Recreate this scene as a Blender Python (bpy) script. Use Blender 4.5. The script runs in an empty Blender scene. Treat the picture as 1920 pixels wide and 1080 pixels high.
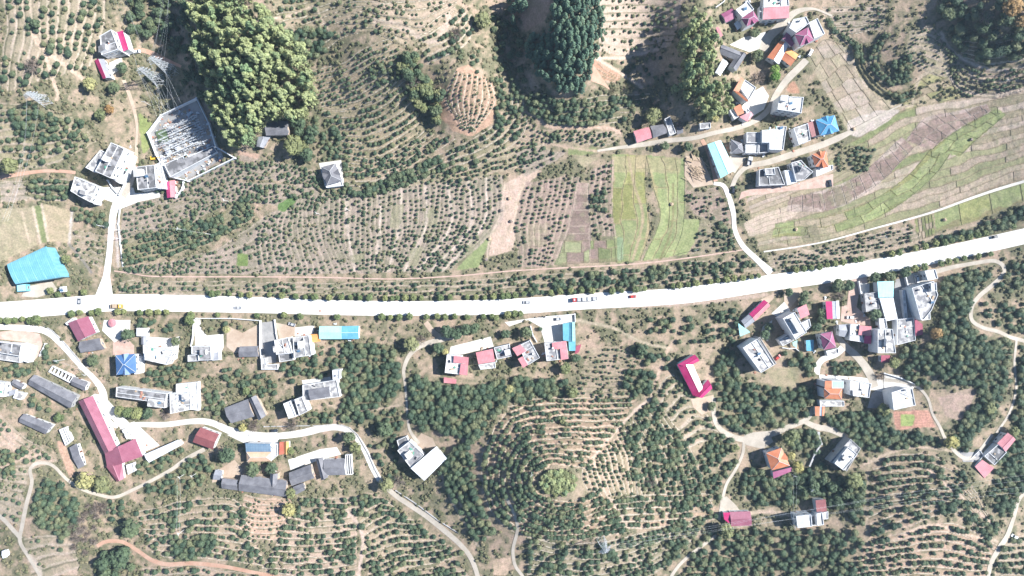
import bpy, bmesh, math, random
import numpy as np
from mathutils import Vector, Matrix, geometry
R = math.radians
random.seed(7); rng = np.random.default_rng(11)
SC = bpy.context.scene; COL = SC.collection
# ------------------------------------------------------------------ camera, sky, sun, exposure
CAMH = 427.0                      # drone height above the valley floor
S = 640.0 / 1920.0                # metres on the valley floor per photograph pixel
cam = bpy.data.cameras.new('camera'); camo = bpy.data.objects.new('camera', cam); COL.objects.link(camo)
camo.location = (0, 0, CAMH); camo.rotation_euler = (0, 0, 0)
cam.sensor_width = 36; cam.lens = 36 * CAMH / 640.0; cam.clip_start = 1; cam.clip_end = 20000
SC.camera = camo
SUN_EL, SUN_AZ = 41.0, 77.0       # azimuth clockwise from +Y
w = bpy.data.worlds.new('World'); SC.world = w; w.use_nodes = True
nt = w.node_tree; bg = nt.nodes['Background']; sky = nt.nodes.new('ShaderNodeTexSky')
sky.sky_type = 'NISHITA'; sky.sun_disc = False; sky.sun_elevation = R(SUN_EL); sky.sun_rotation = R(SUN_AZ)
sky.air_density = 1.0; sky.dust_density = 0.2; sky.ozone_density = 6.0
nt.links.new(sky.outputs[0], bg.inputs[0]); bg.inputs[1].default_value = 0.062
sl = bpy.data.lights.new('sun', 'SUN'); sl.energy = 5.0; sl.angle = R(0.53); sl.color = (1.0, 0.98, 0.95)
so = bpy.data.objects.new('sun', sl); COL.objects.link(so)
sd = Vector((math.sin(R(SUN_AZ)) * math.cos(R(SUN_EL)), math.cos(R(SUN_AZ)) * math.cos(R(SUN_EL)), math.sin(R(SUN_EL))))
so.rotation_euler = sd.to_track_quat('Z', 'Y').to_euler(); so.location = sd * 600
SC.view_settings.view_transform = 'Standard'; SC.view_settings.look = 'None'
SC.view_settings.exposure = 1.2; SC.view_settings.gamma = 1; SC.view_settings.use_curve_mapping = False
SC.cycles.max_bounces = 5; SC.cycles.diffuse_bounces = 2; SC.cycles.glossy_bounces = 2; SC.cycles.use_denoising = True

# ------------------------------------------------------------------ materials
MATS = {}
def nodes_mat(name):
    m = bpy.data.materials.new(name); m.use_nodes = True
    t = m.node_tree; b = t.nodes['Principled BSDF']; MATS[name] = m
    return m, t, b
def ramp(t, fac, stops):
    r = t.nodes.new('ShaderNodeValToRGB'); e = r.color_ramp.elements
    while len(e) < len(stops): e.new(0.5)
    for i, (p, c) in enumerate(stops): e[i].position = p; e[i].color = (*c, 1)
    t.links.new(fac, r.inputs[0]); return r.outputs[0]
def noise(t, scale, detail=4, vec=None, rough=0.6):
    n = t.nodes.new('ShaderNodeTexNoise'); n.inputs['Scale'].default_value = scale
    n.inputs['Detail'].default_value = detail; n.inputs['Roughness'].default_value = rough
    if vec: t.links.new(vec, n.inputs['Vector'])
    return n.outputs[0]
def mix(t, a, b, fac, mode='MIX'):
    n = t.nodes.new('ShaderNodeMix'); n.data_type = 'RGBA'; n.blend_type = mode
    for s, v in ((n.inputs[0], fac), (n.inputs[6], a), (n.inputs[7], b)):
        if isinstance(v, (int, float)): s.default_value = v
        elif isinstance(v, tuple): s.default_value = (*v, 1)
        else: t.links.new(v, s)
    return n.outputs[2]
def coords(t, which='Object'):
    return t.nodes.new('ShaderNodeTexCoord').outputs[which]
def geopos(t):
    return t.nodes.new('ShaderNodeNewGeometry').outputs['Position']
def bump(t, b, h, strength, dist=0.1):
    n = t.nodes.new('ShaderNodeBump'); n.inputs['Strength'].default_value = strength; n.inputs['Distance'].default_value = dist
    t.links.new(h, n.inputs['Height']); t.links.new(n.outputs[0], b.inputs['Normal'])
def worn(name, c1, c2, scale=0.25, rough=0.85, stain=None, lo=0.35, hi=0.65, metallic=0.0):
    m, t, b = nodes_mat(name); p = geopos(t)
    c = ramp(t, noise(t, scale, 6, p), [(lo, c1), (hi, c2)])
    if stain:
        s = ramp(t, noise(t, scale * 1.7, 3, p, .5), [(0.45, (0, 0, 0)), (0.56, (1, 1, 1))])
        c = mix(t, c, stain, s)
    f = ramp(t, noise(t, 3.0, 3, p), [(0.3, (.82, .82, .82)), (0.7, (1.1, 1.1, 1.1))])
    c = mix(t, c, f, 1.0, 'MULTIPLY')
    t.links.new(c, b.inputs['Base Color']); b.inputs['Roughness'].default_value = rough; b.inputs['Metallic'].default_value = metallic
    return m
def sheet(name, c1, c2, rough=0.42, period=0.9, rows=0.0, depth=0.05, spec=0.5):
    """metal or tile roofing: ribs follow the roof's own UV in metres (u along the ridge)"""
    m, t, b = nodes_mat(name); uv = coords(t, 'UV')
    sp = t.nodes.new('ShaderNodeSeparateXYZ'); t.links.new(uv, sp.inputs[0])
    def wave(sock, per):
        a = t.nodes.new('ShaderNodeMath'); a.operation = 'MULTIPLY'; a.inputs[1].default_value = 2 * math.pi / per; t.links.new(sock, a.inputs[0])
        s = t.nodes.new('ShaderNodeMath'); s.operation = 'SINE'; t.links.new(a.outputs[0], s.inputs[0]); return s.outputs[0]
    h = wave(sp.outputs[0], period)
    if rows:
        h2 = wave(sp.outputs[1], rows); ad = t.nodes.new('ShaderNodeMath'); ad.operation = 'ADD'
        t.links.new(h, ad.inputs[0]); t.links.new(h2, ad.inputs[1]); h = ad.outputs[0]
    c = ramp(t, noise(t, 0.22, 5, geopos(t)), [(0.35, c1), (0.68, c2)])
    g = ramp(t, noise(t, 2.4, 3, geopos(t)), [(0.3, (.86, .86, .86)), (0.7, (1.08, 1.08, 1.08))])
    c = mix(t, c, g, 1.0, 'MULTIPLY')
    lines = ramp(t, h, [(0.0, (.8, .8, .8)), (0.5, (1, 1, 1))])
    c = mix(t, c, lines, 0.6, 'MULTIPLY')
    t.links.new(c, b.inputs['Base Color']); b.inputs['Roughness'].default_value = rough
    b.inputs['Specular IOR Level'].default_value = spec
    bump(t, b, h, 0.12, depth); return m
def plain(name, c, rough=0.6, metallic=0.0):
    m, t, b = nodes_mat(name); p = coords(t)
    f = ramp(t, noise(t, 2.0, 3, p), [(0.3, tuple(x * .82 for x in c)), (0.7, tuple(min(1, x * 1.08) for x in c))])
    t.links.new(f, b.inputs['Base Color']); b.inputs['Roughness'].default_value = rough; b.inputs['Metallic'].default_value = metallic
    return m
worn('road', (.62, .60, .56), (.74, .72, .68), 0.05, .8)
worn('concrete', (.50, .48, .44), (.66, .63, .58), 0.12, .85)
worn('path', (.36, .32, .265), (.47, .42, .355), 0.15, .95)
worn('dirt', (.36, .27, .20), (.46, .37, .29), 0.12, .97)
worn('red_dirt', (.40, .23, .16), (.48, .32, .24), 0.15, .97)
worn('paved', (.40, .27, .22), (.50, .37, .31), 0.3, .9)
worn('grey_yard', (.20, .20, .20), (.34, .33, .32), 0.15, .9)
worn('roof_white', (.46, .46, .45), (.64, .63, .61), 0.18, .85, stain=(.24, .235, .235))
worn('roof_clean', (.56, .56, .55), (.70, .70, .69), 0.2, .8, stain=(.40, .40, .39))
worn('roof_grey', (.17, .17, .18), (.36, .355, .36), 0.16, .9, stain=(.12, .12, .125))
worn('roof_mid', (.30, .30, .30), (.50, .49, .48), 0.2, .9, stain=(.20, .20, .21))
worn('wall_white', (.60, .61, .62), (.72, .73, .74), 0.3, .8)
worn('wall_grey', (.33, .33, .33), (.45, .45, .45), 0.3, .85)
worn('wall_mud', (.40, .31, .24), (.50, .41, .33), 0.4, .95)
worn('brick', (.34, .15, .10), (.42, .22, .16), 0.5, .95)
sheet('m_hall', (.17, .45, .56), (.22, .52, .62), .45, 1.2, 0, .05, .9); MATS['m_hall'].node_tree.nodes['Principled BSDF'].inputs['Metallic'].default_value = .15
sheet('m_rose', (.27, .09, .13), (.34, .13, .18), .35)
sheet('t_peach', (.55, .36, .24), (.64, .46, .33), .6, .6, .8)
sheet('m_magenta', (.46, .03, .135), (.55, .06, .19), .27)
sheet('m_pink', (.52, .20, .22), (.60, .28, .30), .27)
sheet('m_maroon', (.31, .07, .11), (.38, .11, .15), .27)
sheet('m_brown', (.21, .065, .07), (.28, .10, .10), .55)
sheet('t_panel', (.12, .20, .29), (.20, .28, .36), .3, 1.6, 1.6)
sheet('m_cyan', (.12, .35, .46), (.17, .43, .54), .27)
sheet('m_aqua', (.33, .66, .68), (.42, .74, .76), .27)
sheet('m_white', (.62, .66, .70), (.74, .77, .80), .27)
sheet('m_grey', (.25, .26, .29), (.33, .34, .37), .5)
sheet('t_orange', (.46, .14, .06), (.58, .23, .12), .6, .6, .8)
sheet('t_bright', (.60, .24, .06), (.68, .34, .13), .6, .6, .8)
sheet('t_red', (.42, .10, .06), (.52, .17, .11), .6, .6, .8)
sheet('t_purple', (.27, .07, .15), (.36, .12, .21), .55, .6, .8)
sheet('t_blue', (.05, .13, .30), (.09, .19, .38), .45, .6, .8)
sheet('t_azure', (.05, .22, .42), (.10, .32, .52), .45, .6, .8)
sheet('t_slate', (.12, .12, .135), (.22, .22, .24), .8, .6, .7)
sheet('t_solar', (.06, .14, .24), (.12, .22, .34), .25, 1.6, 1.6)
plain('glass', (.03, .045, .06), .12); plain('frame', (.55, .56, .57), .5); plain('door', (.16, .07, .04), .6)
plain('steel', (.62, .64, .66), .35, .7); plain('white_paint', (.72, .74, .75), .4); plain('galv', (.60, .63, .66), .5, .1)
plain('rubber', (.02, .02, .02), .9); plain('dark_paint', (.03, .035, .045), .25); plain('red_paint', (.48, .04, .03), .35)
plain('orange_paint', (.60, .27, .05), .4); plain('silver_paint', (.42, .43, .45), .3); plain('tank', (.6, .62, .64), .2, .9)
plain('bark', (.10, .075, .055), .95); plain('timber', (.42, .32, .22), .9); plain('ceramic', (.30, .16, .12), .5)
plain('yellow_paint', (.65, .42, .05), .4); plain('tarp', (.10, .30, .22), .6); plain('pole_concrete', (.62, .61, .59), .8)
plain('net', (.10, .12, .12), .9)
m, t, b = nodes_mat('water'); b.inputs['Base Color'].default_value = (.10, .14, .07, 1); b.inputs['Roughness'].default_value = .08
bump(t, b, noise(t, 1.5, 2, geopos(t)), .1, .05)

worn('bank_grass', (.15, .15, .10), (.27, .25, .175), 1.2, .95)
worn('bank_pale', (.38, .34, .27), (.48, .43, .35), .8, .95)
def foliage(name, a, b_, c, tr=0.25):
    m, t, b = nodes_mat(name)
    oi = t.nodes.new('ShaderNodeObjectInfo')
    base = ramp(t, oi.outputs['Random'], [(0.0, a), (0.55, b_), (1.0, c)])
    p = coords(t); n = noise(t, 1.3, 3, p)
    f = ramp(t, n, [(0.32, (.6, .62, .62)), (0.68, (1.35, 1.32, 1.2))])
    col = mix(t, base, f, 1.0, 'MULTIPLY')
    t.links.new(col, b.inputs['Base Color']); b.inputs['Roughness'].default_value = .65
    b.inputs['Specular IOR Level'].default_value = .3
    tl = t.nodes.new('ShaderNodeBsdfTranslucent'); t.links.new(col, tl.inputs[0])
    ms = t.nodes.new('ShaderNodeMixShader'); ms.inputs[0].default_value = tr
    t.links.new(b.outputs[0], ms.inputs[1]); t.links.new(tl.outputs[0], ms.inputs[2])
    t.links.new(ms.outputs[0], t.nodes['Material Output'].inputs[0]); return m
foliage('leaf_citrus', (.065, .11, .075), (.115, .165, .10), (.22, .235, .135))
foliage('leaf_bamboo', (.30, .35, .18), (.38, .42, .22), (.20, .29, .16))
foliage('leaf_conifer', (.10, .18, .14), (.14, .23, .17), (.20, .29, .20))
foliage('leaf_road', (.13, .18, .08), (.18, .22, .10), (.25, .27, .12))
foliage('leaf_wood', (.085, .13, .08), (.11, .155, .09), (.15, .18, .10))
foliage('leaf_pale', (.17, .20, .10), (.21, .23, .11), (.25, .26, .14))
foliage('leaf_yellow', (.38, .35, .14), (.42, .39, .18), (.34, .34, .17))
foliage('leaf_rust', (.30, .17, .07), (.34, .22, .10), (.30, .22, .12))
foliage('leaf_bare', (.26, .21, .19), (.30, .25, .23), (.24, .21, .19))
foliage('leaf_scrub', (.13, .155, .09), (.20, .20, .12), (.32, .28, .19))
foliage('leaf_veg', (.12, .24, .05), (.18, .30, .07), (.24, .34, .10))

# ------------------------------------------------------------------ terrain: a height for every place, addressed by where it shows on the survey grid
HILLS = [(455,100,34,78,112),(705,55,34,120,105),(880,150,14,65,75),(1068,45,32,58,100),(1312,95,22,46,85),(1700,70,8,60,55),
 (1895,0,22,95,75),(50,110,20,130,130),(1047,905,33,125,92),(1250,770,8,80,80),(1770,960,17,150,110),(1810,650,10,90,85),
 (430,1010,11,190,65),(90,970,8,80,60),(840,770,5,90,55),(945,60,-7,30,90),(300,80,-5,38,75),(805,185,-5,26,50),(1500,60,5,70,60),
 (230,290,4,90,60),(1450,760,4,70,60),(1600,1080,8,120,80),(-300,400,30,200,300),(2300,200,40,250,300),(900,-400,60,700,220),(1200,1600,50,800,260)]
def hsmooth(px, py):
    z = 0.0
    for cx, cy, a, sx, sy in HILLS: z = z + a * np.exp(-((px - cx) / sx) ** 2 / 2 - ((py - cy) / sy) ** 2 / 2)
    return z
G0X, G0Y, ST, NX, NY = -120, -96, 2.0, 1081, 637
GX, GY = np.meshgrid(G0X + ST * np.arange(NX), G0Y + ST * np.arange(NY))
HS = hsmooth(GX, GY)
MICRO = np.zeros_like(HS)
def bil(A, x, y):
    fx = np.clip((np.asarray(x, float) - G0X) / ST, 0, NX - 1.001); fy = np.clip((np.asarray(y, float) - G0Y) / ST, 0, NY - 1.001)
    i = fx.astype(int); j = fy.astype(int); u = fx - i; v = fy - j
    return A[j, i] * (1-u) * (1-v) + A[j, i+1] * u * (1-v) + A[j+1, i] * (1-u) * v + A[j+1, i+1] * u * v
def H(px, py): return float(hsmooth(np.float64(px), np.float64(py)) + bil(MICRO, px, py))
def W(px, py, z): k = S * (CAMH - z) / CAMH; return Vector(((px - 960) * k, (540 - py) * k, z))
def G(px, py, dz=0.0):
    p = W(px, py, H(px, py)); p.z += dz; return p
def vnoise(cell, seed, octaves=3):
    out = np.zeros((NY, NX)); amp = 1.0; tot = 0
    r = np.random.default_rng(seed)
    for o in range(octaves):
        c = cell / 2 ** o; gx = GX / c; gy = GY / c
        n = r.random((int(NY * ST / c) + 4, int(NX * ST / c) + 4))
        gx = gx - gx.min(); gy = gy - gy.min(); i = gx.astype(int); j = gy.astype(int); u = gx - i; v = gy - j
        u = u * u * (3 - 2 * u); v = v * v * (3 - 2 * v)
        out += amp * (n[j, i] * (1-u) * (1-v) + n[j, i+1] * u * (1-v) + n[j+1, i] * (1-u) * v + n[j+1, i+1] * u * v)
        tot += amp; amp *= .55
    return out / tot
def poly_mask(poly, grow=0.0):
    P = np.array(poly, float)
    if grow:
        c = P.mean(0); d = P - c; l = np.linalg.norm(d, axis=1, keepdims=True) + 1e-6; P = c + d * (l + grow) / l
    m = np.zeros((NY, NX), bool)
    i0 = max(0, int((P[:, 0].min() - G0X) / ST) - 1); i1 = min(NX, int((P[:, 0].max() - G0X) / ST) + 2)
    j0 = max(0, int((P[:, 1].min() - G0Y) / ST) - 1); j1 = min(NY, int((P[:, 1].max() - G0Y) / ST) + 2)
    if i1 <= i0 or j1 <= j0: return m
    x = GX[j0:j1, i0:i1]; y = GY[j0:j1, i0:i1]; ins = np.zeros(x.shape, bool)
    for k in range(len(P)):
        x1, y1 = P[k]; x2, y2 = P[(k + 1) % len(P)]
        if y1 == y2: continue
        ins ^= ((y1 > y) != (y2 > y)) & (x < (x2 - x1) * (y - y1) / (y2 - y1) + x1)
    m[j0:j1, i0:i1] = ins; return m
def inside(poly, x, y):
    r = False; n = len(poly)
    for k in range(n):
        x1, y1 = poly[k]; x2, y2 = poly[(k + 1) % n]
        if (y1 > y) != (y2 > y) and x < (x2 - x1) * (y - y1) / (y2 - y1) + x1: r = not r
    return r
def resample(pts, step):
    """Catmull-Rom through the points, then even steps"""
    P = [np.array(p, float) for p in pts]
    if len(P) > 2:
        Q = [2 * P[0] - P[1]] + P + [2 * P[-1] - P[-2]]; out = []
        for i in range(1, len(Q) - 2):
            for t in np.linspace(0, 1, 12, endpoint=False):
                a, b, c, d = Q[i-1], Q[i], Q[i+1], Q[i+2]
                out.append(.5 * ((2*b) + (-a + c) * t + (2*a - 5*b + 4*c - d) * t*t + (-a + 3*b - 3*c + d) * t**3))
        out.append(Q[-2]); P = out
    P = np.array(P); d = np.r_[0, np.cumsum(np.linalg.norm(np.diff(P, axis=0), axis=1))]
    n = max(2, int(round(d[-1] / step)) + 1); s = np.linspace(0, d[-1], n)
    return np.c_[np.interp(s, d, P[:, 0]), np.interp(s, d, P[:, 1])]
def ribbon_poly(pts, width, step=6):
    C = resample(pts, step); T = np.gradient(C, axis=0); T /= np.linalg.norm(T, axis=1, keepdims=True) + 1e-9
    N = np.c_[-T[:, 1], T[:, 0]]
    if np.isscalar(width): wd = np.full(len(C), float(width))
    else: wd = np.interp(np.linspace(0, 1, len(C)), np.linspace(0, 1, len(width)), width)
    return C + N * wd[:, None] / 2, C - N * wd[:, None] / 2, C

# ------------------------------------------------------------------ mesh and object helpers
def link(o): COL.objects.link(o); return o
def tag(o, label=None, cat=None, group=None, kind=None):
    if label: o['label'] = label
    if cat: o['category'] = cat
    if group: o['group'] = group
    if kind: o['kind'] = kind
    return o
class MB:
    """collects faces of ONE piece"""
    def __init__(s): s.v = []; s.f = []; s.m = []; s.uv = []; s.mats = []
    def mi(s, m):
        if m not in s.mats: s.mats.append(m)
        return s.mats.index(m)
    def face(s, pts, mat, uv=None):
        i = len(s.v); s.v += [tuple(p) for p in pts]; s.f.append(tuple(range(i, i + len(pts)))); s.m.append(s.mi(mat))
        s.uv += list(uv) if uv else [(p[0], p[1]) for p in pts]
    def box(s, c, d, mat, rz=0.0, axis=None):
        hx, hy, hz = d[0] / 2, d[1] / 2, d[2] / 2; M = Matrix.Rotation(rz, 3, 'Z') if axis is None else axis
        P = [Vector(c) + M @ Vector((x * hx, y * hy, z * hz)) for x in (-1, 1) for y in (-1, 1) for z in (-1, 1)]
        for q in ((0,1,3,2),(4,6,7,5),(0,4,5,1),(2,3,7,6),(0,2,6,4),(1,5,7,3)): s.face([P[k] for k in q], mat)
    def bar(s, a, b, r, mat, n=4):
        a = Vector(a); b = Vector(b); d = (b - a); L = d.length
        if L < 1e-6: return
        q = d.to_track_quat('Z', 'Y'); rr = r if isinstance(r, tuple) else (r, r)
        A = [a + q @ Vector((math.cos(2*math.pi*k/n) * rr[0], math.sin(2*math.pi*k/n) * rr[0], 0)) for k in range(n)]
        B = [b + q @ Vector((math.cos(2*math.pi*k/n) * rr[1], math.sin(2*math.pi*k/n) * rr[1], 0)) for k in range(n)]
        for k in range(n): s.face([A[k], A[(k+1) % n], B[(k+1) % n], B[k]], mat)
        s.face(A[::-1], mat); s.face(B, mat)
    def prism(s, poly, z0, z1, mat, top=None):
        n = len(poly); ar = sum(poly[k][0]*poly[(k+1) % n][1] - poly[(k+1) % n][0]*poly[k][1] for k in range(n))
        if ar < 0: poly = poly[::-1]
        lo = [Vector((p[0], p[1], z0)) for p in poly]; hi = [Vector((p[0], p[1], z1)) for p in poly]
        for k in range(n): s.face([lo[k], lo[(k+1) % n], hi[(k+1) % n], hi[k]], mat)
        s.face(hi, top or mat)
    def mesh(s, name, smooth=False):
        me = bpy.data.meshes.new(name); me.from_pydata(s.v, [], s.f)
        for m in s.mats: me.materials.append(MATS[m])
        me.polygons.foreach_set('material_index', s.m)
        uv = me.uv_layers.new(name='UV'); uv.data.foreach_set('uv', np.array(s.uv, dtype=np.float32).ravel())
        if smooth: me.polygons.foreach_set('use_smooth', [True] * len(s.f))
        me.update(); return me
    def obj(s, name, parent=None, smooth=False):
        o = link(bpy.data.objects.new(name, s.mesh(name, smooth)))
        if parent: o.parent = parent
        return o
def empty(name, loc, rz=0.0):
    o = bpy.data.objects.new(name, None); o.location = loc; o.rotation_euler = (0, 0, rz); o.empty_display_size = .5; return link(o)
NEARB = np.zeros((NY, NX), bool); NOTREE = np.zeros((NY, NX), bool); FLAT = np.zeros((NY, NX), bool)
DRAPES = []
def drape(name, poly, mat, dz=.12, step=8, mask=True, label=None):
    """a sheet laid over the ground inside the outline; built later, once the terrain is complete"""
    DRAPES.append((name, [tuple(p) for p in poly], mat, dz, step, label))
    if mask:
        m = poly_mask(poly, 2.0); NOTREE[m] = True; FLAT[m] = True
def build_drapes():
    for name, poly, mat, dz, step, label in DRAPES:
        B = []
        for k in range(len(poly)):
            a = np.array(poly[k]); b = np.array(poly[(k + 1) % len(poly)]); n = max(1, int(np.linalg.norm(b - a) / step))
            for i in range(n): B.append(a + (b - a) * i / n)
        P = np.array(B); x0, y0 = P.min(0); x1, y1 = P.max(0)
        I = [(x, y) for x in np.arange(x0 + step * .5, x1, step) for y in np.arange(y0 + step * .5, y1, step) if inside(poly, x, y)]
        V = [Vector((p[0], p[1])) for p in B] + [Vector(p) for p in I]
        ed = [(i, (i + 1) % len(B)) for i in range(len(B))]
        vs, es, fs, _, _, _ = geometry.delaunay_2d_cdt(V, ed, [], 1, 1e-4)
        vw = [tuple(G(v.x, v.y, dz)) for v in vs]; nf = []
        for f in fs:
            a, b, c = (Vector(vw[i]) for i in f[:3]); nf.append(tuple(f) if (b - a).cross(c - a).z > 0 else tuple(f[::-1]))
        me = bpy.data.meshes.new(name); me.from_pydata(vw, [], nf); me.materials.append(MATS[mat]); me.update()
        tag(link(bpy.data.objects.new(name, me)), label, None, None, 'structure')
def strip(name, pts, width, mat, dz=.14, step=6, grow=3, mask=True):
    L, Rr, C = ribbon_poly(pts, width, step)
    if mask:
        for k in range(len(C) - 1):
            g = 1 + grow / max(1, np.linalg.norm(L[k] - Rr[k]))
            q = [C[k] + (L[k] - C[k]) * g, C[k+1] + (L[k+1] - C[k+1]) * g, C[k+1] + (Rr[k+1] - C[k+1]) * g, C[k] + (Rr[k] - C[k]) * g]
            m = poly_mask(q); NOTREE[m] = True; FLAT[m] = True
    STRIPS.append((name, L, Rr, C, mat, dz))
STRIPS = []
def build_strips():
    for name, L, Rr, C, mat, dz in STRIPS:
        n = len(C); V = []; K = 4
        for k in range(n):
            for j in range(K + 1):
                p = L[k] + (Rr[k] - L[k]) * j / K; V.append(tuple(G(p[0], p[1], dz)))
        F = [(k*(K+1)+j, k*(K+1)+j+1, (k+1)*(K+1)+j+1, (k+1)*(K+1)+j) for k in range(n-1) for j in range(K)]
        me = bpy.data.meshes.new(name); me.from_pydata(V, [], F)
        if me.polygons[0].normal.z < 0: me.flip_normals()
        me.materials.append(MATS[mat]); me.update(); tag(link(bpy.data.objects.new(name, me)), None, None, None, 'structure')
# ------------------------------------------------------------------ ground colour (soil and grass, with terrace shading put into the dark risers) and planting
n1, n2, n3, n4 = vnoise(120, 1), vnoise(34, 2), vnoise(10, 3), vnoise(60, 5)
def C3(*c): return np.array(c, float)
TAN, DRY, OLIVE, GREY = C3(.37,.295,.225), C3(.31,.275,.195), C3(.16,.17,.105), C3(.30,.27,.23)
GREEN, LIME, RED, PURP, PALE = C3(.20,.265,.115), C3(.25,.315,.14), C3(.42,.25,.17), C3(.23,.185,.16), C3(.42,.38,.31)
GRASS = C3(.20,.22,.13); SAND = C3(.45,.36,.27)
def lerp(a, b, f): return a + (b - a) * f[..., None]
def sst(x, a, b): t_ = np.clip((x - a) / (b - a), 0, 1); return t_ * t_ * (3 - 2 * t_)
GC = lerp(lerp(TAN, DRY, n1)[...], OLIVE, sst(n2 * .5 + n3 * .5, .36, .58))
CULT = np.zeros((NY, NX), bool)
CROPS = []                                     # (px, py, radius px, zone key)
ZONES = {}
def zone(key, text): ZONES[key] = text
def blend(mask, col, a=1.0):
    GC[mask] = GC[mask] * (1 - a) + col * a
def soften(mask, it=1):
    f = mask.astype(float)
    for _ in range(it): f = (f + np.roll(f, 1, 0) + np.roll(f, -1, 0) + np.roll(f, 1, 1) + np.roll(f, -1, 1)) / 5
    return f
def ruled_coords(A, B):
    a = resample(A, 3); b = resample(B, 3); m = max(len(a), len(b))
    u = np.linspace(0, 1, m)
    def rs(c, n=m): d = np.linspace(0, 1, len(c)); return np.c_[np.interp(u, d, c[:, 0]), np.interp(u, d, c[:, 1])]
    return rs(a), rs(b), m
dA, dB = vnoise(70, 31, 3), vnoise(70, 32, 3)
def warpv(x, y): return np.stack([(bil(dA, x, y) - .5) * 17, (bil(dB, x, y) - .5) * 17], -1)
def raster_ruled(A, B, warp=False):
    a, b, m = ruled_coords(A, B)
    wid = np.linalg.norm(b - a, axis=1).max(); lenm = max(np.linalg.norm(np.diff(a, axis=0), axis=1).sum(), np.linalg.norm(np.diff(b, axis=0), axis=1).sum())
    nu = int(lenm / 1.1) + 2; nv = int(wid / 1.1) + 2
    u = np.linspace(0, m - 1, nu); i = np.minimum(u.astype(int), m - 2); f = (u - i)[:, None]
    aa = a[i] * (1 - f) + a[i + 1] * f; bb = b[i] * (1 - f) + b[i + 1] * f
    v = np.linspace(0, 1, nv)[None, :, None]; P = aa[:, None] * (1 - v) + bb[:, None] * v
    if warp: P = P + warpv(P[..., 0], P[..., 1])
    X = np.rint((P[..., 0] - G0X) / ST).astype(int); Y = np.rint((P[..., 1] - G0Y) / ST).astype(int)
    ok = (X >= 0) & (X < NX) & (Y >= 0) & (Y < NY)
    VV = np.full((NY, NX), np.nan); UU = np.full((NY, NX), np.nan)
    vv = np.broadcast_to(v[..., 0], X.shape); uu = np.broadcast_to(np.linspace(0, 1, nu)[:, None], X.shape)
    VV[Y[ok], X[ok]] = vv[ok]; UU[Y[ok], X[ok]] = uu[ok]
    return UU, VV
def rows(A, B, n, sp, r, soil=GREY, bank=None, amp=.25, fill=.9, zk='mid', jit=.18, grass=.35, bw=.22, bare=None, alpha=.85, force=False, bs=1.0):
    UU, VV = raster_ruled(A, B, True); m = ~np.isnan(VV); CULT[m] = True
    if force: NOTREE[m] = False
    ph = (VV[m] * n) % 1.0
    d = np.abs(ph - np.where(ph > .5, 1, 0))           # 0 on the bank, .5 on the row
    col = soil[None] * (0.86 + .28 * n3[m])[:, None]
    g = sst(n2[m] * .5 + n3[m] * .5, .5, .62)[:, None] * grass
    col = col * (1 - g) + (GRASS * .9)[None] * g
    bk = (bank if bank is not None else PALE)
    f = (1 - sst(d, bw * .35, bw))[:, None] * (.6 + .4 * sst(n4[m], .35, .55))[:, None] * (.35 if zk == 'plain' else bs)
    col = col * (1 - f) + bk[None] * f
    if n > 2:                                  # grassy riser below each bench edge, darkened in colour to add terrace shading
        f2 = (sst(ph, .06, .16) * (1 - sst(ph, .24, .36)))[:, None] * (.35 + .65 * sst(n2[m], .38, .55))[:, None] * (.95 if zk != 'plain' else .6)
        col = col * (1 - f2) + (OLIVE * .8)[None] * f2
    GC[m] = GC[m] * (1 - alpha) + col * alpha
    if amp: MICRO[m] = amp * (ph - .5) * 1.5 + amp * .5 * (1 - sst(d, 0, .15)) * 0
    a, b, mm = ruled_coords(A, B)
    if amp >= .4 and n > 2 and zk in ('ridge', 'hill', 'south', 'se', 'ne', 'north'): TERR.append((a, b, n, zk))
    rr = random.Random(int(A[0][0] * 13 + A[0][1] * 7 + n))
    for k in range(n):
        v = (k + .5) / n; L = a * (1 - v) + b * v
        s = np.linalg.norm(np.diff(L, axis=0), axis=1).sum()
        cnt = max(1, int(s / sp)); off = rr.random()
        dd = np.r_[0, np.cumsum(np.linalg.norm(np.diff(L, axis=0), axis=1))]
        gap = 0
        for q in range(cnt):
            t_ = (q + off) / cnt * s
            if rr.random() > fill: continue
            x = np.interp(t_, dd, L[:, 0]) + rr.gauss(0, jit * sp * .7); y = np.interp(t_, dd, L[:, 1]) + rr.gauss(0, jit * sp * .7)
            if float(bil(n2, x, y)) + rr.gauss(0, .05) > .70 and zk != 'grove_w': continue
            wv = warpv(x, y); sz = .8 + .45 * float(bil(n4, x, y)); CROPS.append((x + float(wv[0]), y + float(wv[1]), r * sz * rr.choice((.6, .78, .88, .95, 1.05, 1.15, 1.28)), zk))
def grove(poly, sp, r, fill=1.0, zk='mid', soil=None, a=.7):
    if soil is not None: m = poly_mask(poly); GC[m] = GC[m] * (1 - a) + soil * (.85 + .3 * n3[m])[:, None] * a
    P = np.array(poly); rr = random.Random(int(P[0, 0] * 7 + P[0, 1])); pts = []
    x0, y0 = P.min(0); x1, y1 = P.max(0); y = y0; k = 0
    while y < y1:
        x = x0 + (k % 2) * sp / 2
        while x < x1:
            xx = x + rr.gauss(0, sp * .2); yy = y + rr.gauss(0, sp * .2)
            if rr.random() < fill and inside(poly, xx, yy): pts.append((xx, yy))
            x += sp
        y += sp * .87; k += 1
    for xx, yy in pts: CROPS.append((xx, yy, r * rr.uniform(.75, 1.25), zk))
    return pts
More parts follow.
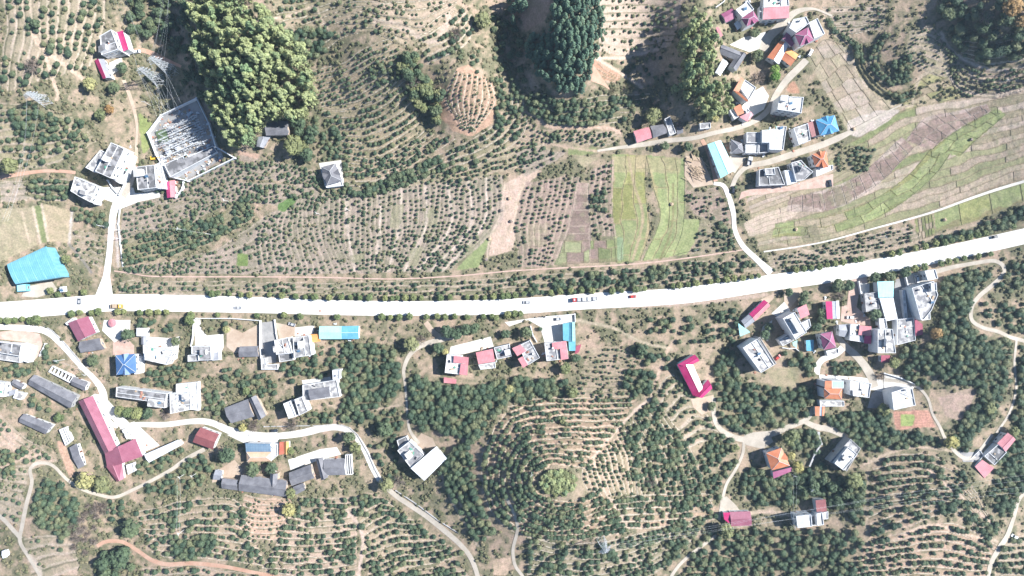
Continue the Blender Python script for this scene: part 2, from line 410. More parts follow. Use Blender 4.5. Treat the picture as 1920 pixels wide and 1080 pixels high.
def field(poly, col, var=.12, a=.95, soft=1, seed=0, mow=None):
    m = soften(poly_mask(poly), soft + 2); m = sst(m + (n3 - .5) * .7, .38, .62); k = m > .02
    c = col[None] * (1 - var + 2 * var * n3[k])[:, None] * (.9 + .2 * n4[k])[:, None]
    if mow: ang, per = mow; c = c * (1 + .10 * np.sin((GX[k] * math.cos(ang) + GY[k] * math.sin(ang)) * 2 * math.pi / per))[:, None]
    f = (m[k] * a)[:, None]; GC[k] = GC[k] * (1 - f) + c * f
    NOTREE[poly_mask(poly)] = True
def plots(A, B, n, m, pal, bund=C3(.23,.20,.13), bw=1.5, seed=1, skew=0.0, var=.14, block=True, amp=.18):
    """terraced plots between two outlines: n strips, m plots along each, a low bund round every plot"""
    UU, VV = raster_ruled(A, B); k = ~np.isnan(VV); rr = np.random.default_rng(seed)
    wob = (n4 - .5) * 2.6
    v = np.clip(VV[k] * n + wob[k] * .5, 0, n - .001); i = v.astype(int)
    offs = rr.random(n) * .8; u = UU[k] * m + offs[i]; j = np.floor(u).astype(int)
    P = np.array([p for p, wt in pal]); Wt = np.array([wt for p, wt in pal], float); Wt /= Wt.sum()
    tab = rr.choice(len(P), size=(n + 1, m + 3), p=Wt); shade = .88 + .24 * rr.random((n + 1, m + 3))
    col = P[tab[i, j]] * shade[i, j][:, None] * (1 - var + 2 * var * n3[k])[:, None]
    patch = sst(n2[k] * .6 + n3[k] * .4, .56, .66)[:, None] * .45
    col = col * (1 - patch) + GRASS[None] * 1.1 * patch
    a, b, mm = ruled_coords(A, B); wpx = np.linalg.norm(b - a, axis=1).mean() / n; lpx = np.linalg.norm(np.diff(a, axis=0), axis=1).sum() / m
    dv = np.abs(v - np.rint(v)) * wpx; du = np.abs(u - np.rint(u)) * lpx
    e = (1 - sst(np.minimum(dv, du * 1.2), bw * .5, bw * 1.3))[:, None] * .7 * (.55 + .45 * sst(n2[k], .35, .55))[:, None]
    col = col * (1 - e) + bund[None] * (.8 + .5 * n3[k])[:, None] * e
    GC[k] = col; BANKS.append((A, B, n, m, offs, wpx, 'bank_pale' if bund.mean() > .3 else 'bank_grass', bw)); MICRO[k] = 0
    if block: NOTREE[k] = True
BANKS = []; TERR = []
def build_terraces():
    for a, b, n, zk in TERR:
        V = []; F = []; r3 = random.Random(n)
        for k in range(n + 1):
            L = a * (1 - k / n) + b * (k / n); L = L + warpv(L[:, 0], L[:, 1]); T = np.gradient(L, axis=0); T /= np.linalg.norm(T, axis=1, keepdims=True) + 1e-9; N = np.c_[-T[:, 1], T[:, 0]]
            run = 0; on = True; s = None
            for q in range(len(L)):
                if run <= 0: on = r3.random() < .9; run = r3.randint(6, 30); s = None
                run -= 1; w = 1.5 * r3.uniform(.5, 1.25) / 2
                if on and not masked(*L[q]):
                    i0 = len(V)
                    for c_, z_ in ((-w, .03), (0, .30), (w, .03)): V.append(tuple(G(*(L[q] + N[q] * c_), z_)))
                    if s is not None:
                        for c_ in (0, 1): F.append((s + c_, s + c_ + 1, i0 + c_ + 1, i0 + c_))
                    s = i0
                else: s = None
        if not F: continue
        me = bpy.data.meshes.new('terrace_bank'); me.from_pydata(V, [], F); me.materials.append(MATS['bank_pale']); me.update()
        if sum(p.normal.z for p in me.polygons[:50]) < 0: me.flip_normals()
        tag(link(bpy.data.objects.new('terrace_bank', me)), None, None, None, 'structure')
def build_banks():
    '''low earth banks round the plots, real ridges following the plot edges'''
    for A, B, n, m, offs, wpx, mat, bw in BANKS:
        a, b, mm = ruled_coords(A, B); V = []; F = []; wd = .42 * bw; r3 = random.Random(n * m)
        def P(v, u):
            i = min(mm - 2, max(0, int(u * (mm - 1)))); f = u * (mm - 1) - i; p0 = a[i] * (1 - f) + a[i+1] * f; p1 = b[i] * (1 - f) + b[i+1] * f; return p0 + (p1 - p0) * v
        def line(pts, w0):
            pts = np.array(pts); T = np.gradient(pts, axis=0); T /= np.linalg.norm(T, axis=1, keepdims=True) + 1e-9; N = np.c_[-T[:, 1], T[:, 0]]; s = len(V)
            for q in range(len(pts)):
                ww = w0 * r3.uniform(.5, 1.2) / 2
                for c_, z_ in ((-ww, .04), (0, .2), (ww, .04)): g_ = G(*(pts[q] + N[q] * c_), z_); V.append(tuple(g_))
            for q in range(len(pts) - 1):
                for c_ in (0, 1): F.append((s + q*3 + c_, s + q*3 + c_ + 1, s + q*3 + c_ + 4, s + q*3 + c_ + 3))
        def vb(i, u):
            v = i / n
            for _ in range(3): p = P(min(1, max(0, v)), u); v = (i - (float(bil(n4, *p)) - .5) * 2.6 * .5) / n
            return min(1, max(0, v))
        for i in range(0, n + 1):
            U = np.linspace(0, 1, max(6, int(mm / 2))); line([P(vb(i, u) if 0 < i < n else i / n, u) for u in U], wd * (1.2 if i % 2 else 1))
        for i in range(n):
            for j in range(1, m + 2):
                u = (j - offs[i]) / m
                if 0.01 < u < .99: v0, v1 = vb(i, u) if i else 0, vb(i + 1, u) if i + 1 < n else 1; line([P(v0 + (v1 - v0) * t_, u) for t_ in np.linspace(0, 1, 4)], wd * .75)
        me = bpy.data.meshes.new('field_bank'); me.from_pydata(V, [], F); me.materials.append(MATS[mat]); me.update()
        if sum(p.normal.z for p in me.polygons[:50]) < 0: me.flip_normals()
        tag(link(bpy.data.objects.new('field_bank', me)), None, None, None, 'structure')
TRAILS = []
def trail(pts, w_, col=PALE, a=.85, again=False):
    if not again: TRAILS.append((pts, w_, col, a))
    L, Rr, C = ribbon_poly(pts, w_, 3); m = np.zeros((NY, NX), bool)
    for k in range(len(C) - 1): m |= poly_mask([L[k], L[k+1], Rr[k+1], Rr[k]])
    if w_ < 4:
        X = np.rint((C[:, 0] - G0X) / ST).astype(int); Y = np.rint((C[:, 1] - G0Y) / ST).astype(int)
        ok = (X >= 0) & (X < NX) & (Y >= 0) & (Y < NY); m[Y[ok], X[ok]] = True
    f = soften(m, 1); k = f > .02; ff = (np.minimum(1, f[k] * 1.4) * a)[:, None]
    GC[k] = GC[k] * (1 - ff) + col * (.9 + .2 * n3[k])[:, None] * ff; NOTREE[m] = True

# ---- roads, yards (their places are kept free of planting)
strip('main_road', [(-420,600),(-120,588),(0,583),(120,574),(200,568),(300,568),(480,572),(640,577),(800,578),(960,574.5),(1100,565),(1280,554),(1440,531),(1600,508),(1760,478),(1920,443),(2060,411),(2400,330)], [35,34,33,32,31,28,27,29,30,30,30,29,29,29,29], 'road', .30, 6, 5)
strip('side_road', [(196,556),(200,520),(206,470),(210,420),(216,390),(230,368)], [34,13,11,11,13,18], 'road', .26, 5)
strip('village_road', [(-60,612),(0,613),(60,616),(88,622),(112,642),(150,684),(180,714),(194,738),(197,765),(205,790),(222,800)], [9,9,10,12,12,10,10,10,14,12,8], 'concrete', .24, 5)
strip('village_road', [(225,800),(262,796),(310,796),(360,790),(395,792),(440,810),(500,818),(560,813),(600,804),(632,801),(660,812),(682,840),(698,875),(712,900)], [9,10,10,12,16,12,14,11,11,11], 'concrete', .22, 5)
strip('dirt_road', [(708,896),(738,926),(770,948),(800,968),(830,992),(862,1020),(885,1050),(900,1100),(910,1180)], [9,9,10,9,8,8], 'path', .2, 5)
strip('farm_track', [(384,842),(350,860),(322,880),(290,898),(250,918),(215,932),(180,926),(150,915),(125,898),(98,872),(72,868),(57,880),(60,905),(50,945),(42,985),(38,1015),(55,1045),(80,1090),(100,1150)], [8,7,6,6,6,6,7,8,7,6,6], 'path', .2, 4)
strip('farm_track', [(-60,930),(0,968),(22,990),(40,1010)], 8, 'path', .21, 4)
strip('dirt_road', [(765,648),(790,645)], 9, 'path', .21)
strip('dirt_road', [(850,632),(822,638),(795,646),(775,658),(763,675),(757,695),(759,715),(762,745),(764,775),(768,805),(785,832)], [9,10,9,8,7,5,4,4,5,8], 'path', .2, 4)
strip('dirt_road', [(798,604),(812,622),(828,634)], 10, 'dirt', .19, 4)
strip('dirt_road', [(182,1024),(200,1015),(230,1016),(258,1032),(285,1050),(315,1058),(360,1056),(420,1062),(480,1074),(560,1090)], [7,7,8,8,7,7,6], 'red_dirt', .2, 4)
strip('footpath', [(950,935),(966,968),(970,995),(962,1030),(966,1060),(984,1090),(990,1150)], 6, 'path', .2, 4)
strip('dirt_road', [(1338,745),(1338,775),(1345,798),(1365,815),(1395,824),(1420,818),(1450,812),(1480,800),(1512,786),(1525,765)], [8,8,10,11,12,11,9,9], 'path', .22, 4)
strip('footpath', [(1395,826),(1392,852),(1378,882),(1362,908),(1354,940),(1348,975)], 5.5, 'path', .2, 4)
strip('dirt_road', [(1505,788),(1530,800),(1560,806),(1592,822)], [9,11,12,10], 'path', .21, 4)
strip('footpath', [(1345,1002),(1318,1022),(1285,1048),(1262,1075),(1240,1120)], 6, 'path', .2, 4)
strip('dirt_road', [(1755,509),(1790,500),(1830,493),(1862,489),(1880,498),(1880,515),(1860,535),(1836,555),(1822,575),(1822,600),(1842,614),(1872,622),(1900,634),(1960,648)], [9,7,7,8,8,7,7,7,6], 'path', .22, 4)
strip('footpath', [(1906,636),(1902,680),(1905,730),(1892,775),(1868,812)], 4.5, 'path', .2, 4)
strip('dirt_road', [(1580,652),(1566,664),(1545,672),(1534,684),(1531,702)], [13,12,11,11], 'concrete', .25, 4)
strip('village_road', [(1566,612),(1572,632),(1588,652),(1610,672),(1630,700),(1640,726)], [8,10,13,14,16,14], 'path', .23, 4)
strip('footpath', [(1658,712),(1692,716),(1722,727),(1740,748),(1748,775),(1762,800),(1772,822),(1790,846),(1812,860),(1832,850),(1860,815)], [7,6,5,5,6,7,7,6], 'path', .2, 4)
strip('dirt_road', [(1960,900),(1915,930),(1900,972),(1888,1005),(1872,1030),(1856,1062),(1850,1120)], [6,6,7,10,8,7], 'path', .2, 4)
strip('village_road', [(1120,283),(1160,277),(1200,272),(1250,264),(1300,259),(1340,249),(1385,239),(1420,224),(1442,204),(1455,178),(1475,150),(1500,125),(1512,112)], [4,6,9,9,8,8,9,10,11,13,13], 'path', .22, 4)
strip('dirt_road', [(1430,95),(1440,72),(1462,50),(1490,24),(1525,17),(1560,30)], [18,16,16,10,4,4], 'path', .22, 4)
strip('dirt_road', [(1316,262),(1328,285),(1336,312),(1342,340)], 8, 'red_dirt', .2, 4)
strip('village_road', [(1338,344),(1356,348),(1366,368),(1375,400),(1378,432),(1392,460),(1415,483),(1446,512)], [6,9,10,8,9,10,11,16], 'concrete', .24, 4)
strip('dirt_road', [(1372,352),(1382,330),(1402,312),(1440,304),(1490,288),(1540,272),(1590,250),(1640,222),(1690,196)], [8,9,11,12,12,12,6,3,2.5], 'path', .22, 4)
strip('dirt_road', [(-60,345),(0,333),(40,326),(80,321),(115,321),(142,324)], [8,8,7,6,6], 'red_dirt', .2, 4)
strip('village_road', [(226,374),(240,352),(248,330),(253,310)], [16,13,12,10], 'path', .22, 4)
strip('dirt_road', [(256,306),(256,270),(257,235),(250,200),(240,170),(232,150)], [8,5,5,6,7,7], 'dirt', .2, 4)
strip('dirt_road', [(240,100),(262,94),(285,100),(310,112),(340,125)], [8,8,9,7,5], 'red_dirt', .2, 4)
strip('irrigation_channel', [(214,508),(245,512),(285,518),(380,519),(480,519),(600,520),(740,523),(860,517),(960,508),(1080,501),(1160,497),(1240,490),(1330,478),(1395,468)], 2.4, 'paved', .16, 6, 1)
strip('irrigation_channel', [(1432,472),(1500,462),(1560,450),(1640,428),(1700,412),(1760,394),(1820,372),(1880,352),(1990,320)], [2.5,2.5,3,4,5,5], 'concrete', .16, 6, 1)
for p, m_ in (([(195,742),(245,795),(270,830),(262,850),(238,855),(235,838),(246,824),(170,743),(178,738)],'concrete'),
    ([(214,350),(250,352),(254,362),(300,360),(301,370),(262,378),(226,392),(212,380),(192,372),(186,352)],'concrete'),
    ([(366,598),(376,598),(378,618),(388,629),(419,626),(420,650),(409,675),(396,676),(396,650),(366,650)],'concrete'),
    ([(272,631),(322,634),(338,630),(333,672),(312,684),(324,660),(268,647)],'concrete'),
    ([(845,650),(920,631),(926,650),(868,664),(842,664)],'concrete'),
    ([(946,604),(1000,596),(1078,590),(1078,604),(1056,606),(1056,640),(1022,644),(1012,612),(990,600),(955,612)],'concrete'),
    ([(232,796),(252,790),(300,835),(268,848),(252,845)],'concrete'),
    ([(425,815),(520,810),(525,832),(508,832),(460,832)],'concrete'),
    ([(540,862),(600,842),(632,838),(640,852),(600,862),(545,882)],'concrete'),
    ([(566,713),(620,706),(622,716),(568,722)],'concrete'),
    ([(265,676),(253,664),(266,664)],'concrete'),
    ([(0,622),(40,618),(75,626),(80,645),(72,668),(60,680),(52,642),(0,636)],'paved'),
    ([(212,642),(238,634),(252,648),(252,664),(212,666)],'paved'),
    ([(195,600),(245,600),(244,624),(215,642),(192,620)],'concrete'),
    ([(425,610),(455,624),(488,606),(488,650),(440,662),(425,650)],'dirt'),
    ([(488,605),(513,602),(518,638),(518,680),(489,682)],'grey_yard'),
    ([(517,605),(553,612),(553,630),(524,636)],'dirt'),([(553,614),(590,610),(588,626),(553,631)],'concrete'),
    ([(1395,70),(1435,60),(1440,72),(1430,90),(1405,98),(1368,84)],'concrete'),
    ([(1398,180),(1430,162),(1442,180),(1432,205),(1405,222),(1388,210)],'concrete'),
    ([(1363,315),(1378,325),(1388,310),(1400,296),(1370,288)],'path'),
    ([(1425,350),(1475,350),(1540,330),(1562,326),(1562,350),(1480,358),(1400,368),(1385,375),(1390,360)],'paved'),
    ([(1658,700),(1684,704),(1716,722),(1712,729),(1660,734),(1656,720)],'concrete'),
    ([(1535,702),(1600,706),(1655,712),(1655,735),(1590,722),(1537,712)],'concrete'),
    ([(1578,574),(1600,570),(1632,600),(1632,610),(1600,608),(1576,602)],'paved'),
    ([(1594,520),(1625,514),(1628,548),(1610,552),(1604,588),(1586,590)],'paved'),
    ([(1612,530),(1630,532),(1630,548),(1616,550)],'concrete'),
    ([(1678,525),(1712,515),(1710,540),(1712,598),(1684,602),(1676,556)],'grey_yard'),
    ([(1700,515),(1734,508),(1740,526),(1712,538)],'concrete'),
    ([(1660,718),(1672,730),(1668,765),(1626,765),(1634,738)],'grey_yard'),
    ([(1446,588),(1470,566),(1482,582),(1466,598)],'concrete'),([(1430,612),(1448,600),(1440,640),(1424,632)],'concrete'),
    ([(1470,545),(1500,535),(1505,548),(1480,580),(1470,566)],'dirt'),
    ([(1450,560),(1440,570),(1425,562),(1452,550)],'dirt'),
    ([(1350,938),(1362,930),(1378,945),(1388,958),(1352,960)],'path'),
    ([(1395,812),(1440,808),(1450,828),(1430,842),(1398,834)],'path'),
    ([(1295,748),(1322,744),(1338,740),(1338,768),(1316,778),(1300,764)],'dirt'),
    ([(1795,846),(1832,848),(1834,866),(1806,866)],'grey_yard'),
    ([(1342,786),(1352,778),(1348,768)],'dirt'),
    ([(770,836),(792,842),(818,838),(812,822),(790,812)],'dirt'),
    ([(50,537),(98,528),(110,545),(70,558),(40,556)],'path'),
    ([(1285,292),(1316,296),(1338,346),(1300,352),(1283,330)],'dirt'),
    ([(205,118),(228,108),(232,126),(208,142)],'concrete'),
    ([(598,306),(640,300),(646,350),(610,352)],'concrete'),
    ([(303,217),(367,187),(390,232),(420,296),(354,336),(320,330),(296,290),(279,249)],'grey_yard'),
    ([(398,905),(398,888),(440,862),(455,880),(450,892)],'dirt'),
    ([(1145,170),(1130,160),(1108,152),(1112,120)],'red_dirt')):
    drape('yard' if m_ not in ('dirt','path','red_dirt') else 'bare_ground', p, m_, .14 if m_ != 'concrete' else .17)

# ---- plots of the plain
TP = [(C3(.35,.31,.24),4),(C3(.30,.28,.19),3),(C3(.25,.27,.15),3),(C3(.38,.34,.28),3),(LIME*.75,.5)]
plots([(1400,365),(1500,320),(1600,265),(1690,210),(1765,190),(1850,178),(1990,150)], [(1425,470),(1560,446),(1700,408),(1820,368),(1900,340),(1990,312)], 14, 4, TP, seed=4, bw=1.2)
plots([(1515,110),(1545,75),(1580,85)], [(1590,245),(1650,215),(1690,200)], 6, 4, [(C3(.37,.34,.28),4),(C3(.33,.31,.22),3),(C3(.30,.27,.2),1)], seed=9, bw=1.2)
plots([(1690,180),(1740,140),(1800,120)], [(1700,205),(1770,190),(1900,160)], 4, 5, [(C3(.28,.29,.14),2),(C3(.36,.32,.22),2)], seed=3, block=False)
field([(1590,225),(1640,208),(1690,205),(1660,232),(1610,258),(1590,250)], C3(.44,.42,.38))
field([(1395,420),(1430,400),(1520,372),(1560,362),(1500,398),(1440,436),(1405,445)], C3(.42,.37,.30))
plots([(1480,372),(1560,352),(1620,322),(1690,258)], [(1476,396),(1560,392),(1640,350),(1712,278)], 1, 13, [(PURP,1),(PURP*1.15,1)], bund=C3(.42,.38,.34), seed=5, bw=1.1)
plots([(1700,262),(1735,222),(1790,210),(1850,196)], [(1748,282),(1770,258),(1820,232),(1856,208)], 2, 6, [(PURP,1),(PURP*1.2,1)], bund=C3(.42,.38,.34), seed=6, bw=1.0)
plots([(1455,420),(1540,408),(1600,392),(1660,362),(1710,322),(1745,280)], [(1448,444),(1560,436),(1640,410),(1710,366),(1755,325),(1780,290)], 2, 7, [(LIME,3),(LIME*.85,3),(C3(.34,.31,.22),2)], bund=C3(.20,.21,.08), seed=8, bw=1.4)
plots([(1745,282),(1790,248),(1835,222),(1870,205)], [(1800,292),(1830,262),(1862,235),(1885,215)], 2, 3, [(LIME,4),(LIME*.9,2)], bund=C3(.20,.21,.08), seed=8, bw=1.2)
plots([(1752,398),(1830,372),(1925,342)], [(1756,434),(1840,410),(1930,372)], 1, 3, [(LIME*.9,2),(C3(.28,.32,.13),1)], bund=C3(.2,.18,.1), seed=2)
plots([(1716,412),(1748,402)], [(1722,452),(1752,440)], 3, 5, [(C3(.2,.24,.1),1),(C3(.3,.27,.2),1),(C3(.16,.2,.09),1)], seed=2, bw=1)
plots([(1148,290),(1146,360),(1150,420),(1156,492)], [(1212,292),(1210,360),(1218,430),(1200,488)], 3, 3, [(C3(.24,.27,.10),3),(LIME*.85,2),(C3(.33,.30,.17),2)], bund=C3(.36,.30,.18), seed=3, bw=1.4)
plots([(1212,292),(1225,350),(1238,410),(1206,488)], [(1282,298),(1284,360),(1280,430),(1262,480)], 3, 2, [(LIME,4),(GREEN*1.05,2)], bund=C3(.30,.27,.14), seed=1, bw=1.4)
field([(1150,292),(1278,296),(1276,325),(1150,322)], C3(.36,.33,.20), a=.6); field([(1282,412),(1312,412),(1305,450),(1290,476),(1264,480)], LIME)
trail([(1178,294),(1190,350),(1205,400),(1200,440),(1186,488)], 3, C3(.36,.31,.20)); trail([(1262,345),(1262,400),(1256,440),(1238,486)], 2, C3(.20,.20,.10))
plots([(1080,345),(1072,400),(1060,440),(1046,492)], [(1104,345),(1104,400),(1108,440),(1104,492)], 1, 10, [(PURP,2),(PURP*1.3,2)], bund=C3(.36,.32,.27), seed=5, bw=.9)
plots([(1040,450),(1075,452),(1104,450)], [(1040,496),(1070,494),(1104,492)], 2, 2, [(C3(.25,.29,.16),1),(PURP,1)], seed=6, bw=1)
plots([(1108,452),(1155,450)], [(1108,492),(1158,490)], 2, 2, [(PURP,1),(LIME*.8,1),(C3(.17,.22,.1),1)], seed=4, bw=1)
field([(1156,446),(1170,446),(1170,490),(1158,490)], C3(.20,.29,.17))
plots([(990,420),(1030,420)], [(990,462),(1022,462)], 4, 1, [(C3(.27,.33,.13),1)], bund=C3(.3,.25,.2), seed=1, bw=.8)
field([(946,345),(985,322),(1020,318),(990,345),(972,380),(966,430),(960,470),(916,482),(925,430),(940,380)], C3(.47,.38,.31), var=.05)
trail([(946,345),(938,400),(918,450),(913,484)], 2, C3(.52,.45,.36)); trail([(985,345),(968,380),(962,470)], 2, C3(.5,.42,.33)); 
field([(907,430),(925,428),(912,470),(900,500),(850,509),(880,480)], GREEN*1.1, var=.06)
field([(1065,275),(1118,277),(1122,285),(1090,292),(1066,290)], LIME*.8); field([(1075,290),(1125,296),(1095,315)], C3(.32,.30,.2))
field([(-40,395),(60,388),(72,458),(0,492),(-40,500)], C3(.31,.295,.20), var=.14); field([(80,382),(133,394),(130,456),(90,452)], C3(.38,.34,.23), var=.06)
field([(60,388),(80,382),(90,452),(74,458)], GREEN*.9); trail([(62,388),(76,458)], 2.4, C3(.5,.44,.36)); trail([(78,382),(90,452)], 2.4, C3(.5,.44,.36)); trail([(40,395),(56,455)], 1.6, C3(.45,.4,.3))
trail([(135,395),(130,455)], 3, C3(.48,.46,.43)); trail([(128,456),(150,482),(172,512)], 2.4, C3(.2,.2,.19))
field([(520,385),(552,366),(555,378),(536,398),(522,394)], C3(.10,.20,.05)); field([(446,474),(466,476),(464,500),(442,500)], C3(.16,.23,.06))
field([(846,152),(858,128),(880,120),(900,140),(922,150),(932,190),(924,232),(884,256),(850,246),(828,222),(826,188)], C3(.41,.285,.20), var=.2)
field([(1112,108),(1165,140),(1160,152),(1108,152)], C3(.44,.26,.18)); field([(1488,150),(1502,175),(1480,176),(1474,165)], RED)
field([(1674,772),(1740,768),(1756,800),(1680,806)], C3(.46,.26,.2), mow=(1.5,5)); field([(1690,778),(1716,778),(1712,798),(1690,800)], C3(.26,.38,.12))
field([(1758,745),(1810,730),(1835,728),(1830,760),(1800,790),(1772,780)], C3(.36,.29,.24)); field([(1500,700),(1525,705),(1520,722),(1490,718)], RED)
field([(90,1040),(130,1025),(150,1060),(145,1080),(100,1080)], C3(.45,.36,.29)); field([(925,1050),(960,1045),(950,1080),(925,1080)], SAND)
field([(455,958),(540,950),(545,985),(500,1005),(458,1000)], C3(.48,.34,.25)); field([(445,280),(490,290),(480,305),(450,305)], C3(.45,.33,.25))
field([(0,805),(38,815),(30,850),(0,840)], C3(.46,.36,.28)); field([(105,825),(120,830),(142,890),(130,895)], C3(.44,.3,.22))
field([(1438,690),(1496,686),(1500,720),(1450,730)], C3(.3,.29,.18), a=.6); field([(260,210),(290,235),(285,275),(268,290),(262,250)], C3(.22,.31,.09), a=.8)
field([(985,0),(1040,0),(1020,40),(985,60),(975,30)], C3(.38,.29,.23)); field([(1405,120),(1425,125),(1425,155),(1408,150)], C3(.32,.27,.2))
drape('pond', [(459,631),(481,629),(482,646),(458,647)], 'water', .12)
trail([(70,82),(100,108),(130,128),(165,155)], 6, C3(.50,.41,.32)); trail([(82,88),(92,130),(108,175),(105,190)], 5, C3(.48,.4,.31)); trail([(60,60),(78,92)], 8, C3(.48,.39,.3))
trail([(480,38),(540,30),(590,12),(600,30),(625,70)], 3, C3(.46,.4,.32)); trail([(820,65),(842,42),(838,25)], 9, C3(.42,.36,.3))
trail([(700,40),(745,45),(780,65),(800,80),(820,75)], 6, C3(.36,.32,.27)); trail([(640,85),(680,62),(720,65),(760,90),(770,105)], 2.5, C3(.17,.17,.11))
trail([(1120,110),(1170,108),(1235,92)], 4, C3(.5,.43,.36)); trail([(1116,108),(1165,138),(1205,165)], 4, C3(.5,.42,.34))
trail([(960,205),(1000,215),(1030,238),(1080,240),(1140,240),(1165,250)], 5, C3(.46,.36,.28)); trail([(1010,265),(1060,275),(1130,285)], 2.5, C3(.42,.34,.26))
trail([(1545,20),(1552,55),(1580,75),(1600,95),(1605,140),(1640,185),(1680,200),(1710,198)], 3.4, C3(.40,.36,.27)); trail([(1710,200),(1722,150),(1745,135),(1800,118)], 3.5, C3(.40,.36,.27))
trail([(1765,60),(1780,90),(1820,118),(1870,132),(1925,125)], 3.5, C3(.46,.42,.36)); trail([(1772,130),(1800,165),(1860,180),(1925,165)], 3, C3(.44,.40,.34)); trail([(1800,120),(1840,150),(1920,150)], 2.5, C3(.44,.40,.33))
trail([(1180,990),(1140,930),(1110,862)], 2.6, C3(.48,.40,.32)); trail([(1105,865),(1140,825),(1190,770)], 3, C3(.5,.42,.34)); trail([(1190,770),(1225,745)], 5, C3(.5,.42,.34))
trail([(1380,965),(1440,960),(1490,968)], 6, C3(.42,.36,.28)); trail([(1080,600),(1150,615),(1200,640),(1260,655)], 3.5, C3(.38,.35,.26)); trail([(1262,640),(1245,670),(1235,700),(1220,740)], 4, C3(.42,.34,.26))
trail([(570,720),(620,760),(680,770),(750,760)], 2, C3(.42,.36,.28)); trail([(650,955),(680,1005),(672,1080)], 5, C3(.47,.4,.34)); trail([(1628,1080),(1625,950),(1630,860)], 4, C3(.34,.3,.22))
trail([(1620,870),(1700,840),(1790,845)], 4, C3(.42,.36,.28)); trail([(1740,880),(1800,930),(1870,990)], 3.5, C3(.48,.4,.33)); trail([(1640,1030),(1740,985),(1800,1000),(1870,1015)], 3.5, C3(.46,.39,.31))
trail([(1450,455),(1560,480),(1660,470),(1800,430),(1920,395)], 3, C3(.38,.33,.25)); trail([(1180,575),(1300,568),(1440,552)], 6, C3(.38,.32,.26)); trail([(215,395),(218,440),(222,500)], 3, C3(.46,.43,.4))
trail([(0,878),(40,860),(72,852)], 4, C3(.46,.38,.31)); trail([(45,1030),(70,1060),(78,1080)], 5, C3(.5,.46,.4)); trail([(600,330),(700,372),(690,400)], 1.6, C3(.2,.2,.13))

# ---- planting: rows between two traced curves, and close groves
zone('nw', 'fruit tree on the pale top left slope'); zone('west', 'fruit tree west of the substation track')
zone('plain', 'fruit tree of the flat valley orchard'); zone('ridge', 'fruit tree of the central north hill terraces')
zone('belt', 'dark fruit tree of the belt above the main road'); zone('hill', 'dark fruit tree on the ringed round hill')
zone('grove_w', 'dense citrus crown of the grove west of the round hill'); zone('east', 'dense citrus crown of the eastern slope')
zone('south', 'round citrus tree of the bottom left orchard'); zone('village', 'dark garden fruit tree between village houses')
zone('se', 'dark citrus crown of the bottom right terraces'); zone('north', 'dark citrus tree below the conifer wood'); zone('ne', 'fruit tree of the curved northeastern terraces')
TG = C3(.33,.30,.22)
rows([(0,-60),(10,60),(0,170)], [(205,-60),(190,60),(165,130)], 11, 12, 5.2, TG, fill=.72, zk='nw', amp=.15)
rows([(-80,180),(0,190),(80,200),(150,225)], [(-80,320),(0,318),(100,305),(185,262)], 9, 12, 4.8, C3(.29,.28,.18), fill=.72, zk='west', amp=.2)
rows([(55,338),(90,334),(132,342)], [(50,372),(90,378),(125,378)], 4, 9.5, 5, OLIVE, fill=.95, zk='west')
rows([(0,345),(50,340)], [(0,380),(50,378)], 3, 12, 4, C3(.3,.28,.24), fill=.4, zk='west')
grove([(20,205),(60,190),(100,215),(110,255),(70,270),(30,250)], 12, 5.5, .8, 'west', OLIVE)
grove([(130,385),(168,396),(205,405),(200,440),(175,420),(140,410)], 10, 5, .8, 'west', OLIVE); rows([(135,430),(198,445)], [(145,480),(190,500)], 5, 10, 3.4, C3(.3,.27,.2), fill=.7, zk='west')
rows([(318,345),(420,300),(470,300),(600,322)], [(235,398),(330,383),(460,338),(600,356)], 7, 9, 3.1, GREY, zk='plain')
rows([(235,402),(340,385),(440,346),(600,356)], [(228,462),(330,434),(440,378),(600,400)], 6, 9, 3.2, GREY, zk='plain')
rows([(236,450),(330,424),(400,405),(455,366)], [(228,498),(330,480),(400,452),(480,402)], 6, 8, 4.4, C3(.25,.24,.15), fill=.97, zk='plain')
rows([(240,500),(350,486),(420,458),(500,402)], [(228,510),(370,512),(490,513),(600,512)], 5, 9, 3, GREY, zk='plain')
rows([(500,402),(484,440),(488,510)], [(618,356),(612,425),(640,512)], 13, 7.6, 2.7, GREY, fill=.85, zk='plain')
rows([(612,356),(610,425),(640,512)], [(945,332),(935,425),(850,508)], 34, 7.6, 2.7, GREY, fill=.88, zk='plain')
for s_ in (.12, .3, .42, .56, .68, .8, .9):
    trail([(612+(945-612)*s_, 356-24*s_),(610+(935-610)*s_+8+6*math.sin(s_*40), 425),(640+210*s_, 508)], 2.6, C3(.46,.42,.36), .9)
rows([(984,340),(964,420),(975,500)], [(1085,335),(1075,400),(1040,495)], 9, 8, 2.8, PURP*1.35, fill=.85, zk='plain'); rows([(1104,320),(1106,400),(1112,445)], [(1148,300),(1146,400),(1152,445)], 4, 8.5, 3, PURP*1.35, fill=.8, zk='plain')
grove([(1100,360),(1140,358),(1138,395),(1102,395)], 8, 4, .9, 'plain')
rows([(1285,352),(1300,360),(1345,352)], [(1300,405),(1330,410),(1368,420)], 6, 9, 2.8, PURP*1.3, fill=.7, zk='plain'); rows([(1315,410),(1372,425)], [(1298,478),(1392,460)], 6, 9, 3.4, C3(.26,.24,.17), fill=.8, zk='plain')
grove([(1335,400),(1362,420),(1368,450),(1340,440)], 10, 4.8, .8, 'plain')
rows([(225,524),(480,528),(740,530),(975,518)], [(225,545),(480,554),(740,558),(975,548)], 3, 9.5, 3.3, C3(.27,.25,.18), fill=.82, zk='belt', grass=.7)
rows([(975,516),(1160,505),(1300,492),(1420,478)], [(975,552),(1160,545),(1300,525),(1438,502)], 5, 9.5, 4.3, C3(.27,.24,.17), fill=.72, zk='belt', grass=.7)
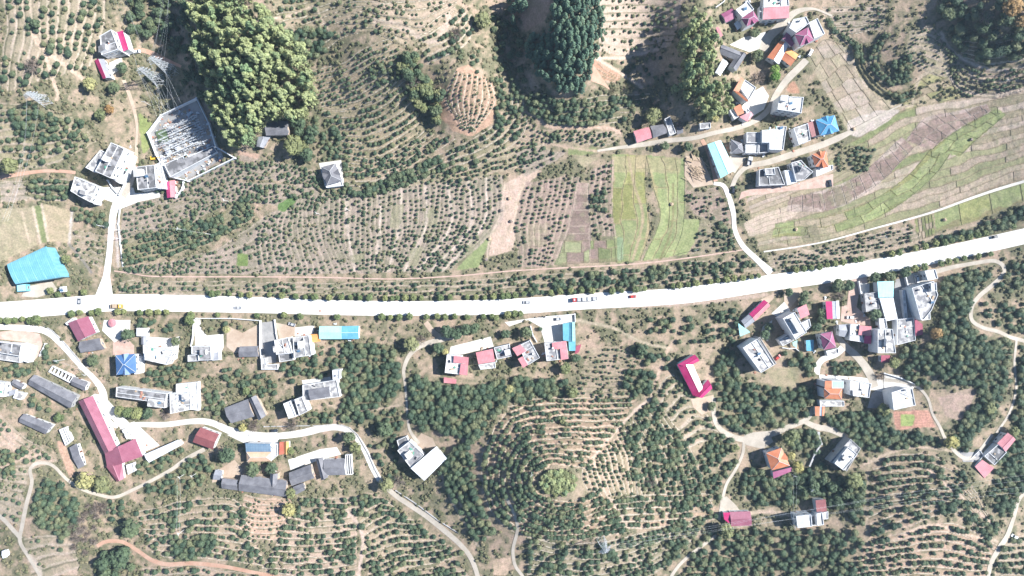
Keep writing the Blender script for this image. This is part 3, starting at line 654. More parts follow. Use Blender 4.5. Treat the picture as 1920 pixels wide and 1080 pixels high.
grove([(1035,520),(1110,505),(1200,505),(1250,500),(1250,520),(1180,528),(1080,540),(1040,545)], 11, 5.6, .6, 'belt')
rows([(1438,478),(1500,470),(1600,448),(1700,425)], [(1450,512),(1520,502),(1620,486),(1745,458)], 6, 9, 2.8, C3(.29,.26,.2), fill=.8, zk='belt')
grove([(1500,430),(1530,418),(1540,450),(1505,455)], 7, 4, 1, 'belt', OLIVE)
grove([(1760,445),(1840,420),(1925,385),(1990,360),(1990,395),(1925,418),(1850,438),(1760,462)], 11, 6, .85, 'belt', OLIVE)
rows([(625,357),(700,340),(790,320),(900,300),(1010,255)], [(625,374),(700,362),(800,345),(930,326),(1040,290)], 3, 8.5, 3.3, C3(.32,.29,.2), zk='plain')
# central northern hill
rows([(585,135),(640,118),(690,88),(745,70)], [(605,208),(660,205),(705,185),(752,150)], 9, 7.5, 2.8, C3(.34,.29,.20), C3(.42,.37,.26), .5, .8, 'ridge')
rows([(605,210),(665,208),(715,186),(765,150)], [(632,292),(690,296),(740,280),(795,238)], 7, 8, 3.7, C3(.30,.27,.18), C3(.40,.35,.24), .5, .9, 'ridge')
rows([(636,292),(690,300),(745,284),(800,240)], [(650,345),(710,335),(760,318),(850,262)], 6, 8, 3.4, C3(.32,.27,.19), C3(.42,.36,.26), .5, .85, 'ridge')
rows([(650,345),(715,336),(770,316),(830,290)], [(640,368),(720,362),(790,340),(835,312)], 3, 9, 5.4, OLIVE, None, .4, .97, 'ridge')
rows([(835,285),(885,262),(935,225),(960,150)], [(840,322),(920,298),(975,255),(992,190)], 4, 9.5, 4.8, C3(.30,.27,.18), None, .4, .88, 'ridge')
grove([(585,215),(625,225),(650,290),(660,345),(630,320),(600,290)], 10, 4.6, .75, 'ridge', OLIVE)
rows([(520,45),(600,20),(690,5),(780,5)], [(575,125),(630,80),(690,60),(760,85)], 6, 10, 3.0, C3(.33,.29,.21), C3(.20,.20,.13), .6, .55, 'ridge')
rows([(690,-40),(780,-40),(870,-40)], [(700,50),(790,62),(850,20)], 7, 9, 2.8, C3(.35,.30,.23), C3(.19,.18,.13), .7, .6, 'ridge')
rows([(500,-40),(600,-40),(690,-40)], [(520,45),(600,18),(690,5)], 6, 10, 3.6, C3(.32,.29,.2), C3(.22,.22,.13), .4, .7, 'ridge')
rows([(780,70),(830,50),(860,20)], [(800,120),(860,90),(900,40)], 4, 9, 4.2, C3(.32,.28,.2), None, .4, .75, 'ridge')
rows([(852,135),(838,190),(862,245)], [(912,150),(926,192),(888,250)], 8, 6.5, 2.1, C3(.38,.28,.20), C3(.47,.36,.27), .6, .9, 'ridge', grass=.4, alpha=.75, force=True)
grove([(915,140),(945,150),(965,200),(940,240),(925,235),(928,190)], 10, 5, .85, 'ridge'); grove([(830,85),(910,90),(920,140),(860,130)], 14, 4.5, .5, 'ridge'); grove([(555,45),(620,55),(612,100),(560,120),(548,90)], 11, 6, .7, 'ridge', OLIVE)
grove([(680,105),(730,115),(745,140),(700,170),(690,140)], 10, 5, .6, 'ridge')
rows([(1000,175),(1060,190),(1130,184),(1215,178)], [(985,215),(1065,238),(1120,236),(1168,232)], 6, 9.5, 5.2, OLIVE, C3(.34,.29,.2), .4, .97, 'north')
rows([(965,215),(1010,240),(1080,248),(1170,255)], [(965,290),(1010,268),(1070,268),(1130,278)], 5, 8.5, 3.0, C3(.36,.30,.22), None, .3, .8, 'north')
rows([(965,285),(1000,270)], [(985,330),(1060,290)], 4, 9, 3.0, GREY, None, .3, .8, 'plain')
rows([(1130,-20),(1200,-25),(1275,-10)], [(1118,95),(1190,100),(1258,86)], 8, 11, 3.2, C3(.42,.36,.30), C3(.44,.38,.32), .25, .85, 'north', grass=.1)
rows([(1118,118),(1160,145)], [(1108,150),(1150,158)], 3, 8, 2, RED, fill=.8, zk='north'); grove([(1150,112),(1235,98),(1265,120),(1240,160),(1180,140)], 13, 4.5, .45, 'north')
# north east
rows([(1545,12),(1600,10),(1665,14)], [(1556,56),(1600,62),(1655,52)], 4, 9, 2.6, C3(.38,.33,.28), C3(.22,.2,.14), .5, .9, 'ne')
rows([(1705,60),(1745,50),(1770,85)], [(1700,110),(1740,140),(1790,150)], 6, 8, 2.6, C3(.33,.30,.22), None, .3, .6, 'ne'); grove([(1672,118),(1706,102),(1708,150),(1680,160)], 7.5, 4.2, 1, 'ne', OLIVE)
rows([(1600,85),(1606,135),(1640,178),(1690,192),(1730,180)], [(1615,85),(1622,128),(1650,165),(1690,176),(1718,165)], 2, 6.5, 4.2, OLIVE, C3(.2,.2,.1), 1.2, .95, 'ne')
rows([(1545,25),(1560,58),(1590,76),(1606,88)], [(1556,20),(1568,50),(1598,68),(1614,85)], 2, 6.5, 3.6, OLIVE, None, .8, .85, 'ne')
rows([(1672,60),(1655,85),(1645,110),(1655,140),(1680,152)], [(1660,56),(1640,80),(1628,110),(1640,148),(1672,165)], 2, 6.5, 3.6, OLIVE, None, .9, .9, 'ne')
for k_ in range(6):
    o_ = k_ * 11; rows([(1768 + o_*.2, 80 + o_),(1800, 118 + o_*.95),(1860, 136 + o_*.8),(1930, 120 + o_*.8)], [(1766 + o_*.2, 86 + o_),(1797, 124 + o_*.95),(1858, 142 + o_*.8),(1930, 126 + o_*.8)], 1, 6, 2.7, C3(.24,.22,.15), C3(.40,.36,.3), .9, .72, 'ne')
rows([(1790,60),(1850,70),(1930,60)], [(1800,110),(1860,122),(1930,110)], 5, 11, 4.8, C3(.22,.21,.13), None, .5, .75, 'ne')
rows([(1566,284),(1600,276),(1636,280)], [(1566,325),(1600,330),(1630,322)], 7, 6.8, 3.6, C3(.22,.21,.14), C3(.26,.25,.16), .2, .97, 'ne', bw=.3, force=True)
grove([(1325,365),(1368,372),(1372,395),(1350,395)], 10, 4, .4, 'plain'); grove([(1375,345),(1400,350),(1402,362),(1380,372)], 11, 5, .6, 'plain')
# south hill
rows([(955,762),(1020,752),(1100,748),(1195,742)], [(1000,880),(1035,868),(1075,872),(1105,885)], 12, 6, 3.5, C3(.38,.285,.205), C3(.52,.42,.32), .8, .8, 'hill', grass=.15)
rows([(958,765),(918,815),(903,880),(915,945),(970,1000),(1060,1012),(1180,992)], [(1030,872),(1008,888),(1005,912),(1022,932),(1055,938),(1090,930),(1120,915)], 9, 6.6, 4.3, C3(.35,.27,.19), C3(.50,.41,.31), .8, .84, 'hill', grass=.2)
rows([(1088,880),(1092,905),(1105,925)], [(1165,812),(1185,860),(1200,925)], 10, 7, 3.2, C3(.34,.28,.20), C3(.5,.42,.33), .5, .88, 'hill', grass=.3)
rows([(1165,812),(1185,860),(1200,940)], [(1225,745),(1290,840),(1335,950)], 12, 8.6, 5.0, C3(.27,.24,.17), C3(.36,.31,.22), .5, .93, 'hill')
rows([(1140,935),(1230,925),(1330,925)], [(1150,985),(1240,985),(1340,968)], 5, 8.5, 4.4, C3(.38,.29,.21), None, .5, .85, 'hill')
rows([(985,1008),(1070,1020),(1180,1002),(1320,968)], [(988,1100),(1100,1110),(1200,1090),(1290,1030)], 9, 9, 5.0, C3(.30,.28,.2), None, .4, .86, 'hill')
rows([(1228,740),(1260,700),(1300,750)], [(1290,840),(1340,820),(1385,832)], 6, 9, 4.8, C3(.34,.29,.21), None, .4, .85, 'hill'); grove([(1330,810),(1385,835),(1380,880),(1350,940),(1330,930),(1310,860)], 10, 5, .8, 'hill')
rows([(1100,655),(1150,650),(1195,660)], [(1085,745),(1140,745),(1200,738)], 9, 8, 2.8, C3(.36,.30,.23), C3(.36,.32,.22), .3, .85, 'hill')
grove([(765,700),(830,722),(905,722),(960,742),(915,792),(895,825),(830,812),(785,805),(768,780)], 10.5, 6.8, .95, 'grove_w', OLIVE)
grove([(900,725),(970,705),(1060,715),(1080,740),(1000,745),(950,758)], 10, 6.2, .85, 'grove_w', OLIVE); grove([(1180,690),(1225,700),(1235,730),(1200,745),(1165,725)], 10, 6.2, .8, 'hill', OLIVE)
rows([(905,800),(880,850),(890,920),(930,990)], [(860,835),(830,880),(850,950),(900,1020)], 4, 10, 6.0, C3(.3,.27,.19), None, .4, .85, 'grove_w')
grove([(815,850),(880,830),(895,905),(850,925),(822,905)], 11, 6.3, .8, 'grove_w')
grove([(640,640),(740,650),(750,700),(748,745),(700,765),(640,752),(636,700)], 10.5, 6.2, .85, 'grove_w', OLIVE); grove([(630,770),(665,745),(700,775),(680,800),(645,795)], 10.5, 6.2, .9, 'village', OLIVE)
grove([(700,775),(758,765),(758,830),(720,835)], 12, 5, .6, 'village'); grove([(690,835),(740,830),(760,885),(740,915),(705,880)], 12, 5, .6, 'village')
rows([(555,930),(640,935),(700,925)], [(560,960),(640,975),(735,945)], 4, 9.5, 4.8, C3(.35,.29,.22), zk='south')
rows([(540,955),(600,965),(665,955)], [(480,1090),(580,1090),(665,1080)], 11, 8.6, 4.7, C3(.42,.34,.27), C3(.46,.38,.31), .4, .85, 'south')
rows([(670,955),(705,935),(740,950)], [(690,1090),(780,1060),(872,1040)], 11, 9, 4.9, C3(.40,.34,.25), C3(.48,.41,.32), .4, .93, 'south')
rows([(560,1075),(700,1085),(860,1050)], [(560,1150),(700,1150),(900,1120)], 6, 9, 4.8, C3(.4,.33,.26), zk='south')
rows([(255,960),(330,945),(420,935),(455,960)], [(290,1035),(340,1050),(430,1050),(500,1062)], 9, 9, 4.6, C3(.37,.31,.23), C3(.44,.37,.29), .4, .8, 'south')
rows([(270,1065),(360,1065),(520,1085)], [(270,1120),(360,1120),(520,1130)], 4, 10, 4.6, C3(.42,.34,.27), zk='south'); rows([(455,930),(500,935),(545,930)], [(440,1000),(500,1008),(540,1000)], 7, 8, 2.2, C3(.44,.33,.25), C3(.5,.38,.3), .4, .8, 'south', grass=.2, force=True)
grove([(330,1015),(395,1000),(415,1020),(365,1050),(330,1045)], 9, 6, 1, 'south', OLIVE)
grove([(70,890),(110,905),(150,945),(150,990),(120,1010),(80,995),(62,960)], 10.5, 6.2, .9, 'south', OLIVE); rows([(-40,870),(50,872)], [(-40,960),(40,985)], 7, 11, 3.6, C3(.36,.33,.25), zk='south'); rows([(0,780),(50,822),(100,860)], [(-20,830),(30,860),(60,875)], 4, 11, 4.2, C3(.42,.34,.27), zk='south')
grove([(0,838),(35,850),(25,885),(0,890)], 9, 5, .9, 'south', OLIVE); rows([(50,1010),(130,1005)], [(60,1100),(150,1060)], 4, 12, 4, C3(.36,.32,.24), fill=.5, zk='south')
grove([(285,895),(340,865),(385,845),(400,875),(385,910),(330,925),(270,930)], 11, 5.6, .9, 'south', C3(.2,.19,.12)); grove([(200,920),(250,925),(230,965),(180,985)], 12, 5.5, .7, 'south')
# village gardens
for pl_, f_ in (([(268,688),(370,682),(372,712),(300,722),(266,716)],.9),([(415,685),(470,700),(520,705),(525,740),(470,745),(420,715)],.85),([(378,725),(425,740),(425,772),(385,765)],.8),([(530,670),(600,660),(630,655),(640,690),(600,710),(555,720),(530,700)],.8),
    ([(255,600),(325,602),(335,622),(290,628),(258,615)],.7),([(75,640),(110,665),(120,690),(85,680),(60,690)],.75),([(5,685),(55,685),(60,705),(35,715),(8,712)],.8),([(45,730),(80,745),(108,765),(98,778),(50,760)],.8),([(575,770),(625,768),(620,800),(580,800)],.95),
    ([(380,620),(410,606),(480,610),(480,622),(420,622)],.5),([(240,880),(290,862),(340,838),(345,850),(300,880),(250,905)],.8),([(400,745),(420,790),(440,800),(400,785)],.5),([(1000,600),(1015,612),(1010,640)],.4)):
    grove(pl_, 11, 5.4, f_, 'village', C3(.24,.22,.14), .5)
rows([(398,740),(415,740)],[(398,775),(430,770)],3,9,3.5,TG,zk='village')
# east
grove([(1335,660),(1370,650),(1385,700),(1400,740),(1440,790),(1400,812),(1355,800),(1345,740)], 10, 6.2, .85, 'east', C3(.24,.22,.14)); grove([(1400,720),(1470,725),(1520,740),(1525,775),(1470,800),(1410,795)], 11, 6.4, .85, 'east', OLIVE)
grove([(1335,590),(1380,575),(1390,620),(1370,645),(1335,640)], 11, 5.6, .7, 'east'); grove([(1195,600),(1330,585),(1335,640),(1290,660),(1240,640)], 15, 5.8, .55, 'east')
grove([(1180,640),(1240,655),(1270,680),(1230,700),(1190,680)], 13, 6, .5, 'east')
grove([(1465,655),(1500,660),(1530,680),(1525,740),(1500,740),(1480,690)], 11, 6.2, .8, 'east', OLIVE); grove([(1545,775),(1665,768),(1680,808),(1740,812),(1770,830),(1768,850),(1700,838),(1620,845),(1560,800)], 10.5, 6, .9, 'east', OLIVE)
grove([(1765,525),(1825,505),(1858,510),(1825,555),(1810,600),(1835,625),(1895,640),(1890,740),(1850,790),(1810,850),(1782,830),(1820,760),(1835,720),(1780,715),(1740,690),(1740,650),(1765,600)], 10.5, 6.3, .92, 'east', OLIVE)
grove([(1690,650),(1740,650),(1760,700),(1740,740),(1720,722),(1690,705)], 11, 5.6, .8, 'east'); grove([(1840,570),(1930,560),(1930,625),(1880,618),(1842,600)], 12, 5.4, .7, 'east')
grove([(1885,500),(1990,480),(1990,620),(1930,560),(1870,545)], 12, 5.4, .7, 'east'); grove([(1912,650),(1990,660),(1990,900),(1925,910),(1890,980),(1850,930),(1870,870),(1900,800)], 11, 6, .92, 'east', OLIVE)
grove([(1600,690),(1620,690),(1625,700),(1585,705)], 9, 5, 1, 'village'); grove([(1552,685),(1580,675),(1602,680),(1608,698),(1575,704),(1556,700)], 9, 5.6, 1, 'village')
# bottom right
grove([(1395,880),(1500,885),(1545,870),(1560,900),(1620,890),(1620,990),(1560,945),(1520,930),(1470,950),(1410,945),(1385,915)], 10.5, 6.2, .9, 'se', OLIVE)
grove([(1480,800),(1540,812),(1535,860),(1500,870),(1475,830)], 11, 5.8, .8, 'se', OLIVE)
grove([(1320,1000),(1370,990),(1480,995),(1550,995),(1620,1000),(1615,1080),(1560,1100),(1270,1100)], 11, 5.9, .74, 'se', C3(.27,.245,.17))
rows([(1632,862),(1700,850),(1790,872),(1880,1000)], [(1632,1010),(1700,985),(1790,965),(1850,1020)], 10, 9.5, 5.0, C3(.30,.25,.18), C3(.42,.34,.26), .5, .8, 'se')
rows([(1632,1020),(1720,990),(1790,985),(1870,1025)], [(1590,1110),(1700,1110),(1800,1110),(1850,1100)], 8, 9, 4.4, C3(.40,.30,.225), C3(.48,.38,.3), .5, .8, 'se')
rows([(1890,1010),(1990,990)], [(1860,1110),(1990,1110)], 7, 10, 5, C3(.34,.29,.21), zk='se')
rows([(1185,1090),(1260,1090)], [(1170,1150),(1260,1150)], 4, 10, 5, TG, zk='se')
grove([(-110,-80),(0,-80),(0,180),(-110,300)], 14, 5, .7, 'nw'); grove([(1990,-80),(2030,-80),(2030,340),(1960,330),(1930,150)], 14, 5, .5, 'ne'); grove([(-110,640),(-30,640),(-10,1100),(-110,1100)], 14, 5, .5, 'south')

for t_ in TRAILS: trail(*t_, again=True)
field([(520,385),(552,366),(555,378),(536,398),(522,394)], C3(.10,.20,.06)); field([(446,474),(466,476),(464,500),(442,500)], C3(.15,.24,.07))
for p_ in ([(800,395),(815,385),(822,420),(805,430)], [(735,385),(760,380),(750,430),(730,425)], [(655,480),(690,470),(680,490),(660,495)], [(880,455),(895,440),(885,480),(872,485)], [(770,470),(795,460),(785,500),(765,500)]): field(p_, GRASS * 1.1, a=.6)
# ------------------------------------------------------------------ the ground sheet
def fin_ground():
    fl = soften(FLAT, 3); MICRO[:] = MICRO * (1 - np.clip(fl * 3, 0, 1))
    MICRO[:] = MICRO * .8 + (n3 - .5) * .5 * (1 - np.clip(fl * 3, 0, 1))
    ex = [2.0 * 1.35 ** k for k in range(1, 28)]; out = np.cumsum(ex)
    xs = np.r_[(G0X - out)[::-1], G0X + ST * np.arange(NX), G0X + ST * (NX - 1) + out]
    ys = np.r_[(G0Y - out)[::-1], G0Y + ST * np.arange(NY), G0Y + ST * (NY - 1) + out]
    X, Y = np.meshgrid(xs, ys); e = len(out)
    ix = np.clip(np.arange(len(xs)) - e, 0, NX - 1); iy = np.clip(np.arange(len(ys)) - e, 0, NY - 1)
    dx = np.maximum(0, np.maximum(G0X - X, X - (G0X + ST * (NX - 1)))); dy = np.maximum(0, np.maximum(G0Y - Y, Y - (G0Y + ST * (NY - 1))))
    fall = np.exp(-np.hypot(dx, dy) / 300.0)
    Z = hsmooth(X, Y) + MICRO[np.ix_(iy, ix)] * fall
    k = S * (CAMH - Z) / CAMH
    V = np.stack([(X - 960) * k, (540 - Y) * k, Z], -1).reshape(-1, 3)
    ny, nx = X.shape; a = np.arange(ny * nx).reshape(ny, nx)
    F = np.stack([a[1:, :-1], a[1:, 1:], a[:-1, 1:], a[:-1, :-1]], -1).reshape(-1, 4)
    me = bpy.data.meshes.new('ground'); me.vertices.add(len(V)); me.vertices.foreach_set('co', V.ravel().astype(np.float32))
    me.loops.add(F.size); me.loops.foreach_set('vertex_index', F.ravel().astype(np.int32)); me.polygons.add(len(F))
    me.polygons.foreach_set('loop_start', np.arange(0, F.size, 4, dtype=np.int32)); me.update(calc_edges=True)
    ca = me.color_attributes.new('soil', 'FLOAT_COLOR', 'POINT')
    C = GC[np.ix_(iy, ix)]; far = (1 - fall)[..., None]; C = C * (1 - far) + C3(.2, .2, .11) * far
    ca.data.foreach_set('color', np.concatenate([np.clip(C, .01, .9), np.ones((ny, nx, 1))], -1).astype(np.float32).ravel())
    me.polygons.foreach_set('use_smooth', np.ones(len(F), bool))
    m, t, b = nodes_mat('ground_soil'); at = t.nodes.new('ShaderNodeVertexColor'); at.layer_name = 'soil'; p = geopos(t)
    f1 = ramp(t, noise(t, .9, 5, p, .7), [(0.3, (.68, .70, .68)), (0.7, (1.28, 1.25, 1.2))])
    f2 = ramp(t, noise(t, .23, 4, p, .6), [(0.35, (.86, .9, .84)), (0.65, (1.12, 1.08, 1.1))])
    c = mix(t, mix(t, at.outputs[0], f1, 1.0, 'MULTIPLY'), f2, 1.0, 'MULTIPLY')
    t.links.new(c, b.inputs['Base Color']); b.inputs['Roughness'].default_value = .95; b.inputs['Specular IOR Level'].default_value = .15
    bump(t, b, noise(t, 1.6, 5, p, .7), .8, .35)
    me.materials.append(m); tag(link(bpy.data.objects.new('ground', me)), None, None, None, 'structure')

# ------------------------------------------------------------------ crowns
def ico(sub):
    bm = bmesh.new(); bmesh.ops.create_icosphere(bm, subdivisions=sub, radius=1)
    V = [v.co.copy() for v in bm.verts]; F = [[v.index for v in f.verts] for f in bm.faces]; bm.free(); return V, F
ICO1, ICO2 = ico(1), ico(2)
def lump(mb, c, r, mat, sub=1, squash=.8, rr=random, rough=.22):
    V, F = (ICO1 if sub == 1 else ICO2)
    P = [Vector(c) + Vector((v.x, v.y, v.z * squash)) * r * (1 + rr.uniform(-rough, rough)) for v in V]
    for f in F: mb.face([P[i] for i in f], mat)
def leaves(mb, c, r, n, size, mat, rr, squash=.8, up=False):
    for _ in range(n):
        d = Vector((rr.gauss(0, 1), rr.gauss(0, 1), abs(rr.gauss(.2, 1)) if up else rr.gauss(0, 1))); d.normalize()
        p = Vector(c) + Vector((d.x, d.y, d.z * squash)) * r * rr.uniform(.88, 1.15)
        q = (d + Vector((rr.uniform(-.7, .7), rr.uniform(-.7, .7), rr.uniform(-.3, .7)))).normalized(); a = q.orthogonal().normalized(); b = q.cross(a)
        a = (a + b * rr.uniform(-1, 1)).normalized(); b = q.cross(a); s = size * rr.uniform(.6, 1.3)
        mb.face([p - a * s, p + b * s * .55, p + a * s, p - b * s * .55], mat)
def crown_citrus(seed, mat='leaf_citrus'):
    rr = random.Random(seed); mb = MB()
    lump(mb, (0, 0, .78), .78, mat, 2, .85, rr, .1)
    for k in range(9):
        a = rr.uniform(0, 6.28); d = rr.uniform(.35, .72); z = rr.uniform(.55, 1.25)
        lump(mb, (math.cos(a) * d, math.sin(a) * d, z), rr.uniform(.22, .40), mat, 1, .9, rr, .2)
    leaves(mb, (0, 0, .8), .95, 120, .13, mat, rr, .9, True); return mb.mesh('crown')
def crown_round(seed, mat):
    rr = random.Random(seed); mb = MB()
    lump(mb, (0, 0, 1.5), .62, mat, 1, 1.0, rr, .15)
    for k in range(26):
        d = Vector((rr.gauss(0, 1), rr.gauss(0, 1), rr.gauss(.25, .8))).normalized()
        lump(mb, Vector((0, 0, 1.5)) + Vector((d.x * .68, d.y * .68, d.z * .68)), rr.uniform(.17, .36), mat, 1, .85, rr, .25)
    leaves(mb, (0, 0, 1.5), .92, 260, .10, mat, rr, .9); return mb.mesh('crown')
def crown_bamboo(seed):
    rr = random.Random(seed); mb = MB(); mat = 'leaf_bamboo'
    for k in range(5):
        a = 6.283 * k / 4 + rr.uniform(-.5, .5); d = rr.uniform(.38, .6) if k else 0; z = (2.9 if not k else rr.uniform(2.0, 2.7))
        c = Vector((math.cos(a) * d, math.sin(a) * d, z)); r_ = rr.uniform(.2, .34) if k else .36; lump(mb, c, r_, mat, 1, 1.3, rr, .3)
        leaves(mb, c, r_ * 1.15, 44, .17, mat, rr, 1.3, True)
        for q in range(5): leaves(mb, c * (.9 - .05 * q) - Vector((0, 0, .4 + q * .35)), .22, 6, .13, mat, rr, 1.2)
    return mb.mesh('crown')
def crown_conifer(seed):
    rr = random.Random(seed); mb = MB(); mat = 'leaf_conifer'
    for L in range(6):
        z = .9 + L * .4; rad = .9 * (1 - L / 6.3) ** .75; n = 9 - L
        off = rr.uniform(0, 6.28)
        for k in range(n):
            a = off + 6.283 * k / n + rr.uniform(-.2, .2); r_ = rad * rr.uniform(.6, .9)
            c = Vector((math.cos(a) * r_, math.sin(a) * r_, z)); lump(mb, c, rr.uniform(.15, .25) * (.7 + .4 * rad), mat, 1, .9, rr, .3)
            leaves(mb, c, .22, 8, .11, mat, rr, .9, True)
    lump(mb, (0, 0, 3.15), .17, mat, 1, 1.5, rr, .2)
    return mb.mesh('crown')
def crown_bare(seed, mat='leaf_bare'):
    rr = random.Random(seed); mb = MB()
    for k in range(34):
        d = Vector((rr.gauss(0, 1), rr.gauss(0, 1), abs(rr.gauss(.5, .6)))).normalized(); e = Vector((0, 0, .5)) + d * rr.uniform(.7, 1.0)
        mb.bar((0, 0, .4), e, (.035, .01), mat, 3)
        for q in range(4): mb.bar(Vector((0, 0, .4)).lerp(e, .5 + .12 * q), e + Vector((rr.uniform(-.3, .3), rr.uniform(-.3, .3), rr.uniform(-.1, .3))), (.02, .006), mat, 3)
    leaves(mb, (0, 0, .75), .8, 150, .055, mat, rr, .9); return mb.mesh('crown')
def trunk_mesh(h, r, limbs=3, seed=0):
    rr = random.Random(seed); mb = MB(); mb.bar((0, 0, -.3), (rr.uniform(-.05, .05), 0, h), (r, r * .6), 'bark', 7)
    for k in range(limbs): a = 6.283 * k / limbs + rr.uniform(-.4, .4); mb.bar((0, 0, h * rr.uniform(.5, .8)), (math.cos(a) * .45, math.sin(a) * .45, h + rr.uniform(.1, .5)), (r * .5, r * .2), 'bark', 5)
    return mb.mesh('trunk')
CIT = [crown_citrus(s) for s in range(5)]; CIT_TR = trunk_mesh(.55, .09, 3, 1)
BAM = [crown_bamboo(s) for s in range(4)]; BAM_TR = [trunk_mesh(2.3, .05, 5, s) for s in range(2)]
CON = [crown_conifer(s) for s in range(4)]; CON_TR = trunk_mesh(3.2, .06, 2, 4)
RND = {m: [crown_round(hash(m) % 97 * 0 + 10 + i + k * 7, m) for i in range(3)] for k, m in enumerate(('leaf_road', 'leaf_wood', 'leaf_pale', 'leaf_yellow', 'leaf_rust'))}
BARE = [crown_bare(s) for s in range(2)]; RND_TR = trunk_mesh(1.1, .08, 4, 6)
def tree(name, label, cat, group, px, py, r, cm, tm, hz=1.0, lean_h=1.0, rr=random):
    """crown centre shows at (px, py); the trunk stands on the ground beneath it"""
    rm = r * S; zc = H(px, py); x, y, _ = W(px, py, zc + lean_h * rm * hz)
    g0 = empty(name, (x, y, zc - .1)); tag(g0, label, cat, group)
    g0.rotation_euler[2] = rr.uniform(0, 6.28); g0.scale = (rm, rm * rr.uniform(.9, 1.1), rm * hz * rr.uniform(.88, 1.12))
    t_ = link(bpy.data.objects.new('trunk', tm)); t_.parent = g0
    c_ = link(bpy.data.objects.new('crown', cm)); c_.parent = g0
    return g0, c_, t_
def masked(px, py):
    i = int(round((px - G0X) / ST)); j = int(round((py - G0Y) / ST)); return not (0 <= i < NX and 0 <= j < NY) or NOTREE[j, i]
def part_of(x, y, x0, y0, x1, y1):
    c = min(2, max(0, int(3 * (x - x0) / (x1 - x0 + .1)))); r_ = min(2, max(0, int(3 * (y - y0) / (y1 - y0 + .1))))
    return ' at its ' + [['upper left', 'upper edge', 'upper right'], ['left side', 'centre', 'right side'], ['lower left', 'lower edge', 'lower right']][r_][c]
def wood(poly, sp, r, name, label, cat, group, cms, tms, hz, fill=1.0, lean=2.4):
    rr = random.Random(len(poly) * 31 + int(poly[0][0])); n = 0
    x0 = min(p[0] for p in poly); x1 = max(p[0] for p in poly); y = poly_ymin = max(-14, min(p[1] for p in poly)); y1 = max(p[1] for p in poly); k = 0
    while y < y1:
        x = x0 + (k % 2) * sp / 2
        while x < x1:
            xx, yy = x + rr.gauss(0, sp * .22), y + rr.gauss(0, sp * .22)
            if rr.random() < fill and inside(poly, xx, yy) and not masked(xx, yy):
                pos = part_of(xx, yy, x0, poly_ymin, x1, y1); tree(name, label + pos, cat, group + pos, xx, yy, r * rr.choice((.7, .85, 1, 1.1, 1.3)), rr.choice(cms), rr.choice(tms), hz, lean, rr); n += 1
            x += sp
        y += sp * .87; k += 1
def points_stuff(name, pts, scales, protos, label, zs=1.0):
    me = bpy.data.meshes.new(name); me.from_pydata([tuple(p) for p in pts], [], [])
    n = len(pts); r = np.random.default_rng(n)
    a = me.attributes.new('sc', 'FLOAT_VECTOR', 'POINT'); s = np.array(scales)
    a.data.foreach_set('vector', np.stack([s * r.uniform(.88, 1.12, n), s * r.uniform(.88, 1.12, n), s * zs * r.uniform(.8, 1.2, n)], -1).astype(np.float32).ravel())
    a = me.attributes.new('ro', 'FLOAT_VECTOR', 'POINT'); a.data.foreach_set('vector', np.stack([r.uniform(-.1, .1, n), r.uniform(-.1, .1, n), r.uniform(0, 6.28, n)], -1).astype(np.float32).ravel())
    a = me.attributes.new('vi', 'INT', 'POINT'); a.data.foreach_set('value', r.integers(0, len(protos), n).astype(np.int32))
    o = link(bpy.data.objects.new(name, me)); tag(o, label, None, None, 'stuff')
    ng = bpy.data.node_groups.new(name, 'GeometryNodeTree'); ng.interface.new_socket('Geometry', in_out='INPUT', socket_type='NodeSocketGeometry'); ng.interface.new_socket('Geometry', in_out='OUTPUT', socket_type='NodeSocketGeometry')
    N = ng.nodes; L = ng.links; gi = N.new('NodeGroupInput'); go = N.new('NodeGroupOutput')
    ip = N.new('GeometryNodeInstanceOnPoints'); L.new(gi.outputs[0], ip.inputs['Points'])
    gg = N.new('GeometryNodeJoinGeometry')
    for pr in reversed(protos):
        parts = pr if isinstance(pr, tuple) else (pr,)
        jn = N.new('GeometryNodeJoinGeometry')
        for q in parts:
            oi = N.new('GeometryNodeObjectInfo'); oi.transform_space = 'ORIGINAL'; oi.inputs[0].default_value = q; L.new(oi.outputs['Geometry'], jn.inputs[0])
        gt = N.new('GeometryNodeGeometryToInstance'); L.new(jn.outputs[0], gt.inputs[0]); L.new(gt.outputs[0], gg.inputs[0])
    L.new(gg.outputs[0], ip.inputs['Instance']); ip.inputs['Pick Instance'].default_value = True
    for nm, dt, sock in (('sc', 'FLOAT_VECTOR', 'Scale'), ('ro', 'FLOAT_VECTOR', 'Rotation'), ('vi', 'INT', 'Instance Index')):
        na = N.new('GeometryNodeInputNamedAttribute'); na.data_type = dt; na.inputs[0].default_value = nm; L.new(na.outputs[0], ip.inputs[sock])
    L.new(ip.outputs[0], go.inputs[0]); md = o.modifiers.new('scatter', 'NODES'); md.node_group = ng
    return o
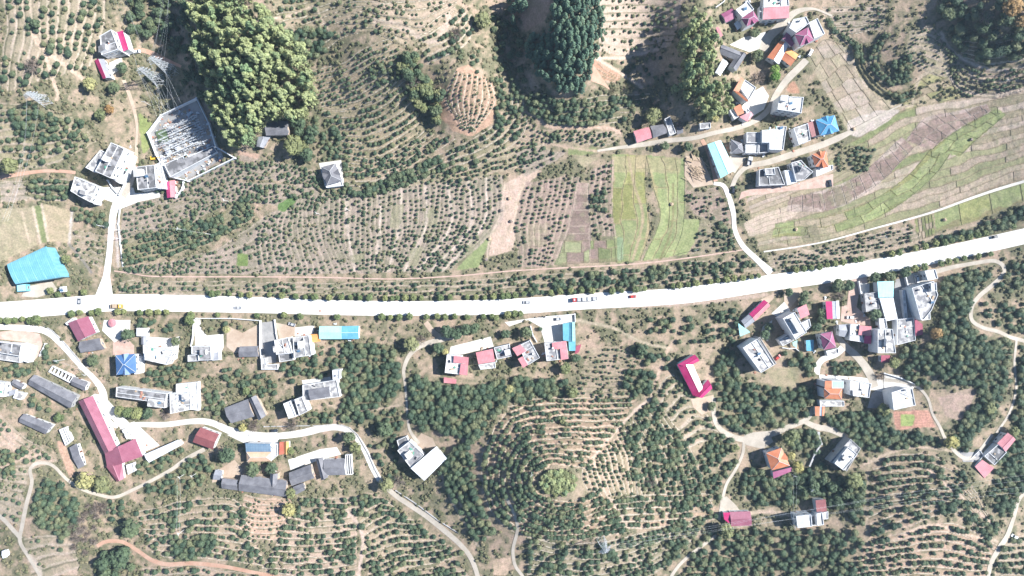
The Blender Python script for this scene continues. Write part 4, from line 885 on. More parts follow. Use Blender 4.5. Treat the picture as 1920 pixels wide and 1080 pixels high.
# ------------------------------------------------------------------ buildings
WIN = MB(); 
for dx_, dz_, sx_, sz_ in ((0, .62, 1.3, .1), (0, -.62, 1.3, .1), (-.62, 0, .1, 1.34), (.62, 0, .1, 1.34), (0, 0, .06, 1.2)): WIN.box((dx_, .03, dz_), (sx_, .09, sz_), 'frame')
WIN.box((0, 0, 0), (1.24, .05, 1.24), 'glass'); WIN_ME = WIN.mesh('window')
DR = MB(); DR.box((0, .02, 1.05), (1.1, .08, 2.1), 'door'); DR.box((.4, .08, 1.0), (.06, .05, .18), 'steel'); DOOR_ME = DR.mesh('door')
TK = MB()
for k_ in range(10):
    a0, a1 = 6.283 * k_ / 10, 6.283 * (k_ + 1) / 10; c_ = lambda a, z, r=.55: Vector((math.cos(a) * r, math.sin(a) * r, z))
    TK.face([c_(a0, .5), c_(a1, .5), c_(a1, 1.7), c_(a0, 1.7)], 'steel'); TK.face([c_(a0, 1.7), c_(a1, 1.7), Vector((0, 0, 1.9))], 'steel')
for sx_ in (-.35, .35):
    for sy_ in (-.35, .35): TK.box((sx_, sy_, .25), (.07, .07, .5), 'steel')
TANK_ME = TK.mesh('water_tank')
SO = MB(); SO.face([(-1, -.8, .3), (1, -.8, .3), (1, .6, 1.3), (-1, .6, 1.3)], 't_solar'); SO.bar((-1.1, .65, 1.4), (1.1, .65, 1.4), .22, 'steel', 8)
for sx_ in (-.9, .9): SO.bar((sx_, .6, 0), (sx_, .6, 1.3), .04, 'steel'); SO.bar((sx_, -.8, 0), (sx_, -.8, .3), .04, 'steel')
SOLAR_ME = SO.mesh('solar_heater')
def offs(poly, d):
    n = len(poly); out = []; ar = sum(poly[k][0]*poly[(k+1) % n][1] - poly[(k+1) % n][0]*poly[k][1] for k in range(n)); sg = 1 if ar > 0 else -1
    for k in range(n):
        p0, p1, p2 = (Vector(poly[(k + q) % n][:2]) for q in (-1, 0, 1))
        a = (p1 - p0).normalized(); b = (p2 - p1).normalized(); na = Vector((-a.y, a.x)) * sg; nb = Vector((-b.y, b.x)) * sg
        m = na + nb; l = max(.35, m.dot(m) / 2); out.append(p1 + m * d / l)
    return out
BRR = random.Random(5); NB = [0]
def wall_openings(parent, poly, z0, z1, door=True, maxw=10):
    """windows and a door in the walls of one block; poly in parent space, counter-clockwise"""
    n = len(poly); ar = sum(poly[k][0]*poly[(k+1) % n][1] - poly[(k+1) % n][0]*poly[k][1] for k in range(n))
    if ar < 0: poly = poly[::-1]
    h = z1 - z0; st = max(1, int((h + .6) // 3)); best = max(range(n), key=lambda k: (poly[(k+1) % n] - poly[k]).length)
    for k in range(n):
        a, b = poly[k], poly[(k + 1) % n]; d = b - a; L = d.length
        if L < 3: continue
        d.normalize(); out = Vector((d.y, -d.x)); ang = math.atan2(out.y, out.x) - math.pi / 2
        cnt = min(4, int(L / 3.4))
        for s_ in range(st):
            for q in range(cnt):
                c = a + d * L * (q + .5) / cnt; z = z0 + h * (s_ + .55) / st
                if s_ == 0 and door and k == best and q == cnt // 2:
                    o = link(bpy.data.objects.new('door', DOOR_ME)); o.location = (c.x + out.x * .03, c.y + out.y * .03, z0 + .02); o.scale = (1.2, 1, 1.1)
                else:
                    if wall_openings.n >= maxw * 2: continue
                    wall_openings.n += 1
                    o = link(bpy.data.objects.new('window', WIN_ME)); o.location = (c.x + out.x * .03, c.y + out.y * .03, z); o.scale = (1.25, 1, 1.15)
                o.rotation_euler[2] = ang; o.parent = parent
def poly_area(P): return abs(sum(P[k].x*P[(k+1) % len(P)].y - P[(k+1) % len(P)].x*P[k].y for k in range(len(P)))) / 2
def roof_quad(mb, P, mat, thick=.12):
    e = (P[1] - P[0]).normalized(); nrm = (P[1] - P[0]).cross(P[-1] - P[0]).normalized(); f = nrm.cross(e)
    if nrm.z < 0: P = P[::-1]; nrm = -nrm
    uv = [((p - P[0]).dot(e), (p - P[0]).dot(f)) for p in P]; mb.face(P, mat, uv)
    lo = [p - Vector((0, 0, thick)) for p in P]; mb.face(lo[::-1], mat)
    for k in range(len(P)): mb.face([P[k], lo[k], lo[(k + 1) % len(P)], P[(k + 1) % len(P)]], mat)
def building(name, label, cat, blocks, group=None):
    """blocks: (type, outline of the roof as it shows on the survey grid, height, roof, wall, options)"""
    b0 = blocks[0]; cx = sum(p[0] for p in b0[1]) / len(b0[1]); cy = sum(p[1] for p in b0[1]) / len(b0[1])
    k = 1.0 - b0[2] / CAMH; gx, gy = 960 + (cx - 960) * k, 540 + (cy - 540) * k
    zb = H(gx, gy); org = W(gx, gy, zb); root = empty(name, org); tag(root, label, cat, group)
    NB[0] += 1; rr = random.Random(NB[0] * 17); wall_openings.n = 0
    for bi, bl in enumerate(blocks):
        typ, poly, h, rm, wm = bl[:5]; opt = bl[5] if len(bl) > 5 else {}
        zr = zb + h; P = [W(x, y, zr) - org for x, y in poly]; P2 = [Vector((p.x, p.y)) for p in P]
        gp = []
        for x, y in poly: kk = 1 - h / CAMH; gp.append((960 + (x - 960) * kk, 540 + (y - 540) * kk))
        m = poly_mask(gp, 1.5); NOTREE[m] = True; FLAT[m] = True; NEARB[poly_mask(gp, 10)] = True
        n = len(P2); ar = sum(P2[q].x*P2[(q+1) % n].y - P2[(q+1) % n].x*P2[q].y for q in range(n))
        base = opt.get('base', -2.0); wall = MB(); eave = 0.0 if typ in ('flat', 'ruin') else .45
        wp = offs(P2, eave) if eave else P2
        if typ == 'flat':
            pr = opt.get('parapet', .7); wall.prism(wp, base, h - pr, wm, wm); wall.obj('wall', root)
            rf = MB(); inn = offs(P2, .28); rf.prism(inn, h - pr, h - pr + .1, rm); rf.obj('roof', root)
            pa = MB(); ring = P2; ri = offs(P2, .26)
            for q in range(n):
                A, B_, C_, D = ring[q], ring[(q + 1) % n], ri[(q + 1) % n], ri[q]
                Z = lambda v, z: Vector((v.x, v.y, z)); z0, z1 = h - pr, h
                pa.face([Z(A, z1), Z(B_, z1), Z(C_, z1), Z(D, z1)][::(1 if ar > 0 else -1)], wm)
                pa.face([Z(A, z0), Z(B_, z0), Z(B_, z1), Z(A, z1)], wm); pa.face([Z(D, z0), Z(C_, z0), Z(C_, z1), Z(D, z1)], wm)
            pa.obj('parapet', root)
            if opt.get('hut'):
                u, v, w_, d_ = opt['hut'][:4]; hh = 2.3
                q = [P2[0].lerp(P2[1], u).lerp(P2[3 % n].lerp(P2[2], u), v)]; ex = (P2[1] - P2[0]).normalized(); ey = (P2[-1] - P2[0]).normalized()
                cc = q[0]; poly2 = [cc + ex * sx * w_ / 2 + ey * sy * d_ / 2 for sx, sy in ((-1, -1), (1, -1), (1, 1), (-1, 1))]
                hb = MB(); hb.prism(poly2, h - pr + .1, h + hh - .2, wm); ho = hb.obj('stair_hut', root)
                hr = MB(); hr.prism(offs(poly2, -.25), h + hh - .2, h + hh, 'roof_clean' if rr.random() < .5 else rm); hr.obj('roof_slab', ho)
            if n >= 4 and poly_area(P2) > 70 and opt.get('divide', 1):
                f = rr.uniform(.3, .7); a, b = (P2[0].lerp(P2[1], f), P2[3].lerp(P2[2], f)) if rr.random() < .5 else (P2[1].lerp(P2[2], f), P2[0].lerp(P2[3], f))
                dv = MB(); dd = (b - a).normalized(); nn = Vector((-dd.y, dd.x)) * .12; dv.prism([a + dd * .4 - nn, a + dd * .4 + nn, b - dd * .4 + nn, b - dd * .4 - nn], h - pr + .1, h - .15, wm); dv.obj('roof_divider', root)
                for _ in range(rr.choice((2, 3, 4, 5))):
                    c = P2[0].lerp(P2[1], rr.uniform(.15, .85)).lerp(P2[3].lerp(P2[2], rr.uniform(.15, .85)), rr.uniform(.15, .85)); pb = MB(); pb.box((c.x, c.y, h - pr + .35), (rr.uniform(.6, 2.2), rr.uniform(.5, 1.1), .5), rr.choice(('timber', 'brick', 'galv', 'dark_paint', 'tarp')), rr.uniform(0, 3)); pb.obj('roof_box', root)
            if opt.get('tank', rr.random() < .45) and n >= 4:
                c = P2[0].lerp(P2[2], rr.uniform(.25, .75)); o = link(bpy.data.objects.new('water_tank', TANK_ME)); o.location = (c.x, c.y, h - pr + .1); o.parent = root
            if opt.get('solar', rr.random() < .4) and n >= 4:
                c = P2[1].lerp(P2[3 % n], rr.uniform(.25, .75)); o = link(bpy.data.objects.new('solar_heater', SOLAR_ME)); o.location = (c.x, c.y, h - pr + .1); o.rotation_euler[2] = .3; o.parent = root
        elif typ == 'ruin':
            ri = offs(P2, .35)
            for q in range(n):
                A, B_, C_, D = P2[q], P2[(q + 1) % n], ri[(q + 1) % n], ri[q]; w2 = MB(); w2.prism([A, B_, C_, D], base, h - rr.uniform(0, .5), wm); w2.obj('wall', root)
            for q in range(opt.get('cells', 0)):
                f = (q + 1) / (opt['cells'] + 1); a = P2[0].lerp(P2[1], f); b = P2[3].lerp(P2[2], f); w2 = MB(); dd = (P2[1] - P2[0]).normalized() * .15
                w2.prism([a - dd, a + dd, b + dd, b - dd], base, h - .3, wm); w2.obj('partition', root)
            fl = MB(); fl.prism(ri, base, .05, rm); fl.obj('floor', root)
        elif typ in ('gable', 'hip', 'pent', 'vault', 'pyramid'):
            rise = opt.get('rise', 1.5); he = h - rise; A, B_, C_, D = [Vector((p.x, p.y, he)) for p in P2]
            if typ == 'pent':
                wall.prism(wp, base, he - .1, wm); rf = MB(); roof_quad(rf, [A + Vector((0, 0, rise)), B_ + Vector((0, 0, rise)), C_, D], rm)
                if not opt.get('posts'): wall.obj('wall', root)
                else:
                    for c in wp: ps = MB(); ps.bar((c.x, c.y, base), (c.x, c.y, he), .08, 'galv', 6); ps.obj('post', root)
                rf.obj('roof', root)
            elif typ == 'gable':
                wA, wB, wC, wD = wp; wall.prism(wp, base, he - .12, wm)
                for a, b in ((wA, wD), (wB, wC)):
                    m_ = (a + b) / 2; wall.face([(a.x, a.y, he - .13), (b.x, b.y, he - .13), (m_.x, m_.y, h - .25)], wm)
                wall.obj('wall', root)
                M1 = (A + D) / 2 + Vector((0, 0, rise)); M2 = (B_ + C_) / 2 + Vector((0, 0, rise)); r2 = opt.get('mat2', rm)
                rf = MB(); roof_quad(rf, [M1, M2, B_, A], rm); ro = rf.obj('roof_slope', root); rf = MB(); roof_quad(rf, [M1, M2, C_, D], r2); rf.obj('roof_slope', root)
                rg = MB(); rg.bar(M1 + Vector((0, 0, .04)), M2 + Vector((0, 0, .04)), .13, opt.get('ridge', r2), 5); rg.obj('ridge_cap', root)
            elif typ == 'vault':
                wall.prism(wp, base, he, wm); wall.obj('wall', root); rf = MB(); N_ = 14; pr_ = None
                for q in range(N_ + 1):
                    th = math.pi * q / N_; f = .5 - .5 * math.cos(th); zz = rise * math.sin(th); a = A.lerp(D, f) + Vector((0, 0, zz)); b = B_.lerp(C_, f) + Vector((0, 0, zz))
                    if pr_: L_ = (b - a).length; rf.face([pr_[0], a, b, pr_[1]], rm, [(0, q - 1), (0, q), (L_, q), (L_, q - 1)])
                    pr_ = (a, b)
                for e in ((A, D), (B_, C_)): rf.face([e[0].lerp(e[1], .5 - .5 * math.cos(math.pi * q / N_)) + Vector((0, 0, rise * math.sin(math.pi * q / N_))) for q in range(N_ + 1)], rm)
                rf.obj('roof', root, True)
                for q in range(5):
                    rb = MB(); f = .1 + .2 * q; pa_, pb_ = A.lerp(B_, f), D.lerp(C_, f)
                    pts = [pa_.lerp(pb_, .5 - .5 * math.cos(math.pi * s_ / N_)) + Vector((0, 0, rise * math.sin(math.pi * s_ / N_) + .06)) for s_ in range(N_ + 1)]
                    for s_ in range(N_): rb.bar(pts[s_], pts[s_ + 1], .06, rm)
                    rb.obj('roof_seam', root)
            else:
                wall.prism(wp, base, he - .1, wm); wall.obj('wall', root)
                l1 = (B_ - A).length; l2 = (D - A).length; up = Vector((0, 0, rise))
                if typ == 'pyramid': M1 = M2 = (A + B_ + C_ + D) / 4 + up
                elif l1 >= l2: t_ = min(.48, l2 / 2 / l1 * .95); M1 = ((A + D) / 2).lerp((B_ + C_) / 2, t_) + up; M2 = ((A + D) / 2).lerp((B_ + C_) / 2, 1 - t_) + up
                else: A, B_, C_, D = B_, C_, D, A; t_ = min(.48, l1 / 2 / l2 * .95); M1 = ((A + D) / 2).lerp((B_ + C_) / 2, t_) + up; M2 = ((A + D) / 2).lerp((B_ + C_) / 2, 1 - t_) + up
                for pl in ([M1, M2, B_, A], [M2, M1, D, C_], [A, D, M1], [B_, C_, M2]):
                    rf = MB(); roof_quad(rf, pl[:4] if len(pl) == 4 else pl, rm); rf.obj('roof_slope', root)
                for a, b in ((M1, M2), (M1, A), (M1, D), (M2, B_), (M2, C_)):
                    rg = MB(); rg.bar(a + Vector((0, 0, .05)), b + Vector((0, 0, .05)), .11, opt.get('ridge', 'frame'), 5); rg.obj('ridge_cap', root)
                if opt.get('cross'):              # a smaller cross gable running out from the middle to the given sides
                    mid_ = (M1 + M2) / 2; ce = (A + B_ + C_ + D) / 4
                    for s_ in opt['cross']:
                        E0, E1 = ((A, B_), (B_, C_), (C_, D), (D, A))[s_]; em = (E0 + E1) / 2; dd = (E1 - E0) * .2; o_ = (em - ce).normalized() * .5; tip = em + o_ + up * .72; inn = mid_.lerp(tip, .25); inn.z = tip.z
                        rf = MB(); roof_quad(rf, [inn, tip, em + o_ - dd], rm); rf.obj('cross_gable', root); rf = MB(); roof_quad(rf, [inn, tip, em + o_ + dd], rm); rf.obj('cross_gable', root)
        if not opt.get('blind') and typ != 'ruin' and not opt.get('posts') and min((wp[(q+1) % n] - wp[q]).length for q in range(n)) > 2.2:
            wall_openings(root, [Vector(p) for p in wp], max(0, base if base > 0 else 0), h - (.7 if typ == 'flat' else opt.get('rise', 1.5)), bi == 0, 8 if h > 7 else 4)
    return root
build_order = 'structure first'
# ------------------------------------------------------------------ every building, traced
W_, G_, M_, U_ = 'wall_white', 'wall_grey', 'wall_mud', 'brick'
def q(s): return [tuple(float(c) for c in p.split(',')) for p in s.split()]
def bd(name, label, cat, *bl, group=None): return building(name, label, cat, [(b[0], q(b[1])) + tuple(b[2:]) for b in bl], group)
bd('farmhouse','white two storey house with red sheet lean-to on the dark wooded slope at top left','house',
 ('flat','187,67 208,55 222,92 190,103',8.5,'roof_grey',W_,{'hut':(.2,.75,4,3)}),('flat','209,56 217,60 229,97 222,93',6.5,'roof_clean',W_,{'tank':0,'solar':0}),('pent','241,92 230,57 217,60 228,97',5.5,'m_magenta',W_,{'rise':.6}))
bd('shed','narrow shed with one red and one grey roof slope below the red lean-to house','shed',('gable','193,109 206,145 191,147 175,112',4.5,'m_grey',W_,{'mat2':'m_magenta','rise':1.2}))
bd('apartment_house','large white stepped flat roofed block at the top of the side road','house',
 ('flat','208,267 233,279 207,334 178,321',11,'roof_grey',W_,{'hut':(.3,.5,3,3)}),('flat','188,281 197,286 177,323 160,314',8,'roof_mid',W_,{'solar':0}),('flat','234,280 249,292 240,318 224,344 208,334',4.5,'roof_clean',W_,{'solar':0,'tank':0}))
bd('apartment_house','white flat roofed house with cluttered roof at the bend below the larger stepped block','house',
 ('flat','140,331 182,349 169,379 148,368 132,358',8.5,'roof_white',W_,{'hut':(.5,.6,3,3),'tank':1}),('flat','183,349 190,357 177,383 170,379',5,'roof_clean',W_,{'solar':0}))
bd('office_building','grey and white flat roofed house left of the small pink shed by the substation','house',
 ('flat','254,313 289,309 293,352 258,356',8,'roof_grey',W_,{'hut':(.2,.3,5,4)}),('flat','290,309 302,303 309,354 293,353',5,'roof_clean',W_,{'tank':0,'solar':0}))
bd('shed','small bright pink ridged shed at the corner of the substation wall','shed',('gable','309,341 312,371 328,369 327,337',4,'m_magenta',W_,{'rise':.9,'mat2':'m_pink'}))
bd('control_building','long low grey flat roof inside the substation walls','building',('flat','307,308 350,289 353,294 399,273 407,285 319,332',5,'roof_grey',W_,{'tank':0,'solar':0}))
bd('barn','weathered grey tiled barn at the foot of the bamboo wood','barn',('gable','496,226 539,225 539,252 497,253',4.5,'t_slate',M_,{'rise':1.6}))
bd('shed','pale grey lean barn just below the barn at the bamboo foot','shed',('gable','507,255 493,277 480,274 482,256',3.5,'m_grey',M_,{'rise':.8}))
bd('villa','slate blue hipped villa with white terraces beside the dark grove north of the plain','house',
 ('hip','600,312 627,305 640,338 611,346',8,'t_slate',W_,{'rise':2.4,'cross':(0,2)}),('flat','609,344 640,337 643,348 612,352',3.5,'roof_clean',W_,{'tank':0,'solar':0}))
bd('sports_hall','large cyan barrel roofed hall beside the western field','hall',('vault','11,495 84,461 112,520 27,533',9,'m_hall','m_hall',{'rise':1.3,'blind':1}))
bd('shed','tiny cyan lean-to at the foot of the large barrel hall','shed',('flat','31,533 49,532 50,546 32,547',3,'m_aqua','m_cyan',{'tank':0,'solar':0,'parapet':.2}))
bd('shed','little white hut by the road east of the cyan hall','shed',('flat','112,538 119,537 120,547 113,548',3,'roof_clean',W_,{'blind':1}))
bd('house','maroon roofed building near the road west of the round pink canopy','house',('gable','162,593 177,624 143,641 124,606',6,'m_rose',W_,{'rise':1.8,'mat2':'m_rose'}),('flat','122,606 136,596 139,600 126,610',4,'roof_clean',W_,{'blind':1,'tank':0,'solar':0}))
bd('barn','grey tiled barn directly below the maroon roofed building','barn',('gable','146,641 184,634 194,655 148,662',4.5,'t_slate',M_,{'rise':1.6}))
bd('villa','white villa with a cobalt blue hipped roof beside a brick yard','house',('hip','212,667 250,664 252,700 214,704',10,'t_blue',W_,{'rise':2.4,'cross':(0,2)}),('flat','251,666 266,669 264,700 252,702',4,'roof_clean',W_,{'tank':0,'solar':0}))
bd('house','flat roofed grey and white house inside the curved hedge at the left edge','house',('flat','-10,640 40,646 36,668 -12,660',7,'roof_grey',W_,{'solar':0}),('flat','41,643 60,650 52,680 40,676',3.5,'roof_clean',W_,{'tank':0,'solar':0}),('flat','-12,661 36,669 37,680 -12,673',4.5,'roof_mid',W_,{'tank':0,'solar':0}))
bd('barn','longest narrow grey tiled row house at the left below the walled white house','barn',('gable','61,703 142,743 129,767 49,721',5,'t_slate',G_,{'rise':1.5}))
bd('barn','short grey tiled barn with white gable beside the curved village road','barn',('gable','136,707 163,718 157,734 131,722',4.5,'t_slate',W_,{'rise':1.4}))
bd('ruined_pens','row of roofless white walled pens between the village road and the long grey row house','ruin',('ruin','97,686 137,706 130,718 90,697',2.6,'bark',W_,{'cells':5}))
bd('shed','small grey gabled shed above two white huts at the left edge','shed',('gable','24,711 44,722 38,732 19,722',4,'t_slate',W_,{'rise':1.1}))
bd('shed','pale sheet hut left of a tiny white lean-to near the left edge','shed',('pent','17,733 30,729 26,740 14,744',3,'m_grey',W_,{'rise':.6,'blind':1}))
bd('shed','tiny white walled lean-to near the left edge','shed',('flat','30,734 46,738 38,750 24,746',3,'roof_white',W_,{'blind':1,'tank':0,'solar':0}))
bd('house','white flat roofed slab cut by the left edge of the village','house',('flat','-14,714 11,718 8,744 -14,744',5,'roof_white',W_,{'tank':0}))
bd('shed','detached grey gabled long shed in the garden above the left terraces','shed',('gable','42,776 97,798 83,815 33,792',4.2,'t_slate',W_,{'rise':1.2}))
bd('factory','big maroon sheet roofed workshop with three joined wings','factory',
 ('gable','170,743 216,842 192,852 143,754',7.5,'m_rose',W_,{'rise':2.2,'mat2':'m_rose'}),('gable','250,824 264,857 197,880 192,851',7.3,'m_rose',W_,{'rise':2.3,'mat2':'m_rose'}),('gable','226,868 230,899 217,905 196,876',6,'m_rose',W_,{'rise':1.4,'mat2':'m_rose'}))
bd('shed','long pale blue white shed at the right of the maroon workshop','shed',('gable','269,853 333,825 341,834 278,868',4.2,'m_white',W_,{'rise':.8}))
bd('shed','small white and green topped lean-to tucked at the workshop tail','shed',('flat','236,872 249,868 252,884 240,890',3,'roof_white',W_,{'tank':0,'blind':1}))
bd('barn','brown red sheet roofed barn beside the white village road','barn',('gable','374,802 409,815 397,844 359,830',6.5,'m_brown',W_,{'rise':1.6}))
bd('school','long narrow speckled grey flat roof next to round green trees','building',('flat','218,726 312,738 310,757 217,744',8,'roof_grey',W_,{'tank':0,'solar':0}),('flat','278,748 309,752 309,765 277,762',8.6,'roof_white',W_,{'hut':(.3,.5,4,3)}))
bd('house','bright white walled flat roofed house right of the long speckled roof','house',('flat','318,738 357,737 357,768 319,776',8.5,'roof_white',W_,{'hut':(.8,.2,3,3)}),('flat','330,720 370,716 372,770 358,768 357,736 330,736',4,'roof_clean',W_,{'tank':0,'solar':0}))
bd('ruined_barn','half roofless grey barn at the left of the maroon workshop','ruin',('gable','128,840 142,832 157,874 145,880',4,'t_slate',W_,{'rise':1}),('ruin','110,806 122,801 134,826 122,836',2.4,'bark',W_,{'cells':2}))
bd('house','white flat roofed house with dark parapet line behind the blue hipped villa','house',('flat','268,647 324,660 312,684 269,674',7.5,'roof_clean',W_,{'hut':(.3,.7,5,4),'tank':0}))
bd('shed','small bluish white hut north of the dark lined white house','shed',('flat','256,615 275,615 275,631 256,630',3.2,'m_white',W_,{'tank':0,'solar':0,'parapet':.2}))
bd('shed','two tone grey shed under the bluish white hut','shed',('gable','264,631 264,646 274,647 274,632',3.6,'m_grey',W_,{'rise':.7}))
bd('house','low house with a dark stained flat roof at the end of the white driveway','house',('flat','359,649 395,649 396,675 372,676 371,665 359,664',6.5,'roof_grey',W_,{'solar':0,'hut':(.6,.4,3,3)}),('flat','352,666 371,665 372,677 352,678',5.5,'roof_mid',W_,{'tank':0,'solar':0}),('flat','399,661 410,659 411,675 398,676',4,'m_grey',W_,{'tank':0,'solar':0,'parapet':.2}))
bd('barn','single grey tiled barn left of the walled grey yard','barn',('gable','448,650 482,649 484,669 446,670',4.2,'t_slate',M_,{'rise':1.5}))
bd('apartment_house','wide white and grey flat roofed house with raised strips left of the cyan shed','house',
 ('flat','514,638 540,633 548,662 518,665',9.5,'roof_white',W_,{'hut':(.15,.6,3.5,3.5)}),('flat','522,665 547,662 550,675 524,679',6,'roof_grey',W_,{'tank':0,'solar':0}),('flat','549,633 579,629 584,666 551,671',9,'roof_mid',W_,{'hut':(.5,.4,3,4)}))
bd('shed','white flat annexe at the lower end of the grey walled yard','shed',('flat','489,672 498,672 499,684 520,683 521,693 490,693',3.5,'roof_white',W_,{'tank':0,'solar':0,'hut':None}))
bd('workshop_shed','long sheet roofed shed pale aqua on the left and deep cyan on the right','shed',('gable','598,612 640,611.7 640,636 598,636',6,'m_aqua',W_,{'rise':1.1}),('gable','640,611.7 672,611 672,636 640,636',6,'m_cyan',W_,{'rise':1.2,'ridge':'m_white'}))
bd('shed','small orange roof joining the cyan shed to the white house','shed',('pent','581,627 600,626 601,640 584,643',4.5,'t_bright',W_,{'rise':.5}))
bd('house','flat roofed house carrying a long grey tiled roof beside a square white tower','house',('flat','567,722 631,712 637,744 568,752',6.5,'roof_mid',W_,{'tank':0,'solar':0,'hut':None}),('gable','577,731 617,725 619,744 581,751',9.5,'t_slate',W_,{'rise':1.3,'base':5}))
bd('water_tower','square white tower hut at the corner of the grey gabled flat roof','tower',('flat','623,694 636,694 636,711 624,712',9,'roof_clean',W_,{'tank':1,'solar':0}))
bd('house','white flat house split by a dark blue gap beside a brick strip','house',('flat','531,757 543,752 555,781 541,785',8.5,'roof_clean',W_,{'tank':0,'solar':0}),('flat','552,749 566,744 577,771 561,779',9,'roof_white',W_,{'tank':1,'solar':0}),('flat','543,753 551,750 561,778 555,780',4.5,'roof_grey',W_,{'tank':0,'solar':0}))
bd('farmhouse','broad grey tiled farmhouse with cross wing north of the white village road','house',('gable','418,766 463,749 475,782 431,795',6,'t_slate',M_,{'rise':1.8}),('gable','478,742 497,780 483,790 464,748',6.2,'t_slate',M_,{'rise':1.8}))
bd('house','white house with blue panels above an orange hipped lower roof','house',('pent','460,831 507,832 507,848 460,848',8,'t_panel',W_,{'rise':1.0}),('hip','460,848.5 508,848.5 508,866 461,867',7.5,'t_peach',W_,{'rise':1.6}),('flat','508,832 520,833 520,854 509,864',4,'roof_clean',W_,{'tank':1,'solar':0}))
bd('shed','small red and orange tiled shed right of the blue panelled house','shed',('gable','532,828 532,852 541,852 541,828',4.5,'t_bright',W_,{'rise':.9,'mat2':'t_bright'}),('pent','524,829 532,828 532,852 523,853',4,'t_red',W_,{'rise':.3}))
bd('farmhouse','longest grey tiled farmhouse with rear wing below the village road','house',('gable','450,892 536,903 535,934 445,922',6,'t_slate',M_,{'rise':2}),('gable','519,889 518,914 504,912 505,889',6.2,'t_slate',M_,{'rise':1.6}),('gable','415,898 445,901 444,921 414,917',4.8,'t_slate',M_,{'rise':1.4}))
bd('shed','tiny grey roofed outhouse at the left tip of the longest farmhouse','shed',('gable','403,881 416,884 414,901 398,900',3.6,'m_grey',W_,{'rise':.9}))
bd('farmhouse','middle grey tiled farmhouse beside a small dark court','house',('gable','540,888 581,872 588,898 545,913',6,'t_slate',M_,{'rise':1.9}))
bd('shed','small grey gabled shed attached below the middle farmhouse','shed',('gable','548,914 568,906 572,919 554,929',4,'t_slate',M_,{'rise':1}))
bd('farmhouse','right grey tiled farmhouse with roofless white annexe','house',('gable','605,863 645,862 647,892 608,893',6.2,'t_slate',W_,{'rise':1.8}),('gable','604,860 614,896 601,902 591,862',6,'t_slate',W_,{'rise':1.5}),('ruin','647,853 658,852 661,890 648,891',3,'concrete',W_,{'cells':2}))
bd('house','grey stained flat roofed house joined to the isolated white metal roof','house',('flat','745,845 768,827 795,853 770,877',7,'roof_mid',W_,{'solar':0,'hut':(.4,.5,3,4)}),('flat','744,826 762,818 766,826 748,840',4,'roof_grey',W_,{'tank':0,'solar':0}))
bd('workshop_shed','isolated bright white metal roof beside the stained grey house','shed',('pent','770,878 817,838 838,860 795,902',6,'m_white',W_,{'rise':.8}))
bd('house','white flat house wrapped by an L shaped pink roof first in the middle row','house',('flat','838,665 866,668 862,702 834,699',8,'roof_clean',W_,{'hut':None,'tank':0,'solar':0}),('pent','851,667 879,670 878,682 850,680',9,'m_pink',W_,{'rise':.4,'base':6.5}),('pent','864,682 878,682 876,704 861,702',9,'m_pink',W_,{'rise':.4,'base':0}),('pent','832,707 856,711 855,720 832,718',4.5,'m_pink',W_,{'rise':.4}))
bd('house','plain pink sheet roof with a white strip second in the middle row','house',('pent','892,661 924,654 928,678 897,683',7.5,'m_pink',W_,{'rise':.5}),('flat','897,684 928,679 929,690 901,693',6,'roof_white',W_,{'tank':0,'solar':0}))
bd('house','mottled grey flat roof wedged between two pink roofed houses','house',('flat','926,652 955,645 959,668 932,674',7,'roof_mid',W_,{'hut':(.8,.6,3,3)}))
bd('house','white terraced roof with magenta pink angle roof third in the middle row','house',('flat','972,648 994,638 1012,671 989,685',8.5,'roof_mid',W_,{'hut':None,'solar':0}),('pent','960,653 976,646 987,658 970,668',9.4,'m_pink',W_,{'rise':.4,'base':0}),('pent','971,673 980,668 990,684 981,690',8.9,'m_pink',W_,{'rise':.4}))
bd('house','white stained flat roof with pink roof on its right next to the cyan shed','house',('flat','1021,644 1062,640 1066,672 1025,677',8.5,'roof_mid',W_,{'hut':None}),('pent','1035,643 1062,639 1062,653 1036,655',9.2,'m_pink',W_,{'rise':.3,'base':8}),('pent','1050,654 1063,653 1066,673 1052,675',9.2,'m_pink',W_,{'rise':.3,'base':8}))
bd('workshop_shed','tall narrow cyan shed against the main road in the middle row','shed',('gable','1067,604 1067,640 1079,640 1078,604',6.5,'m_cyan',W_,{'rise':.9,'mat2':'m_cyan'}),('pent','1055,607 1067,605 1067,640 1056,638',6,'m_cyan',W_,{'rise':.5}),('pent','1066,640 1079,640 1079,658 1067,658',5.2,'m_cyan',W_,{'rise':.4}))
bd('shed','dark red lean-to behind the tall cyan shed','shed',('pent','1080,649 1090,645 1086,660 1078,665',3.5,'m_maroon',W_,{'rise':.4}))
bd('house','U shaped magenta sheet roofed farm on the edge of the round hill','house',('gable','1271,684 1301,743 1320,729 1300,683',7,'m_magenta',W_,{'rise':1.7,'mat2':'m_pink'}),('gable','1272,684 1304,665 1313,677 1290,689',7,'m_magenta',W_,{'rise':1.6}),('gable','1303,743 1329,712 1337,729 1318,747',6.6,'m_magenta',W_,{'rise':1.6}))
bd('workshop_shed','long slanting shed half magenta half grey by the main road','shed',('gable','1406,589 1434,562 1446,573 1417,602',5.5,'m_magenta',W_,{'rise':1.3,'mat2':'m_pink'}),('gable','1391,602 1406,589 1417,602 1399,616',5.3,'m_grey',W_,{'rise':1.3}))
bd('shed','pale aqua sheet canopy under the grey end of the slanting shed','shed',('pent','1384,606 1400,617 1407,623 1388,631',3.6,'m_aqua',G_,{'rise':.4,'posts':1}))
bd('apartment_house','white four storey block with stained flat roof standing alone in deep shade','house',('flat','1393,652 1420,635 1452,684 1427,699',11.5,'roof_white',W_,{'hut':None,'tank':1}),('flat','1422,634 1425,632 1456,682 1452,684',9,'roof_grey',G_,{'tank':0,'solar':0,'blind':1}))
